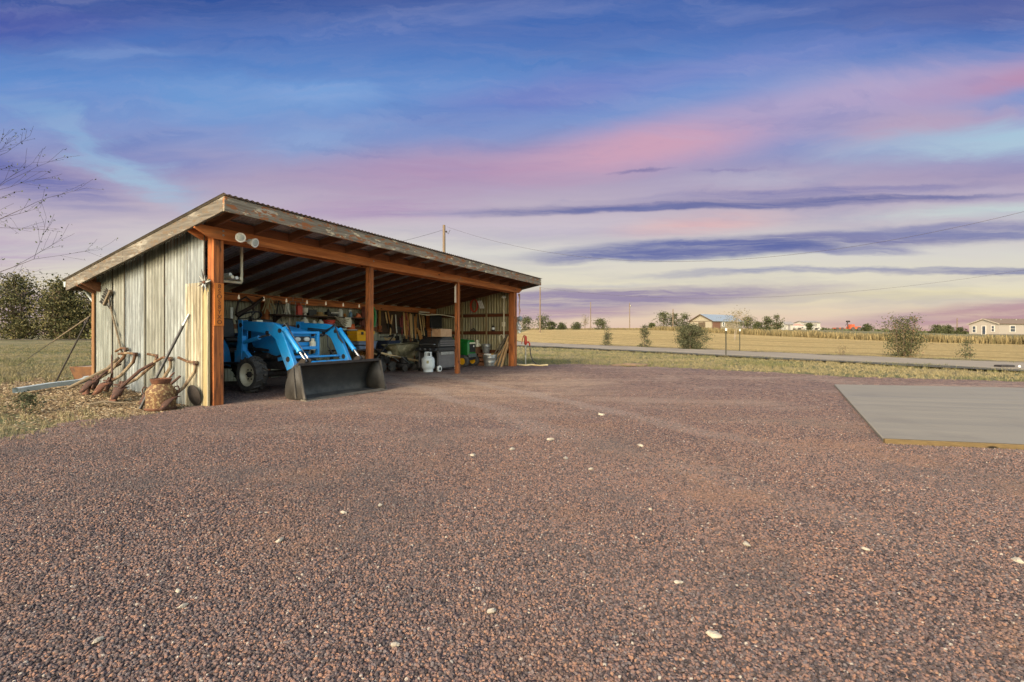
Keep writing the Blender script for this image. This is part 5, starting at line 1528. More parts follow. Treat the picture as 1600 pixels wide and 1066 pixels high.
b = B(); b.box(-0.09, 0.09, -0.07, 0.07, 0, 0.075); one('small_carton', 'small grey carton under the white enamel dish', 'carton', b, M_IRON, 4.86, 2.97, 1.485, bev=0.004)
b = B(); b.lathe([(0.06, 0), (0.065, 0.02), (0.065, 0.17), (0.045, 0.19), (0.045, 0.21), (0.01, 0.21)], n=16); one('white_jar', 'tall white jar in the middle right of the upper shelf', 'jar', b, M_WHITE, 5.12, 2.98, 1.485)
b = B(); b.lathe([(0.04, 0), (0.045, 0.06), (0.02, 0.08), (0.012, 0.10)], n=12); one('amber_bottle', 'small amber bottle beside the tall white jar', 'bottle', b, mat('amber_glass', (176, 116, 50), (146, 90, 36), 8, 0.3, bmp=0), 5.25, 2.95, 1.485)
t = fixed('spray_bottle', 'pale blue spray bottle near the right end of the upper shelf', 'bottle', 5.46, 2.97, 1.485)
b = B(); b.lathe([(0.045, 0), (0.05, 0.02), (0.048, 0.11), (0.018, 0.15), (0.016, 0.17)], n=14); build('bottle', b, BLUEP, t)
b = B(); b.box(-0.05, 0.03, -0.014, 0.014, 0.17, 0.20); b.prism([(-0.03, -0.006, 0.17), (-0.045, -0.006, 0.13), (-0.035, -0.006, 0.13), (-0.015, -0.006, 0.17)], (0, 0.012, 0)); build('trigger', b, M_WHITE, t)
b = B(); b.box(-0.11, 0.1, -0.05, 0.05, 0, 0.03); b.prism([(-0.05, -0.03, 0.03), (0.09, -0.03, 0.03), (0.05, -0.03, 0.11), (-0.03, -0.03, 0.12)], (0, 0.06, 0)); one('hand_planer', 'orange and black hand tool at the right end of the upper shelf', 'tool', b, ORP, 5.72, 2.95, 1.485, bev=0.008)
# lower shelf
for i, (u, s) in enumerate(((3.95, 1.15), (4.22, 0.9), (4.42, 0.98))):
    t = fixed('plastic_jug', ['largest milky jug, left of the three on the lower shelf', 'slim milky bottle between the other two jugs on the lower shelf', 'milky jug next to the red bucket on the lower shelf'][i], 'jug', u, 2.92, 1.13, 'jugs on the lower shelf')
    b = B(); r_ = 0.09 if i != 1 else 0.065
    b.lathe([(r_ * s, 0), (r_ * 1.05 * s, 0.02), (r_ * 1.05 * s, 0.15 * s), (r_ * 0.7 * s, 0.2 * s), (0.026, 0.235 * s)], n=16); b.tube([(0.02, 0, 0.235 * s), (0.075 * s, 0, 0.22 * s), (0.09 * s, 0, 0.15 * s)], 0.014, 6); build('body', b, JUG, t)
    b = B(); b.lathe([(0.03, 0.235 * s), (0.03, 0.265 * s), (0.005, 0.266 * s)], n=12); build('cap', b, M_WHITE, t)
t = fixed('red_bucket', 'round red bucket on the lower shelf beside the jugs', 'bucket', 4.72, 2.94, 1.17)
b = B(); b.lathe([(0.125, 0), (0.145, 0.20), (0.155, 0.205), (0.155, 0.22), (0.135, 0.22), (0.12, 0.02), (0.02, 0.012)], n=22); build('body', b, REDP, t)
b = B(); b.tube([(-0.15, 0, 0.21), (-0.11, -0.10, 0.15), (0, -0.15, 0.11), (0.11, -0.10, 0.15), (0.15, 0, 0.21)], 0.005, 6); build('handle', b, M_GREYM, t)
b = B(); b.box(-0.14, 0.12, -0.1, 0.1, 0, 0.035); one('white_tray', 'shallow white tray under the red bucket', 'tray', b, M_WHITE, 4.72, 2.92, 1.13, bev=0.006)
b = B(); b.box(-0.16, 0.16, -0.09, 0.09, 0, 0.05); one('pale_green_tray', 'pale green tray right of the red bucket on the lower shelf', 'tray', b, mat('pale_green_plastic', (176, 198, 186), (156, 178, 166), 8, 0.5), 5.02, 2.9, 1.13, bev=0.008)
# bags hanging on the shelf front
def bag(name, label, u, v, z0, z1, w, seed):
    b = B(); rows = []
    for i in range(9):
        f = i / 8; row = []
        for j in range(9):
            g_ = j / 8 - 0.5
            bulge = 0.05 * cos(g_ * pi) * sin(pi * min(1, f * 1.1) ** 0.8)
            row.append((g_ * w * (0.8 + 0.25 * sin(pi * f)), -bulge + 0.012 * mnoise.noise(Vector((g_ * 6, f * 6, seed))), z0 + (z1 - z0) * (1 - f)))
        rows.append(row)
    b.grid(rows); b.grid([[(x, 0.03, z) for x, y, z in r_] for r_ in rows])
    return b
b = bag('b', '', 0, 0, -0.24, 0.02, 0.24, 3); one('paper_sack', 'white speckled paper sack hanging off the right part of the upper shelf', 'sack', b, PAPER, 5.22, 2.80, 1.45)
b = B()
for k in range(5):
    b.bar((-0.18 + 0.02 * k, -0.012 * k, 0.02 - 0.01 * k), (0.14 + 0.02 * k, -0.012 * k, -0.25 + 0.05 * k), 0.02, 0.055, (0, 1, 0))
one('striped_rags', 'black and white striped rag roll beside the paper sack', 'rag', b, mat('striped_cloth', (220, 210, 184), (60, 54, 46), 22, 0.9, stretch=(1, 1, 3)), 4.96, 2.80, 1.46)
# helmet on white lid, yellow box, grey bin, crate
b = B(); b.lathe([(0.16, 0), (0.165, 0.012), (0.15, 0.024), (0.01, 0.026)], n=22); one('round_plate', 'white round plate under the orange hard hat', 'plate', b, M_WHITE, 5.42, 2.9, 1.13)
b = B(); b.lathe([(0.125, 0.0), (0.13, 0.012), (0.105, 0.02), (0.10, 0.07), (0.082, 0.115), (0.05, 0.14), (0.01, 0.147)], n=22); b.box(-0.012, 0.012, -0.11, 0.11, 0.02, 0.145); one('hard_hat', 'orange hard hat resting on a white plate', 'helmet', b, ORP, 5.42, 2.9, 1.157)
t = fixed('tool_box', 'bright yellow tool box with two dark latches beside the tractor loader', 'tool box', 5.42, 2.55, 0.84)
b = B(); b.prism([(-0.27, -0.16, 0), (0.27, -0.16, 0), (0.31, -0.18, 0.18), (-0.31, -0.18, 0.18)], (0, 0.34, 0)); build('body', b, YEL, t, bev=0.012)
b = B(); b.box(-0.325, 0.325, -0.195, 0.175, 0.182, 0.27); b.box(-0.1, 0.1, -0.02, 0.02, 0.27, 0.30); build('lid', b, YEL, t, bev=0.014)
for x in (-0.14, 0.16):
    b = B(); b.box(x - 0.04, x + 0.04, -0.212, -0.194, 0.17, 0.245); build('latch', b, M_BLACK, t, bev=0.004)
t = fixed('storage_bin', 'grey-blue storage bin carrying the yellow tool box', 'bin', 5.5, 2.58, 0.62)
b = B(); b.prism([(-0.30, -0.2, 0), (0.30, -0.2, 0), (0.33, -0.22, 0.18), (-0.33, -0.22, 0.18)], (0, 0.42, 0)); build('body', b, GRB, t, bev=0.01)
b = B(); b.box(-0.345, 0.345, -0.235, 0.225, 0.18, 0.215); build('lid', b, GRB, t, bev=0.008)
t = fixed('work_bench', 'low dark wooden bench under the grey-blue bin', 'bench', 5.35, 2.6, 0.0)
b = B(); b.box(-0.7, 0.65, -0.28, 0.3, 0.58, 0.62); build('top', b, W_SHELF, t)
for x, y in ((-0.65, -0.25), (0.58, -0.25), (-0.65, 0.24), (0.58, 0.24)):
    b = B(); b.box(x, x + 0.06, y, y + 0.05, 0, 0.58); build('leg', b, W_SHELF, t)
b = B(); b.box(-0.17, 0.17, -0.12, 0.12, 0, 0.1); b.lathe([(0.05, 0.1), (0.05, 0.16), (0.03, 0.17)], (0.04, 0, 0), 12); b.tube([(-0.12, 0, 0.1), (-0.1, 0, 0.17), (-0.02, 0, 0.17)], 0.012, 6); one('small_pump', 'small red and grey pump on the ground under the bench', 'pump', b, mat('faded_red_iron', (146, 62, 46), (104, 78, 70), 12, 0.6), 5.72, 2.3, 0.02, bev=0.008)
b = B()
for i in range(4):
    b.bar((-0.25 + 0.15 * i, 0, 0), (-0.2 + 0.15 * i, 0.5, 0.55 - 0.03 * i), 0.09, 0.03)
one('board_offcuts', 'brown board offcuts leaning under the bench', 'boards', b, W_HANDLE_T, 5.75, 2.35, 0.02)
# hanging things at the left end of the back wall
b = B(); b.box(-0.03, 0.03, 0, 0.03, -0.12, 0.12); one('white_switch_box', 'white box on the back wall at the left end beside the corner post', 'box', b, M_WHITE, 2.2, D_ - 0.25, 1.47, bev=0.004)
b = B()
b.tube([(0.0, 0, 0.0), (0.06, 0, 0.26), (0.22, -0.01, 0.36), (0.36, 0, 0.26), (0.40, 0, 0.05)], 0.02, 8); b.tube([(0.0, -0.02, -0.05), (0.34, -0.03, 0.15), (0.62, 0, 0.36)], [0.05, 0.04, 0.03], 8)
one('horse_collar', 'dark leather harness hung at the left end of the back wall', 'harness', b, mat('dark_leather', (58, 42, 34), (38, 28, 24), 12, 0.6), 2.28, D_ - 0.26, 1.47)
def strands(n, w, L, amp, rad, seed, sag=0.0):
    r = random.Random(seed); b = B()
    for k in range(n):
        x0 = (k / max(1, n - 1) - 0.5) * w
        pts = [(x0 * (0.5 + f) + amp * sin(3 * f + k), -0.02 * r.random() - 0.015 * (k % 3), -L * f * (0.85 + 0.15 * sin(k * 2.1))) for f in (0, 0.25, 0.5, 0.75, 1)]
        b.tube(pts, rad, 5)
    return b
one('pale_straps', 'bundle of pale straps hung beside the dark harness', 'straps', strands(6, 0.2, 0.36, 0.015, 0.014, 3), M_ROPE, 3.02, D_ - 0.26, 1.84)
one('wire_bundle', 'hank of thin dark wire hung left of the upper shelf', 'wire', strands(7, 0.22, 0.5, 0.02, 0.007, 5), M_IRON, 3.28, D_ - 0.26, 1.8)
t = fixed('wire_basket', 'wire frame rack hung by hooks above the tractor hood', 'rack', 3.6, D_ - 0.27, 1.5)
b = B()
for z in (-0.1, 0.1, 0.3): b.tube([(-0.02, 0, z), (0.42, 0, z)], 0.006, 5)
for x in (-0.02, 0.13, 0.28, 0.42): b.tube([(x, 0, -0.1), (x, 0, 0.3)], 0.006, 5)
b.tube([(0.06, 0, 0.3), (0.07, 0, 0.42)], 0.005, 5); b.tube([(0.34, 0, 0.3), (0.33, 0, 0.42)], 0.005, 5); build('frame', b, M_GREYM, t)
b = strands(4, 0.1, 0.3, 0.01, 0.012, 9); one('white_gloves', 'pair of pale work gloves hung left of the wire frame rack', 'gloves', b, JUG, 3.50, D_ - 0.27, 1.75)
# planks, hose, cords between shelf and middle post
one('brown_hoses', 'bundle of red-brown hoses hanging right of the shelves', 'hose', strands(9, 0.2, 0.62, 0.01, 0.02, 12), mat('red_brown_hose', (124, 58, 34), (92, 42, 26), 10, 0.6), 5.98, D_ - 0.24, 1.80)
t = fixed('green_hose', 'coiled green garden hose hung beside the middle post', 'hose', 6.28, D_ - 0.24, 1.52)
GRH = mat('green_hose_rubber', (84, 180, 112), (62, 148, 88), 10, 0.45)
b = B()
for k in range(7):
    a_, h_ = 0.085 + 0.01 * (k % 3), 0.26 + 0.018 * (k % 4)
    b.tube([(0.012 * (k % 2) + a_ * sin(2 * pi * i / 20), -0.012 * k, h_ * cos(2 * pi * i / 20)) for i in range(20)], 0.012, 6, closed=True)
build('coil', b, GRH, t)
b = B(); b.tube([(-0.05, -0.02, -0.2), (-0.1, -0.03, -0.45), (-0.02, -0.05, -0.75), (-0.12, -0.1, -1.05)], 0.012, 6); one('black_cable', 'black cable hanging below the green hose', 'cable', b, M_BLACK, 6.25, D_ - 0.25, 1.55)
t = fixed('farm_jack', 'yellow-brown farm jack hung on the back wall right of the middle post', 'jack', 6.78, D_ - 0.08, 1.15)
b = B(); b.box(-0.035, 0.035, -0.02, 0.02, 0.0, 0.62); build('bar', b, mat('worn_yellow_steel', (166, 122, 44), (128, 90, 36), 12, 0.6), t)
b = B(); b.box(-0.07, 0.05, -0.05, 0.03, 0.02, 0.13); b.tube([(-0.06, -0.04, 0.06), (-0.1, -0.05, 0.22), (-0.1, -0.05, 0.34)], 0.014, 6); b.box(-0.09, 0.07, -0.05, 0.04, -0.05, -0.01); build('mechanism', b, mat('orange_rust_steel', (150, 80, 36), (110, 56, 28), 12, 0.7), t, bev=0.006)

# long-handled tools along the rest of the back wall
TG = 'long-handled tools hung along the back wall'
def handled(name, label, u, ztop, length, lean, hm, head, up=False, rad=0.021):
    """ztop: height of the upper end; lean: sideways shift of the lower end"""
    t = fixed(name, label, name.replace('_', ' '), u, D_ - 0.11, ztop, TG)
    L = length
    a, c = Vector((0, 0, 0)), Vector((lean, -0.03, -L))
    b = B(); b.tube([a, (a + c) / 2 + Vector((0, 0.004, 0)), c], [rad, rad * 1.05, rad * 0.9], 8); build('handle', b, hm, t)
    b = B(); e = a if up else c; sg = 1 if up else -1
    d = Vector((lean, 0, -L)).normalized() * (-1 if up else 1)
    M = Matrix.Translation(e) @ d.to_track_quat('Z', 'Y').to_matrix().to_4x4()
    if head == 'shovel':
        rows = []
        for i in range(6):
            f = i / 5; w = 0.10 * (1 - 0.85 * max(0, f - 0.55) / 0.45) if f > 0.55 else 0.10
            rows.append([(x * w, 0.025 * (x * x) + 0.02 * f, 0.06 + 0.26 * f) for x in (-1, -0.5, 0, 0.5, 1)])
        b.grid(rows); b.tube([(0, 0, -0.05), (0, 0, 0.1)], 0.02, 8)
    elif head == 'spade':
        b.box(-0.09, 0.09, -0.004, 0.006, 0.05, 0.30); b.tube([(0, 0, -0.05), (0, 0, 0.1)], 0.02, 8)
    elif head == 'fork':
        b.tube([(0, 0, -0.04), (0, 0, 0.06)], 0.02, 8); b.tube([(-0.09, 0, 0.07), (0.09, 0, 0.07)], 0.01, 6)
        for x in (-0.09, -0.03, 0.03, 0.09): b.tube([(x, 0, 0.07), (x, 0.02, 0.2), (x, 0.0, 0.32)], 0.007, 6)
    elif head == 'rake':
        b.tube([(0, 0, -0.02), (0, 0, 0.06)], 0.014, 6); b.box(-0.18, 0.18, -0.012, 0.012, 0.06, 0.08)
        for i in range(11): b.tube([(-0.17 + 0.034 * i, 0, 0.07), (-0.17 + 0.034 * i, -0.06, 0.085)], 0.005, 5)
    elif head == 'hoe':
        b.tube([(0, 0, -0.02), (0, 0, 0.07)], 0.014, 6); b.box(-0.08, 0.08, -0.09, 0.0, 0.07, 0.077)
    elif head == 'axe':
        b.prism([(-0.03, -0.02, 0.0), (0.03, -0.02, 0.0), (0.14, -0.004, -0.03), (0.14, -0.004, 0.10), (0.03, -0.02, 0.07), (-0.06, -0.02, 0.06)], (0, 0.03, 0))
    elif head == 'loppers':
        b.prism([(-0.03, -0.01, 0), (0.03, -0.01, 0), (0.02, -0.01, 0.15), (-0.01, -0.01, 0.2), (-0.04, -0.01, 0.1)], (0, 0.02, 0))
    else:
        b.tube([(0, 0, -0.01), (0, 0, 0.05)], rad * 1.3, 8)
    b.move(M)
    build('head', b, M_IRON, t, recalc=False)
    return t
LST = [
    ('lopper', 'pale-handled lopper hung first right of the farm jack', 7.00, 1.70, 0.34, 0.05, W_HANDLE, 'loppers'),
    ('lopper', 'lopper with crossed tan handles second right of the farm jack', 7.10, 1.76, 0.42, 0.09, W_HANDLE_T, 'loppers'),
    ('sledge_hammer', 'hammer with a two-tone pale handle leaning left, upper tool above the wheelbarrow', 7.30, 1.62, 0.62, -0.12, W_HANDLE, 'axe'),
    ('shovel', 'shovel with a white upright handle among the dark tools', 7.45, 1.64, 0.62, 0.03, W_HANDLE_W, 'spade'),
    ('axe', 'short red-handled axe hung in the dark middle of the tool row', 7.66, 1.55, 0.30, 0.0, W_HANDLE_R, 'axe'),
    ('hoe', 'hoe with a dull red handle hung low beside the axe', 7.76, 1.62, 0.62, -0.04, W_HANDLE_R, 'hoe'),
    ('rake', 'rake with a long brown handle, left of the crossing red handle', 7.88, 1.70, 0.86, 0.02, W_HANDLE_T, 'rake'),
    ('garden_fork', 'garden fork with a red handle crossing slantwise over its neighbours', 7.92, 1.74, 0.78, 0.20, W_HANDLE_R, 'fork'),
    ('shovel', 'long pale yellow shovel handle, palest in the right half of the row', 8.22, 1.68, 0.92, 0.02, W_HANDLE, 'shovel'),
    ('pick', 'pick with a tan handle just right of the palest shovel', 8.38, 1.62, 0.74, 0.01, W_HANDLE_T, 'axe'),
    ('rake', 'rake with a grey handle behind the leaning boards', 8.52, 1.72, 0.8, 0.03, W_OLD, 'rake'),
    ('shovel', 'shovel with a pale handle leaning right toward the barbecue', 8.62, 1.70, 0.74, 0.14, W_HANDLE, 'shovel'),
    ('spade', 'short spade with a pale handle and dark blade at the right end of the row', 8.86, 1.66, 0.45, 0.03, W_HANDLE, 'spade'),
    ('hoe', 'hoe with a brown handle leaning left behind the palest shovel', 8.12, 1.70, 0.7, -0.14, W_HANDLE_T, 'hoe'),
]
for q in LST: handled(*q)
for q in (('shovel', 'tan-handled shovel hung between the dull red hoe and the brown rake', 7.83, 1.73, 0.80, 0.03, W_HANDLE, 'spade'),
          ('rake', 'tan rake hung right behind the crossing red fork', 8.00, 1.72, 0.86, -0.05, W_HANDLE_T, 'rake'),
          ('hoe', 'pale hoe hung just left of the palest shovel', 8.16, 1.72, 0.88, 0.0, W_HANDLE, 'hoe'),
          ('spade', 'olive-handled spade hung just right of the palest shovel', 8.30, 1.70, 0.80, 0.02, W_OLD, 'spade'),
          ('shovel', 'tan shovel slanting left beside the tan pick', 8.46, 1.70, 0.84, -0.06, W_HANDLE_T, 'shovel'),
          ('hoe', 'pale slanting hoe next to the spade at the right end of the row', 8.76, 1.68, 0.7, 0.10, W_HANDLE, 'hoe')): handled(*q)
b = B(); b.box(-1.15, 1.15, -0.012, 0.012, -0.36, 0.34); one('tool_backing', 'dark brown backing on the back wall behind the hung tools', 'board', b, wood('dark_tool_backing', (84, 62, 44), (54, 40, 30), 0, grain=24), 7.95, D_ - 0.062, 1.40)  # flat dark brown sheet behind the hung tools
# leaning boards in the tool row
for i, (u, lean, h, lab) in enumerate(((8.50, 0.20, 0.62, 'orange-brown board leaning below the hung tools'), (8.62, 0.12, 0.54, 'shorter tan board leaning beside the orange-brown one'), (8.02, 0.08, 0.60, 'dark brown board standing behind the wheelbarrow'))):
    b = B(); b.bar((lean, -0.28, 0.02), (0, 0, h + 0.6), 0.07, 0.025, (0, 1, 0)); one('leaning_board', lab, 'board', b, W_HANDLE_T if i < 2 else W_RAFT, u, D_ - 0.12, 0.02, 'boards leaning below the tools')
# two wide boards by the rear post
b = B(); b.box(-0.10, 0.10, -0.02, 0.02, -0.45, 0.45); b.prism([(-0.10, -0.02, -0.45), (0.10, -0.02, -0.45), (0.03, -0.02, -0.62)], (0, 0.04, 0)); one('pointed_board', 'wide orange-brown pointed board hung by the far rear post', 'board', b, W_BEAM, 9.02, D_ - 0.2, 1.44)
b = B(); b.box(-0.36, 0.25, -0.03, 0.03, -0.22, 0.2); b.box(-0.38, 0.27, -0.04, 0.04, 0.2, 0.23); one('dark_cabinet', 'black rectangular cabinet hung high in the far rear corner', 'cabinet', b, M_BLACK, L_ - 0.45, 2.7, 1.46, bev=0.006, rz=0.0)
t = fixed('curved_pipe', 'pale curved pipe arching over the barbecue from the right wall', 'pipe', 8.6, 2.5, 1.6)
b = B(); b.tube([(-0.35, 0.35, 0.1), (-0.1, 0.2, 0.06), (0.2, -0.1, 0.08), (0.42, -0.5, 0.0), (0.48, -0.62, -0.12), (0.5, -0.66, -0.3)], 0.018, 8); build('pipe', b, M_CREAMP, t)
b = B(); b.box(-0.4, 0.1, 0.25, 0.31, 0.13, 0.17); build('rail', b, M_CREAMP, t)

# tote and basket behind the wheelbarrow
t = fixed('storage_tote', 'navy blue storage tote on the floor behind the wheelbarrow', 'tote', 6.78, 2.80, 0.48)
b = B(); b.prism([(-0.24, -0.18, 0), (0.24, -0.18, 0), (0.28, -0.21, 0.32), (-0.28, -0.21, 0.32)], (0, 0.4, 0)); build('body', b, NAVY, t, bev=0.012)
b = B(); b.box(-0.3, 0.3, -0.23, 0.22, 0.32, 0.36); build('lid', b, NAVY, t, bev=0.01)
b = B(); b.box(-0.32, 0.32, -0.24, 0.24, 0, 0.48); one('wooden_crate', 'brown wooden crate carrying the navy tote', 'crate', b, W_RAFT, 6.78, 2.80, 0.0, bev=0.006)
b = B(); r = random.Random(6)
for i in range(26):
    a = r.uniform(0, 2 * pi); q = 0.18 * sqrt(r.random()); b.tube([(q * cos(a), q * 0.6 * sin(a), 0.0), (q * cos(a) + r.uniform(-0.06, 0.06), q * 0.6 * sin(a) + r.uniform(-0.04, 0.04), 0.05 + 0.05 * r.random())], 0.010, 5)
one('kindling', 'heap of pale kindling sticks on the lid of the navy tote', 'kindling', b, W_HANDLE, 6.85, 2.78, 0.84)

# tiller: black bent handles, engine, tines
t = fixed('rotary_tiller', 'black rotary tiller with folded bar handles behind the middle post', 'tiller', 5.55, 2.25, 0.0)
b = B()
for s in (-0.2, 0.2):
    b.tube([(0.25, s, 0.42), (-0.1, s, 0.62), (-0.42, s * 1.1, 0.72), (-0.55, s * 1.1, 0.74)], 0.016, 8)
b.tube([(-0.55, -0.22, 0.74), (-0.55, 0.22, 0.74)], 0.016, 8); b.tube([(0.62, -0.15, 0.95), (0.1, -0.15, 0.95), (0.62, -0.15, 0.95), (0.0, -0.15, 0.38), (-0.3, -0.1, 0.12)], 0.017, 8); build('handlebar', b, M_BLACK, t)
b = B(); b.box(0.15, 0.5, -0.16, 0.16, 0.22, 0.42); b.lathe([(0.1, 0.42), (0.11, 0.46), (0.09, 0.52), (0.02, 0.53)], (0.32, 0, 0), 14); b.tube([(0.32, -0.2, 0.36), (0.32, 0.2, 0.36)], 0.06, 10); build('engine', b, M_IRON, t, bev=0.012)
b = B(); b.lathe([(0.05, -0.05), (0.075, -0.03), (0.075, 0.03), (0.05, 0.05)], (0.42, -0.2, 0.48), 12, 'y'); build('air_filter', b, M_CREAMP, t)
for x in (0.1, 0.5):
    b = B(); b.lathe([(0.08, -0.04), (0.14, -0.03), (0.14, 0.03), (0.08, 0.04)], (x, -0.24, 0.14), 18, 'y'); b.lathe([(0.08, -0.04), (0.14, -0.03), (0.14, 0.03), (0.08, 0.04)], (x, 0.24, 0.14), 18, 'y'); b.tube([(x, -0.24, 0.14), (x, 0.24, 0.14)], 0.02, 8); build('wheel', b, M_TYRE, t)
t = fixed('push_mower', 'small grey push mower with dusty wheels under the wheelbarrow handles', 'mower', 6.35, 1.85, 0.0)
b = B(); b.lathe([(0.2, 0.10), (0.24, 0.12), (0.24, 0.2), (0.12, 0.22), (0.1, 0.34), (0.08, 0.38), (0.01, 0.39)], (0, 0, 0), 18); build('deck', b, M_IRON, t)
b = B(); b.tube([(0.15, -0.15, 0.15), (-0.3, -0.17, 0.42), (-0.3, 0.17, 0.42), (0.15, 0.15, 0.15)], 0.012, 7); build('handle', b, M_GREYM, t)
for x, y in ((-0.22, -0.22), (0.22, -0.22), (-0.22, 0.22), (0.22, 0.22)):
    b = B(); b.lathe([(0.03, -0.03), (0.09, -0.025), (0.09, 0.025), (0.03, 0.03)], (x, y, 0.09), 16, 'y'); build('wheel', b, M_TYRE, t)

# wheelbarrow: handles to the left, wheel to the right
t = fixed('wheelbarrow', 'wheelbarrow with an olive tray and pale wooden handles beside the barbecue', 'wheelbarrow', 6.72, 2.15, 0.02, rz=-0.17)
TRAY = mat('olive_tray_paint', (150, 140, 106), (116, 108, 78), 8, 0.6, c3=(186, 172, 138), t3=0.54)
b = B()
top = [(-0.56, -0.33, 0.70), (0.44, -0.35, 0.74), (0.52, 0.0, 0.76), (0.44, 0.35, 0.74), (-0.56, 0.33, 0.70)]
bot = [(-0.25, -0.18, 0.36), (0.16, -0.18, 0.32), (0.2, 0, 0.32), (0.16, 0.18, 0.32), (-0.25, 0.18, 0.36)]
b.grid([bot + [bot[0]], top + [top[0]]]); b.f.append((0, 1, 2, 3, 4))
tr = build('tray', b, TRAY, t, recalc=False); md = tr.modifiers.new('plate', 'SOLIDIFY'); md.thickness = 0.008
b = B(); b.tube(top, 0.012, 7, closed=True); build('rim', b, TRAY, tr)
for s in (-1, 1):
    b = B(); b.bar((-1.05, s * 0.30, 0.50), (0.62, s * 0.12, 0.18), 0.035, 0.045); build('handle', b, wood('barrow_handle', (236, 208, 160), (204, 170, 122), 0, grain=40, knots=False), t, bev=0.006)
    b = B(); b.tube([(-0.3, s * 0.2, 0.36), (-0.36, s * 0.24, 0.02), (-0.22, s * 0.24, 0.02), (0.0, s * 0.18, 0.3)], 0.014, 7); build('leg', b, M_IRON, t)
b = B(); b.lathe([(0.11, -0.045), (0.165, -0.04), (0.185, 0), (0.165, 0.04), (0.11, 0.045)], (0.6, 0, 0.185), 24, 'y'); w = build('wheel', b, M_TYRE, t)
b = B(); b.lathe([(0.02, -0.05), (0.11, -0.04), (0.112, 0.04), (0.02, 0.05)], (0.6, 0, 0.185), 20, 'y'); build('hub', b, M_RIM, w)

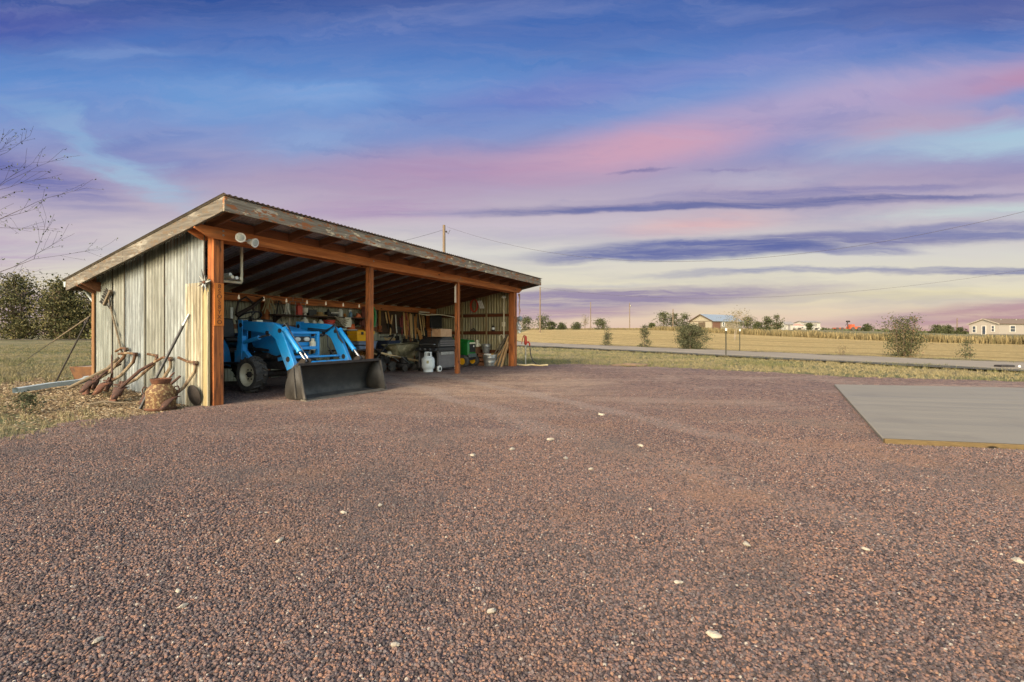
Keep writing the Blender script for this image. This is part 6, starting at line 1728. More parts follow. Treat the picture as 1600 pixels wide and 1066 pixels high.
# barbecue
def barbecue():
    t = fixed('gas_barbecue', 'dark grey gas barbecue on a wheeled cart just left of the third post', 'barbecue', 6.45, 0.75, 0.0)
    GP = mat('grey_cabinet_panel', (112, 107, 104), (94, 90, 89), 5, 0.5, 0.1, 0.05)
    b = B(); b.box(0.0, 0.85, 0.0, 0.02, 0.10, 0.52); b.box(0.0, 0.85, 0.66, 0.68, 0.10, 0.52); b.box(0.83, 0.85, 0.02, 0.66, 0.10, 0.52); b.box(0.0, 0.85, 0.02, 0.66, 0.10, 0.12); b.box(0.0, 0.03, 0.0, 0.05, 0.05, 0.56); b.box(0.0, 0.03, 0.63, 0.68, 0.05, 0.56)
    build('cabinet', b, GP, t, bev=0.004)
    b = B(); b.box(-0.02, 0.88, -0.03, 0.71, 0.56, 0.66); b.box(0.02, 0.84, 0.01, 0.67, 0.52, 0.56); build('firebox', b, M_BLACK, t, bev=0.01)
    b = B(); b.prism([(-0.17, 0.0, 0.57), (-0.02, 0.0, 0.57), (-0.02, 0.0, 0.66), (-0.10, 0.0, 0.64)], (0, 0.68, 0)); cp = build('control_panel', b, M_BLACK, t, bev=0.006)
    for k in range(3):
        b = B(); b.lathe([(0.03, 0.0), (0.028, -0.03), (0.012, -0.036)], (0, 0, 0), 14, 'x'); b.move(Matrix.Translation((-0.145, 0.16 + 0.17 * k, 0.61)) @ Matrix.Rotation(0.6, 4, 'Y')); build('knob', b, M_STEEL, cp)
    b = B(); prof = [(0.0, 0.665), (0.02, 0.78), (0.10, 0.88), (0.28, 0.95), (0.62, 0.95), (0.80, 0.86), (0.86, 0.72), (0.86, 0.665)]
    b.prism([(x, 0.0, z) for x, z in prof], (0, 0.68, 0)); ld = build('lid', b, M_BLACK, t, bev=0.02)
    b = B()
    for z in (0.70, 0.76, 0.82): b.box(0.08, 0.80, -0.012, 0.0, z, z + 0.03)
    build('side_rib', b, GP, ld)
    b = B(); b.tube([(0.0, 0.1, 0.74), (-0.06, 0.1, 0.75), (-0.06, 0.58, 0.75), (0.0, 0.58, 0.74)], 0.014, 8); build('handle', b, M_STEEL, ld)
    b = B(); b.box(0.1, 0.7, -0.02, -0.003, 0.46, 0.54); build('towel_rail', b, M_GREYM, t)
    for x, y in ((-0.02, -0.05), (0.8, -0.05)):
        b = B(); b.lathe([(0.05, -0.025), (0.085, -0.022), (0.09, 0), (0.085, 0.022), (0.05, 0.025)], (x, y, 0.09), 20, 'y')
        w = build('wheel', b, M_WHITE, t)
        b = B(); b.lathe([(0.015, -0.03), (0.052, -0.024), (0.052, 0.024), (0.015, 0.03)], (x, y, 0.09), 16, 'y'); build('hub', b, M_IRON, w)
    b = B(); b.tube([(-0.02, -0.05, 0.09), (0.8, -0.05, 0.09)], 0.012, 6); b.box(-0.02, 0.0, 0.60, 0.68, 0.0, 0.1); b.box(0.80, 0.84, 0.62, 0.68, 0.0, 0.1); build('axle', b, M_IRON, t)
    b = B(); b.tube([(-0.05, 0.3, 0.56), (-0.12, 0.34, 0.44), (-0.16, 0.22, 0.42), (-0.2, 0.1, 0.5), (-0.24, 0.12, 0.56)], 0.010, 6); build('gas_hose', b, M_BLACK, t)
    b = B(); b.box(-0.03, 0.5, 0, 0.0 + 0.3, 0, 0.21); b.box(-0.04, 0.51, -0.006, 0.306, 0.19, 0.215)
    one('cardboard_box', 'pale cardboard box lying on the lid of the barbecue', 'box', b, mat('dusty_cardboard', (196, 160, 124), (170, 132, 98), 7, 0.85, c3=(186, 120, 88), t3=0.6), 6.66, 0.80, 0.955, bev=0.004)
    t = fixed('propane_tank', 'white propane tank standing in front of the barbecue', 'gas tank', 6.20, 0.90, 0.02); t.scale = (0.92, 0.92, 0.96)
    TK = mat('white_tank_paint', (218, 222, 220), (196, 200, 196), 6, 0.4, 0, 0.04, c3=(168, 160, 140), t3=0.68)
    b = B(); b.lathe([(0.10, 0.075), (0.16, 0.085), (0.186, 0.13), (0.19, 0.17), (0.19, 0.31), (0.18, 0.365), (0.14, 0.41), (0.08, 0.43), (0.02, 0.435)], n=30); build('body', b, TK, t)
    b = B(); b.lathe([(0.14, 0.0), (0.145, 0.0), (0.145, 0.09), (0.135, 0.09), (0.135, 0.0)], n=26, cap=False); build('foot_ring', b, TK, t)
    b = B()
    for a0, a1 in ((0.5, 2.4), (3.4, 5.8)):
        for z0, z1 in ((0.41, 0.44), (0.525, 0.555)):
            b.grid([[(0.10 * cos(a0 + (a1 - a0) * i / 10), 0.10 * sin(a0 + (a1 - a0) * i / 10), z) for i in range(11)] for z in (z0, z1)])
        for a in (a0, a1, (a0 + a1) / 2):
            b.bar((0.10 * cos(a), 0.10 * sin(a), 0.41), (0.10 * cos(a), 0.10 * sin(a), 0.55), 0.03, 0.008, (cos(a), sin(a), 0))
    cl = build('collar', b, TK, t, recalc=False); md = cl.modifiers.new('plate', 'SOLIDIFY'); md.thickness = 0.006
    b = B(); b.lathe([(0.03, 0.43), (0.03, 0.47), (0.02, 0.48), (0.02, 0.51), (0.045, 0.512), (0.045, 0.53), (0.01, 0.53)], n=12); build('valve', b, M_GREYM, t)
    b = B(); rr = 0.1915; b.grid([[(rr * cos(a), rr * sin(a), z) for a in [3.55 + 0.07 * i for i in range(6)]] for z in (0.24, 0.32)]); build('sticker', b, mat('faded_sticker', (196, 186, 130), (120, 112, 84), 30, 0.6, bmp=0), t, recalc=False)
barbecue()

# green lawn tractor
t = fixed('lawn_tractor', 'green lawn tractor with black grille and yellow wheel hubs behind the third post', 'lawn tractor', 8.62, 1.05, 0.0)
GRN = mat('green_mower_paint', (28, 112, 42), (20, 92, 34), 8, 0.4, 0, 0.05)
b = B(); rows = []
for y, hw, z1 in ((-0.02, 0.19, 0.78), (0.02, 0.225, 0.84), (0.3, 0.235, 0.87), (0.75, 0.24, 0.90)):
    rows.append([(-hw, y, 0.38), (-hw, y, z1 - 0.07), (-hw + 0.06, y, z1), (hw - 0.06, y, z1), (hw, y, z1 - 0.07), (hw, y, 0.38)])
b.grid(rows); b.f.append((0, 1, 2, 3, 4, 5)); hd = build('hood', b, GRN, t)
b = B(); b.box(-0.16, 0.16, -0.032, -0.02, 0.47, 0.72); build('grille', b, M_BLACK, hd)
b = B(); b.box(-0.17, 0.17, -0.034, -0.021, 0.725, 0.775); build('stripe', b, M_CREAMP, hd)
b = B(); b.lathe([(0.03, -0.02), (0.03, -0.04), (0.01, -0.045)], (0.06, 0, 0.65), 12, 'y'); build('emblem', b, M_WHITE, hd)
b = B(); b.box(-0.21, 0.21, -0.045, 0.0, 0.30, 0.42); build('bumper', b, mat('grey_bumper', (92, 104, 100), (74, 84, 82), 9, 0.6), t, bev=0.01)
b = B(); b.box(-0.2, 0.2, 0.0, 1.3, 0.22, 0.36); b.box(-0.3, 0.3, 0.7, 1.1, 0.15, 0.22); build('chassis', b, M_IRON, t)
for x, y, R, W in ((-0.30, 0.12, 0.19, 0.14), (0.30, 0.12, 0.19, 0.14), (-0.34, 1.15, 0.25, 0.2), (0.34, 1.15, 0.25, 0.2)):
    b = B(); b.lathe([(R * 0.55, -W / 2), (R * 0.9, -W / 2), (R, -W * 0.3), (R, W * 0.3), (R * 0.9, W / 2), (R * 0.55, W / 2)], (x, y, R), 24, 'x', cap=False); w = build('wheel', b, M_TYRE, t)
    b = B(); b.lathe([(0.01, -W * 0.4), (R * 0.5, -W * 0.38), (R * 0.57, -W * 0.5), (R * 0.57, W * 0.5), (R * 0.5, W * 0.38), (0.01, W * 0.4)], (x, y, R), 20, 'x'); build('rim', b, YEL, w)
b = B(); b.box(-0.3, 0.3, 0.85, 1.5, 0.42, 0.5); build('fender', b, GRN, t, bev=0.03)
b = B(); b.prism([(-0.2, 1.0, 0.52), (-0.2, 1.4, 0.52), (-0.2, 1.45, 0.9), (-0.2, 1.36, 0.9), (-0.2, 1.33, 0.6), (-0.2, 1.0, 0.6)], (0.4, 0, 0)); build('seat', b, YEL, t, bev=0.02)
b = B(); b.tube([(0.16 * cos(2 * pi * i / 18), 0.85 + 0.14 * sin(2 * pi * i / 18), 1.0 + 0.05 * sin(2 * pi * i / 18)) for i in range(18)], 0.013, 7, closed=True); b.tube([(0, 0.76, 0.8), (0, 0.85, 1.0)], 0.02, 7); b.tube([(-0.15, 0.85, 1.0), (0.15, 0.85, 1.0)], 0.01, 6); build('steering_wheel', b, M_BLACK, t)

# tub corner
t = fixed('galvanised_tub', 'round galvanised wash tub on the ground beside the lawn tractor', 'tub', 9.02, 0.62, 0.0)
b = B(); b.lathe([(0.17, 0.0), (0.18, 0.01), (0.2, 0.13), (0.207, 0.14), (0.203, 0.15), (0.215, 0.27), (0.222, 0.28), (0.218, 0.29), (0.228, 0.36), (0.238, 0.365), (0.236, 0.38), (0.222, 0.375), (0.19, 0.05), (0.01, 0.04)], n=30); build('body', b, M_GREYM, t)
for s in (-1, 1):
    b = B(); b.tube([(s * 0.225, -0.05, 0.33), (s * 0.26, -0.04, 0.31), (s * 0.26, 0.04, 0.31), (s * 0.225, 0.05, 0.33)], 0.008, 6); build('handle', b, M_GREYM, t)
b = B(); b.prism([(-0.12, -0.07, 0), (0.12, -0.07, 0), (0.13, -0.08, 0.1), (-0.13, -0.08, 0.1)], (0, 0.14, 0)); one('yellow_box', 'small yellow-brown box sitting in the right of the wash tub', 'box', b, mat('mustard_plastic', (186, 132, 44), (160, 110, 36), 8, 0.6), 9.10, 0.60, 0.31, bev=0.008)
b = B(); b.lathe([(0.09, 0), (0.115, 0.02), (0.12, 0.10), (0.105, 0.1), (0.02, 0.06)], n=18); one('white_basin', 'white basin tipped into the left of the wash tub', 'basin', b, M_WHITE, 8.93, 0.66, 0.31)
t = fixed('galvanised_bucket', 'galvanised bucket standing on a crate behind the wash tub', 'bucket', 9.18, 0.86, 0.42)
b = B(); b.lathe([(0.10, 0), (0.105, 0.01), (0.128, 0.2), (0.134, 0.21), (0.13, 0.22), (0.145, 0.29), (0.152, 0.295), (0.14, 0.295), (0.1, 0.03), (0.01, 0.03)], n=24); build('body', b, M_GREYM, t)
b = B(); b.tube([(-0.15, 0, 0.28), (-0.12, -0.1, 0.2), (0, -0.16, 0.17), (0.12, -0.1, 0.2), (0.15, 0, 0.28)], 0.005, 5); build('handle', b, M_IRON, t)
b = B()
for z in (0.02, 0.16, 0.30): b.box(-0.18, 0.18, -0.15, -0.135, z, z + 0.11); b.box(-0.18, 0.18, 0.135, 0.15, z, z + 0.11); b.box(-0.18, -0.165, -0.135, 0.135, z, z + 0.11); b.box(0.165, 0.18, -0.135, 0.135, z, z + 0.11)
b.box(-0.19, 0.19, -0.16, 0.16, 0.405, 0.42); one('slatted_crate', 'dark slatted crate under the galvanised bucket', 'crate', b, W_RAFT, 9.18, 0.9, 0.0)
b = B(); b.lathe([(0.06, 0), (0.065, 0.1), (0.05, 0.13), (0.02, 0.14)], n=14); b.ball((0.12, -0.02, 0.05), (0.06, 0.05, 0.05), 10, 7); b.ball((0.05, 0.03, 0.17), (0.06, 0.05, 0.06), 10, 7); one('white_sprinkler', 'white and yellow plastic sprinkler head behind the lawn tractor hood', 'sprinkler', b, M_CREAMP, 9.1, 1.15, 0.62)
b = B(); b.box(-0.16, 0.16, -0.14, 0.14, 0, 0.62); b.box(-0.18, 0.18, -0.16, 0.16, 0.60, 0.619); one('tall_crate', 'tall dark crate behind the lawn tractor carrying the white sprinkler', 'crate', b, W_RAFT, 9.1, 1.25, 0.0, bev=0.006)

# right wall fittings
t = fixed('conduit', 'pale vertical conduit with a switch box on the right wall near the far post', 'conduit', L_ - 0.10, 0.31, 0.0)
b = B(); b.tube([(0, 0, 0.75), (0, 0, 2.2)], 0.022, 10); build('pipe', b, M_CREAMP, t)
b = B(); b.box(-0.05, 0.03, -0.05, 0.05, 1.28, 1.42); build('switch_box', b, M_CREAMP, t, bev=0.006)
b = B(); b.lathe([(0.07, 2.19), (0.075, 2.22), (0.04, 2.26), (0.01, 2.27)], n=14); build('cap', b, M_WHITE, t)
t = fixed('extension_cord', 'red-orange extension cord coiled and hung high on the right wall', 'cord', L_ - 0.10, 1.42, 1.98)
b = B()
for k in range(5):
    b.tube([(-0.014 * k, (0.12 + 0.012 * (k % 3)) * sin(2 * pi * i / 20), (0.2 + 0.015 * (k % 2)) * cos(2 * pi * i / 20)) for i in range(20)], 0.012, 6, closed=True)
build('coil', b, mat('red_orange_cord', (186, 64, 36), (156, 50, 30), 10, 0.5), t)
b = B()
for k in range(3): b.bar((-0.06, -0.12 - 0.06 * k, -0.12), (-0.06, -0.02 - 0.06 * k, 0.13), 0.035, 0.03, (1, 0, 0))
one('white_brackets', 'three white brackets hung beside the red-orange cord', 'bracket', b, M_WHITE, L_ - 0.08, 1.28, 2.0)
t = fixed('lantern', 'small lantern standing on the middle girt of the right wall', 'lantern', L_ - 0.11, 0.70, 1.13)
b = B(); b.lathe([(0.05, 0), (0.06, 0.02), (0.05, 0.05)], n=14); b.lathe([(0.05, 0.12), (0.055, 0.14), (0.02, 0.18), (0.012, 0.19)], n=14); b.tube([(-0.05, 0, 0.14), (-0.06, 0, 0.22), (0.06, 0, 0.22), (0.05, 0, 0.14)], 0.005, 5); build('frame', b, M_IRON, t)
b = B(); b.lathe([(0.042, 0.05), (0.048, 0.085), (0.042, 0.12)], n=14); build('globe', b, M_WHITE, t)
b = B(); b.box(-0.06, 0.0, -0.1, 0.12, 0, 0.03); b.tube([(-0.04, -0.08, 0.03), (-0.04, -0.02, 0.09), (-0.04, 0.1, 0.05)], 0.018, 7); one('hand_saw', 'dark hand tool lying on the middle girt left of the lantern', 'tool', b, M_IRON, L_ - 0.08, 1.45, 1.13)
b = B(); b.tube([(0, -0.08, 0.0), (-0.01, -0.02, 0.1), (-0.02, 0.06, 0.05), (-0.02, 0.05, -0.1), (-0.015, 0.02, -0.22)], 0.013, 7); one('pale_hook', 'pale bent antler-like hook on the right wall above the lumber', 'hook', b, M_CREAMP, L_ - 0.07, 0.42, 0.92)
b = B(); b.box(-0.012, 0.012, -0.02, 0.02, -0.22, 0.2); b.tube([(0, 0, 0.2), (0.02, -0.02, 0.24)], 0.01, 6); one('white_rag', 'thin white rag hung on the inner face of the third post', 'rag', b, JUG, 6.085, -0.05, 2.05)
# ------------------------------------------------------------------ trees, bushes, weeds
def leaf_cards(b, centers, per, spread, size, r, flat=0.6):
    for c, s in centers:
        for _ in range(int(per * s)):
            d = Vector((r.gauss(0, 1), r.gauss(0, 1), r.gauss(0, flat)))
            p = c + d * spread * s * 0.5
            n = Vector((r.gauss(0, 1), r.gauss(0, 1), r.gauss(0, 1))).normalized()
            t = n.orthogonal().normalized(); w = n.cross(t)
            a = r.uniform(0, pi); u = t * cos(a) + w * sin(a); v = n.cross(u)
            L = size * r.uniform(0.6, 1.3); W = L * r.uniform(0.35, 0.6)
            b.add([p - u * L * 0.5, p + v * W * 0.5, p + u * L * 0.5, p - v * W * 0.5], [(0, 1, 2, 3)])

def plant(name, label, cat, X, Y, h, w, leaf, bark, seed, n_cl=40, per=30, size=0.15, trunk=0.08, stem_h=0.2, low=0.12, multi=1, group=None, lean=(0, 0), top_bias=0.0, spread=None, clump_fn=None, sink=0.05):
    """branching stem(s) and a crown of many leaf-sized faces gathered in uneven clumps"""
    z0 = Hz(X, Y) - sink
    t = thing(name, label, cat, (X, Y, z0), 0, group)
    r = random.Random(seed)
    cl = []
    for i in range(n_cl):
        for _ in range(30):
            f = r.random() ** (1 - 0.4 * top_bias)
            zz = h * (low + (1 - low) * f)
            prof = sin(pi * min(1, 0.12 + 0.86 * f)) ** 0.65 if clump_fn is None else clump_fn(f)
            a = r.uniform(0, 2 * pi); q = sqrt(r.random())
            bump_ = 0.75 + 0.5 * mnoise.noise(Vector((cos(a) * 1.3, sin(a) * 1.3, f * 3 + seed)))
            rad = 0.5 * w * prof * q * bump_
            if rad >= 0: break
        cl.append((Vector((rad * cos(a) + lean[0] * f * h, rad * sin(a) + lean[1] * f * h, zz)), r.uniform(0.6, 1.3)))
    sp = spread if spread else w * 0.22
    bb = B()
    bases = []
    for k in range(multi):
        a = 2 * pi * k / multi + seed; off = 0 if multi == 1 else 0.06 * w
        p0 = Vector((off * cos(a), off * sin(a), -0.05)); fork = Vector((lean[0] * stem_h * h + off * 2 * cos(a), lean[1] * stem_h * h + off * 2 * sin(a), h * stem_h))
        mid = Vector((lean[0] * 0.55 * h + 0.18 * w * cos(a) * (multi > 1), lean[1] * 0.55 * h + 0.18 * w * sin(a) * (multi > 1), h * 0.6)); tip = Vector((lean[0] * 0.9 * h + 0.28 * w * cos(a) * (multi > 1), lean[1] * 0.9 * h, h * 0.93))
        bb.tube([p0, fork, mid, tip], [trunk, trunk * 0.8, trunk * 0.45, trunk * 0.12], 7)
        bases += [(fork, trunk * 0.4), (mid, trunk * 0.25), (fork.lerp(mid, 0.5), trunk * 0.3)]
    for c, s in cl:
        st, rr = min(bases, key=lambda q: (q[0] - c).length + (0.6 * h if q[0].z > c.z else 0))
        m = st.lerp(c, 0.55) + Vector((r.uniform(-1, 1), r.uniform(-1, 1), r.uniform(0, 1))) * w * 0.04
        bb.tube([st, m, c], [rr, rr * 0.6, rr * 0.2], 4, caps=False)
    build('trunk', bb, bark, t, recalc=False)
    lb = B(); leaf_cards(lb, cl, per, sp, size, r)
    build('crown', lb, leaf, t, smooth=False, recalc=False)
    return t

# windbreak on the left, beyond the farm track
WB = 'dark windbreak trees beyond the farm track'
for i, (X, Y, h, w, lab) in enumerate((
        (-61.0, 52, 6.3, 6.6, 'tree at the far left edge of the dark windbreak row, cut by the frame'),
        (-55.2, 52, 7.1, 6.4, 'tallest tree at the left of the dark windbreak row'),
        (-51.4, 53.5, 5.6, 5.0, 'lower tree in the notch between the two tallest windbreak trees'),
        (-49.2, 51, 6.4, 5.2, 'second tallest windbreak tree, with an open ragged top'),
        (-45.9, 52, 5.8, 5.2, 'bushy windbreak tree right of the ragged one'),
        (-43.2, 53, 4.9, 4.8, 'sloping windbreak tree left of the shed eave'),
        (-41.0, 51, 3.4, 4.0, 'lowest windbreak tree right beside the rear corner of the shed'))):
    plant('windbreak_tree', lab, 'tree', X, Y, h, w, LF_DARK, BARK, 30 + i, 150, 60, 0.26, 0.16, 0.12, 0.03, multi=2, group=WB, spread=w * 0.20)
for i, (X, Y, h, w, lab) in enumerate(((-58.2, 50.2, 2.4, 3.4, 'dark shrub at the foot of the tallest windbreak tree'), (-52.6, 50, 2.2, 3.4, 'dark shrub below the notch in the windbreak'), (-47.2, 49.8, 1.9, 3.2, 'dark shrub at the foot of the bushy windbreak tree'), (-43.8, 50, 1.6, 2.6, 'yellowish shrub low beside the rear corner of the shed'))):
    plant('windbreak_shrub', lab, 'shrub', X, Y, h, w, LF_DARK if i < 3 else LF_YOUNG, BARK, 60 + i, 40, 40, 0.24, 0.06, 0.1, 0.02, multi=3, group='shrubs under the windbreak')

# thin branches reaching in from a tree left of the frame
def bare_tree():
    T0 = Vector((-11.7, 9.1, 0)); T0.z = Hz(T0.x, T0.y) - 0.05
    t = thing('bare_tree', 'nearly leafless tree at the left edge reaching thin branches over the sky', 'tree', T0)
    r = random.Random(12)
    b = B(); lv = []
    def grow(p, d, L, rad, depth):
        pts = [p]; q = p.copy(); dd = d.copy(); n = 5
        for i in range(n):
            dd = (dd + Vector((r.uniform(-1, 1), r.uniform(-1, 1) * 0.7, r.uniform(-0.6, 0.8))) * 0.13).normalized()
            q = q + dd * (L / n); pts.append(q.copy())
            if depth > 0 and i >= 1:
                for _ in range(1 if r.random() < 0.75 else 2):
                    sd = (dd + Vector((r.uniform(-1, 1), r.uniform(-1, 1) * 0.6, r.uniform(-0.7, 0.9))) * 0.75).normalized()
                    grow(q, sd, L * r.uniform(0.32, 0.5), rad * 0.5 * (1 - 0.1 * i), depth - 1)
        b.tube(pts, [max(0.0022, rad * (1 - 0.14 * i)) for i in range(n + 1)], 5 if rad > 0.01 else 3, caps=False)
        if depth <= 1:
            for _ in range(4 if depth == 0 else 3):
                if r.random() < 0.55: lv.append((pts[r.randint(2, n)], 0.3))
    trunk = [Vector((0, 0, 0)), Vector((0.05, 0, 1.0)), Vector((0.18, -0.02, 1.7)), Vector((0.2, 0, 2.6)), Vector((0.1, 0, 3.6)), Vector((0.2, 0, 4.8))]
    b.tube(trunk, [0.11, 0.095, 0.085, 0.06, 0.035, 0.01], 9)
    for p, d, L, rad in ((trunk[2], (1, -0.05, 0.12), 1.8, 0.013), (trunk[2], (1, 0.1, 0.30), 2.2, 0.014), (trunk[3], (0.95, 0, 0.22), 2.3, 0.014), (trunk[3], (0.85, -0.1, 0.6), 2.1, 0.012), (trunk[4], (0.8, 0.1, 0.45), 1.7, 0.010),
                         (trunk[3], (-0.9, 0, 0.5), 2.2, 0.02), (trunk[2], (-0.8, 0.3, 0.5), 2.2, 0.02), (trunk[3], (0.1, -0.9, 0.5), 1.8, 0.016), (trunk[4], (-0.5, 0.3, 0.8), 1.5, 0.012)):
        grow(p, Vector(d).normalized(), L, rad, 2)
    build('trunk', b, mat('grey_violet_bark', (86, 78, 84), (64, 58, 64), 12, 0.9, 0, 0.2), t, recalc=False)
    lb = B(); leaf_cards(lb, lv, 6, 0.22, 0.045, r)
    build('crown', lb, LF_TWIG, t, smooth=False, recalc=False)
bare_tree()

# roadside bushes
plant('roadside_bush', 'largest rounded grey-green bush beside the road in front of the barn', 'bush', 12.6, 32.9, 1.75, 2.55, LF_BUSH, BARK, 3, 150, 80, 0.09, 0.03, 0.1, 0.02, multi=5, spread=0.42, clump_fn=lambda f: (0.72 + 0.5 * f) * sqrt(max(0, 1 - (f * 0.98) ** 4)))
plant('roadside_bush', 'loose reddish-topped bush beside the road at the right', 'bush', 17.95, 21.35, 1.85, 1.9, LF_RED, BARK, 5, 120, 46, 0.075, 0.022, 0.1, 0.04, multi=6, spread=0.34, clump_fn=lambda f: (0.55 + 0.75 * f) * sqrt(max(0, 1 - (f * 0.96) ** 5)))
plant('sapling', 'narrow upright young bush, nearest the shed along the far road edge', 'bush', 8.7, 42.6, 1.7, 1.2, LF_BUSH, BARK, 7, 40, 40, 0.09, 0.02, 0.15, 0.05, multi=3, spread=0.26, clump_fn=lambda f: 1.0 - 0.75 * f)
plant('sapling', 'spiky young bush with a bare leader, left of the largest roadside bush', 'bush', 10.85, 38.2, 1.95, 1.5, LF_BUSH, BARK, 9, 50, 40, 0.09, 0.02, 0.15, 0.05, multi=4, spread=0.26, clump_fn=lambda f: 1.0 - 0.85 * f ** 0.8)
plant('sapling', 'small leafy sapling by the road, right of the reddish bush', 'bush', 18.75, 19.2, 0.78, 0.72, LF_BUSH, BARK, 11, 26, 26, 0.06, 0.012, 0.2, 0.2, multi=2, spread=0.16)
plant('dry_bush', 'low twiggy half-dead bush beside the road, left of the reddish bush', 'bush', 16.05, 22.7, 0.58, 0.75, LF_PALE, BARK, 13, 24, 7, 0.05, 0.012, 0.1, 0.1, multi=5, spread=0.16)
plant('weed', 'small green weed growing in the dry grass left of the shed', 'weed', -6.15, 5.9, 0.24, 0.34, LF_BUSH, BARK, 15, 22, 24, 0.035, 0.005, 0.1, 0.05, multi=4, spread=0.09, sink=0.01)
plant('pale_tree', 'pale leaning tree with a sparse crown in front of the barn end', 'tree', 28.6, 60, 3.7, 4.2, LF_PALE, BARK_P, 17, 34, 20, 0.16, 0.06, 0.3, 0.45, multi=2, spread=0.8, lean=(0.14, 0))

# far trees, each on its own spot
for i, (x, Y, h, w, kind, lab) in enumerate((
        (822, 118, 3.2, 4.0, 0, 'dark round tree far off, right beside the far shed post'), (848, 112, 3.7, 4.4, 0, 'dark tree far off at the foot of the tall pole nearest the shed'),
        (862, 116, 1.9, 2.6, 0, 'low dark bush far off, right of the tall pole'), (877, 122, 1.7, 2.6, 0, 'small dome-shaped bush far off between two larger groups'),
        (901, 122, 1.8, 3.2, 0, 'second dome-shaped bush far off, left of the bare tree'), (914, 118, 3.6, 2.8, 1, 'thin half-bare tree far off left of a pole'),
        (938, 118, 2.6, 4.6, 0, 'wide dark tree far off between two poles'), (1018, 118, 1.7, 1.8, 0, 'small bush far off left of the barn group'),
        (1037, 116, 4.0, 4.8, 0, 'big dark tree left of the barn, behind a thin pole'), (1053, 118, 3.9, 4.2, 0, 'dark tree standing close to the left of the barn'), (1070, 122, 4.0, 3.6, 0, 'dark tree touching the barn gable'),
        (1168, 112, 2.9, 4.4, 0, 'dark green bush behind the pale leaning tree'), (1184, 118, 1.9, 2.4, 0, 'low dark bush right of the pale leaning tree'),
        (1200, 122, 3.4, 3.4, 0, 'dark tree, left of the pair between barn and white sheds'), (1213, 124, 3.7, 3.2, 0, 'dark tree, right of the pair between barn and white sheds'),
        (1264, 140, 1.8, 2.4, 0, 'small bush in front of the white far shed'), (1355, 130, 2.0, 3.0, 0, 'low dark bush right of the orange machine'),
        (1463, 126, 2.1, 4.0, 0, 'dark bush, left of the group beside the mobile home'), (1480, 128, 2.3, 4.0, 0, 'dark bush in the middle of the group beside the mobile home'), (1500, 124, 1.5, 3.2, 0, 'low bush touching the mobile home'))):
    plant('far_tree', lab, 'tree', (x - 800) / 729 * Y, Y, h, w, LF_FAR if kind == 0 else LF_PALE, BARK, 100 + i, 34 if kind == 0 else 26, 34 if kind == 0 else 10, 0.36 if kind == 0 else 0.22, 0.08, 0.15, 0.05 if kind == 0 else 0.3, multi=2, group='trees scattered along the far plain', spread=w * 0.25)
def far_hedge():
    r = random.Random(77); b = B()
    for i in range(5200):
        x = r.uniform(700, 1700); Y = r.uniform(250, 420); X = (x - 800) / 729 * Y
        z = Hz(X, Y); env = 1.2 + 1.1 * mnoise.noise(Vector((x * 0.02, Y * 0.01, 3)))
        if x < 1180: env *= 0.5
        c = Vector((X, Y, z + max(0.1, env) * r.random()))
        n = Vector((r.gauss(0, 1), r.gauss(0, 1), r.gauss(0, 1))).normalized(); u = n.orthogonal().normalized(); v = n.cross(u); s = r.uniform(0.4, 1.0)
        b.add([c - u * s, c + v * s * 0.6, c + u * s, c - v * s * 0.6], [(0, 1, 2, 3)])
    setting(build('far_scrub', b, LF_FAR, smooth=False, recalc=False), 'stuff')
far_hedge()

# ------------------------------------------------------------------ poles and wires
def pole(label, X, Y, top, rad=0.12, arm=None):
    z = Hz(X, Y)
    t = thing('utility_pole', label, 'pole', (X, Y, z - 0.3), 0.2, 'utility poles across the plain')
    b = B(); b.tube([(0, 0, 0), (0, 0, top - z + 0.3)], [rad, rad * 0.72], 10); build('shaft', b, M_POLE, t)
    H = top - z + 0.3
    if arm == 'loop':
        b = B(); b.lathe([(0.05, H - 0.5), (0.06, H - 0.42), (0.03, H - 0.38)], (0.16, 0, 0), 10); b.tube([(0.0, 0, H - 0.45), (0.17, 0, H - 0.45)], 0.02, 6); b.tube([(0.17, 0, H - 0.46), (0.3, 0, H - 0.6), (0.36, 0, H - 0.4), (0.42, 0, H - 0.32)], 0.016, 6); build('insulator', b, M_IRON, t)
    elif arm == 'box':
        b = B(); b.lathe([(0.16, -0.3), (0.18, -0.25), (0.18, 0.25), (0.1, 0.32)], (0.3, 0, H - 1.0), 12); b.box(0, 0.3, -0.03, 0.03, H - 1.1, H - 1.0); build('transformer', b, M_GREYM, t)
    return Vector((X, Y, top))
P1 = pole('tallest weathered pole rising behind the shed roof, with a wire on either side', -4.66, 32, 8.54, 0.13, 'loop')
P2 = pole('tall slim pole standing right at the end of the shed roof', 5.18, 86, 9.9, 0.14)
pole('thin far pole, left of the pair in front of the mauve cloud', 24.6, 146, 11.3, 0.15)
pole('thin far pole with a small transformer, right of the mauve-cloud pair', 36.8, 146, 11.1, 0.15, 'box')
pole('thin far pole before the dark trees by the barn', 37.6, 109, 7.1, 0.13)
pole('short far pole left of the mobile home', 133.5, 140, 6.1, 0.15)
P3 = pole('near pole far to the right, outside the picture', 30.0, 14.0, 9.43, 0.13)
def wire(label, fn, n=40, rad=0.012):
    b = B(); b.tube([fn(i / n) for i in range(n + 1)], rad, 5); tag(build('overhead_wire', b, M_WIRE), label, 'wire', 'overhead wires')
wire('overhead wire sagging from the pole behind the roof across the right half of the sky', lambda t: (-4.45 + 34.45 * t, 32 - 18 * t, 16.5 * t * t - 15.37 * t + 8.42), 60, 0.007)
wire('short overhead wire running down left of the pole behind the roof', lambda t: (-4.75 - 9 * t, 32 - 6 * t, 8.2 - 4.4 * t + 1.2 * t * t * 1.0), 20, 0.009)
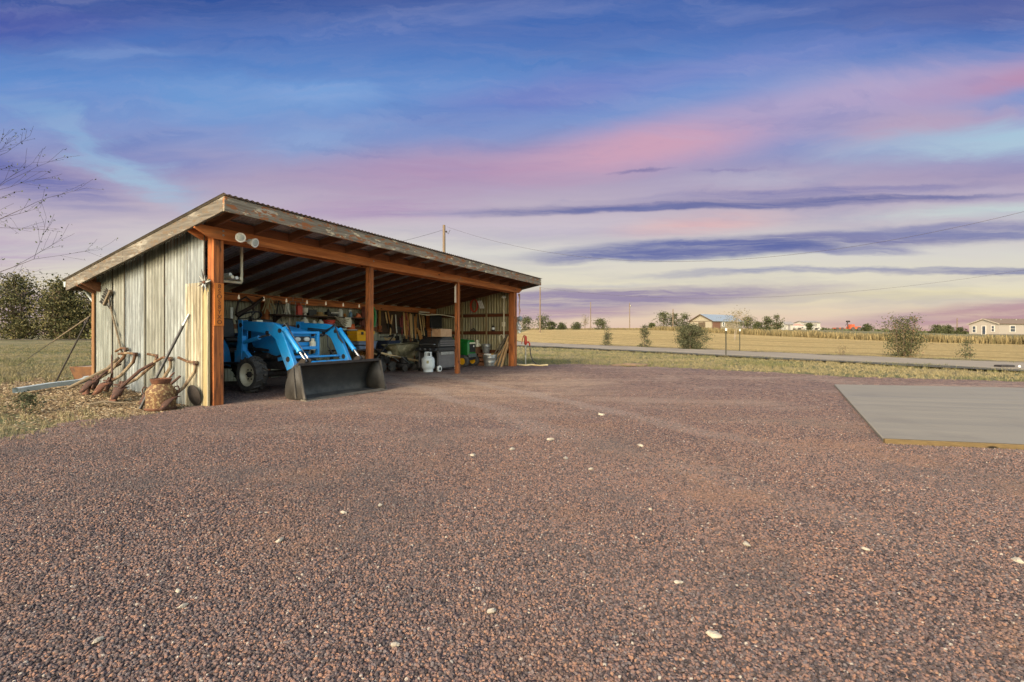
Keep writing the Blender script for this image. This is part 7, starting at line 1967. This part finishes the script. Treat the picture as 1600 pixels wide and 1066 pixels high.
wire('faint low wire sagging right of the shed roof end', lambda t: (5.2 + 94.8 * 0.75 * t, 86 - 36 * 0.75 * t, 9.75 + 25.4 * 0.5625 * t * t - 16.97 * 0.75 * t), 40, 0.013)

# ------------------------------------------------------------------ buildings and machines far off
def frame_of(X, Y, b):
    return (X, Y, Hz(X, Y)), radians(b)
def house(name, label, cat, X, Y, rot, gl, ll, eave, ridge, wall_m, roof_m, parts, base=-0.4, over=0.3, trim=None):
    """gable end along local y, long side along local x, near corner at the origin"""
    t = thing(name, label, cat, (X, Y, Hz(X, Y)), rot)
    b = B(); b.prism([(0, 0, base), (0, gl, base), (0, gl, eave), (0, gl / 2, ridge), (0, 0, eave)], (ll, 0, 0)); build('wall', b, wall_m, t)
    s = (ridge - eave) / (gl / 2)
    b = B()
    for sgn in (1, -1):
        y0 = -over if sgn > 0 else gl + over
        z0 = eave - s * over
        b.prism([(-over, y0, z0 + 0.04), (-over, gl / 2, ridge + 0.04), (-over, gl / 2, ridge + 0.16), (-over, y0, z0 + 0.16)], (ll + 2 * over, 0, 0))
    build('roof', b, roof_m, t)
    if trim:
        for sgn in (1, -1):
            b = B(); y0 = -over if sgn > 0 else gl + over; z0 = eave - s * over
            b.bar((-over - 0.03, y0, z0 + 0.05), (-over - 0.03, gl / 2, ridge + 0.05), 0.05, 0.24); build('gable_trim', b, trim, t)
    for nm, face, a0, a1, z0, z1, m, fr in parts:
        b = B(); f_ = B()
        def slab(bb, p0, p1, q0, q1, d0, d1):
            if face == 'long': bb.box(p0, p1, d1, d0, q0, q1)
            else: bb.box(d1, d0, p0, p1, q0, q1)
        slab(b, a0, a1, z0, z1, 0.05, -0.05); o = build(nm, b, m, t)
        if fr:
            w = 0.13
            slab(f_, a0 - w, a0, z0 - w, z1 + w, 0.04, -0.09); slab(f_, a1, a1 + w, z0 - w, z1 + w, 0.04, -0.09); slab(f_, a0, a1, z0 - w, z0, 0.04, -0.085); slab(f_, a0, a1, z1, z1 + w, 0.04, -0.085)
            if nm == 'window': slab(f_, a0, a1, (z0 + z1) / 2 - 0.04, (z0 + z1) / 2 + 0.04, 0.04, -0.08)
            build('frame', f_, fr, o)
    return t
TANW = mat('tan_siding', (142, 135, 118), (128, 121, 104), 3, 0.8, stretch=(1, 1, 8))
BLUR = mat('pale_blue_metal_roof', (150, 162, 168), (134, 147, 155), 3, 0.35, 0.2, 0.03, stretch=(6, 1, 1))
DKD = mat('dark_brown_door', (84, 70, 52), (66, 54, 40), 5, 0.7)
BRD = mat('red_brown_panel', (118, 84, 66), (100, 70, 54), 5, 0.8)
GLS = mat('dark_window_glass', (66, 74, 84), (52, 58, 66), 4, 0.12, bmp=0)
house('barn', 'tan barn with a pale blue metal roof and dark gable door, far across the field', 'barn', 48.1, 112, radians(30), 6.6, 11.5, 2.15, 3.75, TANW, BLUR,
      [('door', 'gable', 2.0, 4.0, 0, 1.9, DKD, None), ('panel', 'long', 0.1, 2.9, -0.2, 2.0, BRD, None), ('window', 'long', 3.7, 4.4, 1.0, 1.8, GLS, M_WHITE), ('panel', 'long', 5.2, 9.0, -0.2, 2.0, mat('grey_siding', (150, 140, 118), (130, 120, 100), 3, 0.8, stretch=(5, 1, 1)), None)], trim=DKD)
HOMEW = mat('peach_lap_siding', (150, 143, 134), (138, 131, 122), 2, 0.75, stretch=(1, 1, 14), bmp=0.2)
HOMER = mat('brown_shingle_roof', (112, 96, 82), (88, 74, 62), 12, 0.9, bmp=0.2)
WFR = mat('white_window_frame', (196, 192, 184), (180, 176, 168), 4, 0.5)
TRIM = mat('cream_trim', (150, 142, 130), (134, 126, 114), 4, 0.6)
house('mobile_home', 'peach-coloured mobile home with a brown roof and white-framed windows at the right edge', 'house', 120, 115, radians(11), 6.4, 22, 2.75, 4.0, HOMEW, HOMER,
      [('window', 'gable', 1.0, 1.5, 0.9, 2.2, GLS, WFR), ('door', 'gable', 2.8, 3.5, 0.1, 2.2, GLS, WFR), ('window', 'gable', 4.9, 5.6, 0.7, 2.2, GLS, WFR), ('window', 'long', 3.5, 5.0, 0.8, 2.2, GLS, WFR), ('window', 'long', 10, 11.8, 0.8, 2.2, GLS, M_WHITE)], trim=TRIM)
hm = bpy.data.objects['mobile_home']
b = B(); b.box(-0.06, 22.06, -0.06, 6.46, -0.4, 0.22); build('skirting', b, mat('grey_skirting', (112, 106, 98), (92, 86, 80), 4, 0.8, stretch=(3, 3, 1)), hm)
for x_ in (4.0, 9.0, 14.5):
    b = B(); b.tube([(x_, 2.2, 3.2), (x_, 2.2, 3.95)], 0.09, 8); b.tube([(x_, 2.2, 3.9), (x_, 2.2, 4.02)], 0.15, 8); build('vent_pipe', b, M_GREYM, hm)
b = B()
for k_ in range(3): b.box(-1.3 + 0.35 * k_, -0.02, 2.5, 3.8, -0.3 + 0.13 * k_, -0.17 + 0.13 * k_)
build('porch_step', b, W_OLD, hm)
bn = bpy.data.objects['barn']
b = B(); b.box(-0.02, 0.0, 0.0, 0.14, -0.3, 2.1); b.box(-0.02, 0.0, 6.46, 6.6, -0.3, 2.1); b.box(-0.02, 0.0, 0.14, 6.46, 2.05, 2.2); build('corner_trim', b, DKD, bn)
WSH = mat('white_siding', (170, 168, 160), (154, 151, 142), 3, 0.7, stretch=(1, 1, 6))
GRF = mat('grey_roof', (132, 128, 126), (112, 108, 106), 5, 0.8)
house('white_shed', 'boxy white shed far off behind parked trailers', 'shed', 98.0, 156, radians(8), 5.0, 5.6, 2.4, 2.9, WSH, GRF, [('door', 'long', 3.4, 4.3, 0, 2.0, GRF, None)])
house('low_house', 'low pale house far off between the dark tree pair and the white shed', 'house', 87.0, 152, radians(8), 4, 8.5, 1.3, 1.9, TANW, mat('pinkish_roof', (176, 140, 122), (150, 116, 100), 4, 0.8), [('window', 'long', 2.0, 3.0, 0.5, 1.0, GLS, None), ('door', 'long', 5, 5.8, 0, 1.1, DKD, None)])
house('small_white_shed', 'tiny white shed beside the dark tree pair far off', 'shed', 77.5, 132, radians(8), 2, 2.1, 1.6, 2.2, WSH, GRF, [('door', 'long', 0.6, 1.3, 0, 1.3, GRF, None)])
def trailer(label, x, Y, L, h, m):
    X = (x - 800) / 729 * Y
    t = thing('parked_trailer', label, 'trailer', (X, Y, Hz(X, Y)), 0.1, 'white trailers parked far off')
    b = B(); b.prism([(0, 0, 0.35), (L, 0, 0.35), (L, 0, h * 0.8), (L * 0.85, 0, h), (L * 0.1, 0, h), (0, 0, h * 0.7)], (0, 2.0, 0)); build('body', b, m, t, bev=0.08)
    for q in (0.3, 0.42):
        b = B(); b.lathe([(0.05, -0.1), (0.33, -0.1), (0.33, 0.1), (0.05, 0.1)], (L * q, 0.0, 0.33), 14, 'y'); build('wheel', b, M_TYRE, t)
    b = B(); b.box(L * 0.55, L * 0.72, -0.02, 0.0, h * 0.5, h * 0.72); build('window', b, GLS, t)
trailer('long low white trailer parked left of the tan low house', 1225, 148, 4.4, 1.35, WSH)
trailer('smaller white trailer parked in front of the low house', 1243, 138, 3.4, 1.2, WSH)
trailer('white trailer parked at the foot of the white shed', 1271, 144, 2.6, 1.0, WSH)
def machine():
    Y = 128; X = (1329 - 800) / 729 * Y
    t = thing('orange_machine', 'orange farm machine with a dark raised boom parked far off', 'machine', (X, Y, Hz(X, Y)), 0.1)
    ORM = mat('orange_machine_paint', (176, 88, 54), (150, 72, 44), 4, 0.6)
    b = B(); b.box(0, 3.0, 0, 1.6, 0.45, 1.15); b.prism([(0.3, 0, 1.15), (1.3, 0, 1.15), (1.2, 0, 1.75), (0.4, 0, 1.75)], (0, 1.5, 0)); build('body', b, ORM, t, bev=0.05)
    for x in (0.6, 2.4):
        b = B(); b.lathe([(0.1, -0.15), (0.5, -0.15), (0.5, 0.15), (0.1, 0.15)], (x, -0.05, 0.5), 16, 'y'); build('wheel', b, M_TYRE, t)
    b = B(); b.tube([(-0.3, 0.5, 0.6), (-0.55, 0.5, 2.0), (-0.4, 0.5, 2.6)], 0.1, 8); b.box(-0.8, 0.1, 0.3, 0.7, 2.3, 2.75); b.tube([(-0.5, 0.5, 2.3), (-1.1, 0.5, 1.4)], 0.06, 6); build('boom', b, M_IRON, t)
machine()
Y = 128; X = (1305 - 800) / 729 * Y
t = thing('red_implement', 'low rusty red implement left of the orange machine', 'implement', (X, Y, Hz(X, Y)), 0.1)
b = B(); b.box(0, 2.6, 0, 1.0, 0.4, 0.75); b.bar((2.6, 0.5, 0.6), (3.5, 0.5, 0.5), 0.1, 0.1); build('bed', b, mat('faded_red_implement', (150, 82, 60), (118, 62, 46), 5, 0.8), t)
for x in (0.6, 2.0):
    b = B(); b.lathe([(0.08, -0.1), (0.4, -0.1), (0.4, 0.1), (0.08, 0.1)], (x, -0.05, 0.4), 14, 'y'); build('wheel', b, M_TYRE, t)

# marker posts by the road
for X, Y, top, lab in ((10.45, 22.8, 1.26, 'nearer dark steel post with a white cap at the near road edge'), (14.2, 29.1, 1.30, 'farther dark steel post with a white cap beyond the road')):
    z = Hz(X, Y); t = thing('steel_post', lab, 'post', (X, Y, z - 0.05), 0.3, 'steel posts beside the road')
    H = top - z; b = B(); b.box(-0.03, 0.03, -0.004, 0.004, 0, H); b.box(-0.004, 0.004, -0.03, 0.0, 0, H); build('shaft', b, mat('dark_green_post_paint', (56, 58, 48), (42, 44, 38), 10, 0.7), t)
    b = B(); b.box(-0.04, 0.04, -0.034, 0.012, H, H + 0.12); build('cap', b, M_WHITE, t)
t = thing('culvert_marker', 'small white marker beside the road at the right edge', 'marker', (15.2, 14.0, Hz(15.2, 14.0)), 0)
b = B(); b.box(-0.5, -0.1, 0.0, 0.25, 0, 0.10); build('culvert_end', b, M_IRON, t, bev=0.02)
b = B(); b.ball((0.02, 0, 0.05), (0.035, 0.03, 0.05), 8, 6); build('stone', b, M_WHITE, t)

# ------------------------------------------------------------------ stones
def stone_bm(seed, sx, sy, sz):
    b = B(); b.ball((0, 0, 0), 1.0, 12, 8)
    o = Vector((seed * 2.3, seed, 1)); out = []
    for p in b.v:
        v = Vector(p); k = 1 + 0.55 * mnoise.noise(v * 1.2 + o) + 0.22 * mnoise.noise(v * 3 + o)
        out.append((v.x * k * sx, v.y * k * sy, v.z * k * sz))
    b.v = out; return b
PALE = mat('pale_limestone', (164, 157, 142), (140, 130, 114), 30, 0.85, 0, 0.4, c3=(136, 120, 102), t3=0.62)
ST = [(-1.11, 2.23), (-1.19, 1.69), (-0.07, 1.66), (0.66, 1.53), (0.66, 1.85), (1.1, 2.19), (-0.93, 2.58), (0.58, 3.42), (0.78, 2.63), (-0.76, 2.69), (-0.37, 1.48), (-1.33, 1.5), (-1.28, 1.79), (2.2, 2.03), (1.62, 2.14), (-0.32, 3.81), (0.0, 4.02), (0.36, 4.39), (0.43, 3.72), (1.11, 5.78), (1.14, 4.14)]
base = None
SS = random.Random(9)
for i, (X, Y) in enumerate(ST):
    s = (0.018, 0.014, 0.017, 0.02, 0.014, 0.018, 0.017, 0.02, 0.014, 0.016, 0.013, 0.014, 0.013, 0.02, 0.016, 0.025, 0.024, 0.03, 0.026, 0.035, 0.03)[i] * 0.9
    o = build('pale_stone', stone_bm(i, s * 1.25, s * 0.8, s * 0.5), PALE, None, (X, Y, Hz(X, Y) + 0.020), SS.uniform(0, 3))
    tag(o, 'pale limestone chip lying loose on the dark red gravel', 'stone', 'pale stones scattered on the gravel')
o = build('flat_slab', stone_bm(40, 0.60, 0.30, 0.05), mat('tan_sandstone', (132, 108, 82), (104, 84, 64), 6, 0.9, 0, 0.4), None, (3.95, 15.3, Hz(3.95, 15.3) + 0.03), 0.2)
tag(o, 'flat tan sandstone slab half sunk at the far edge of the gravel', 'slab')
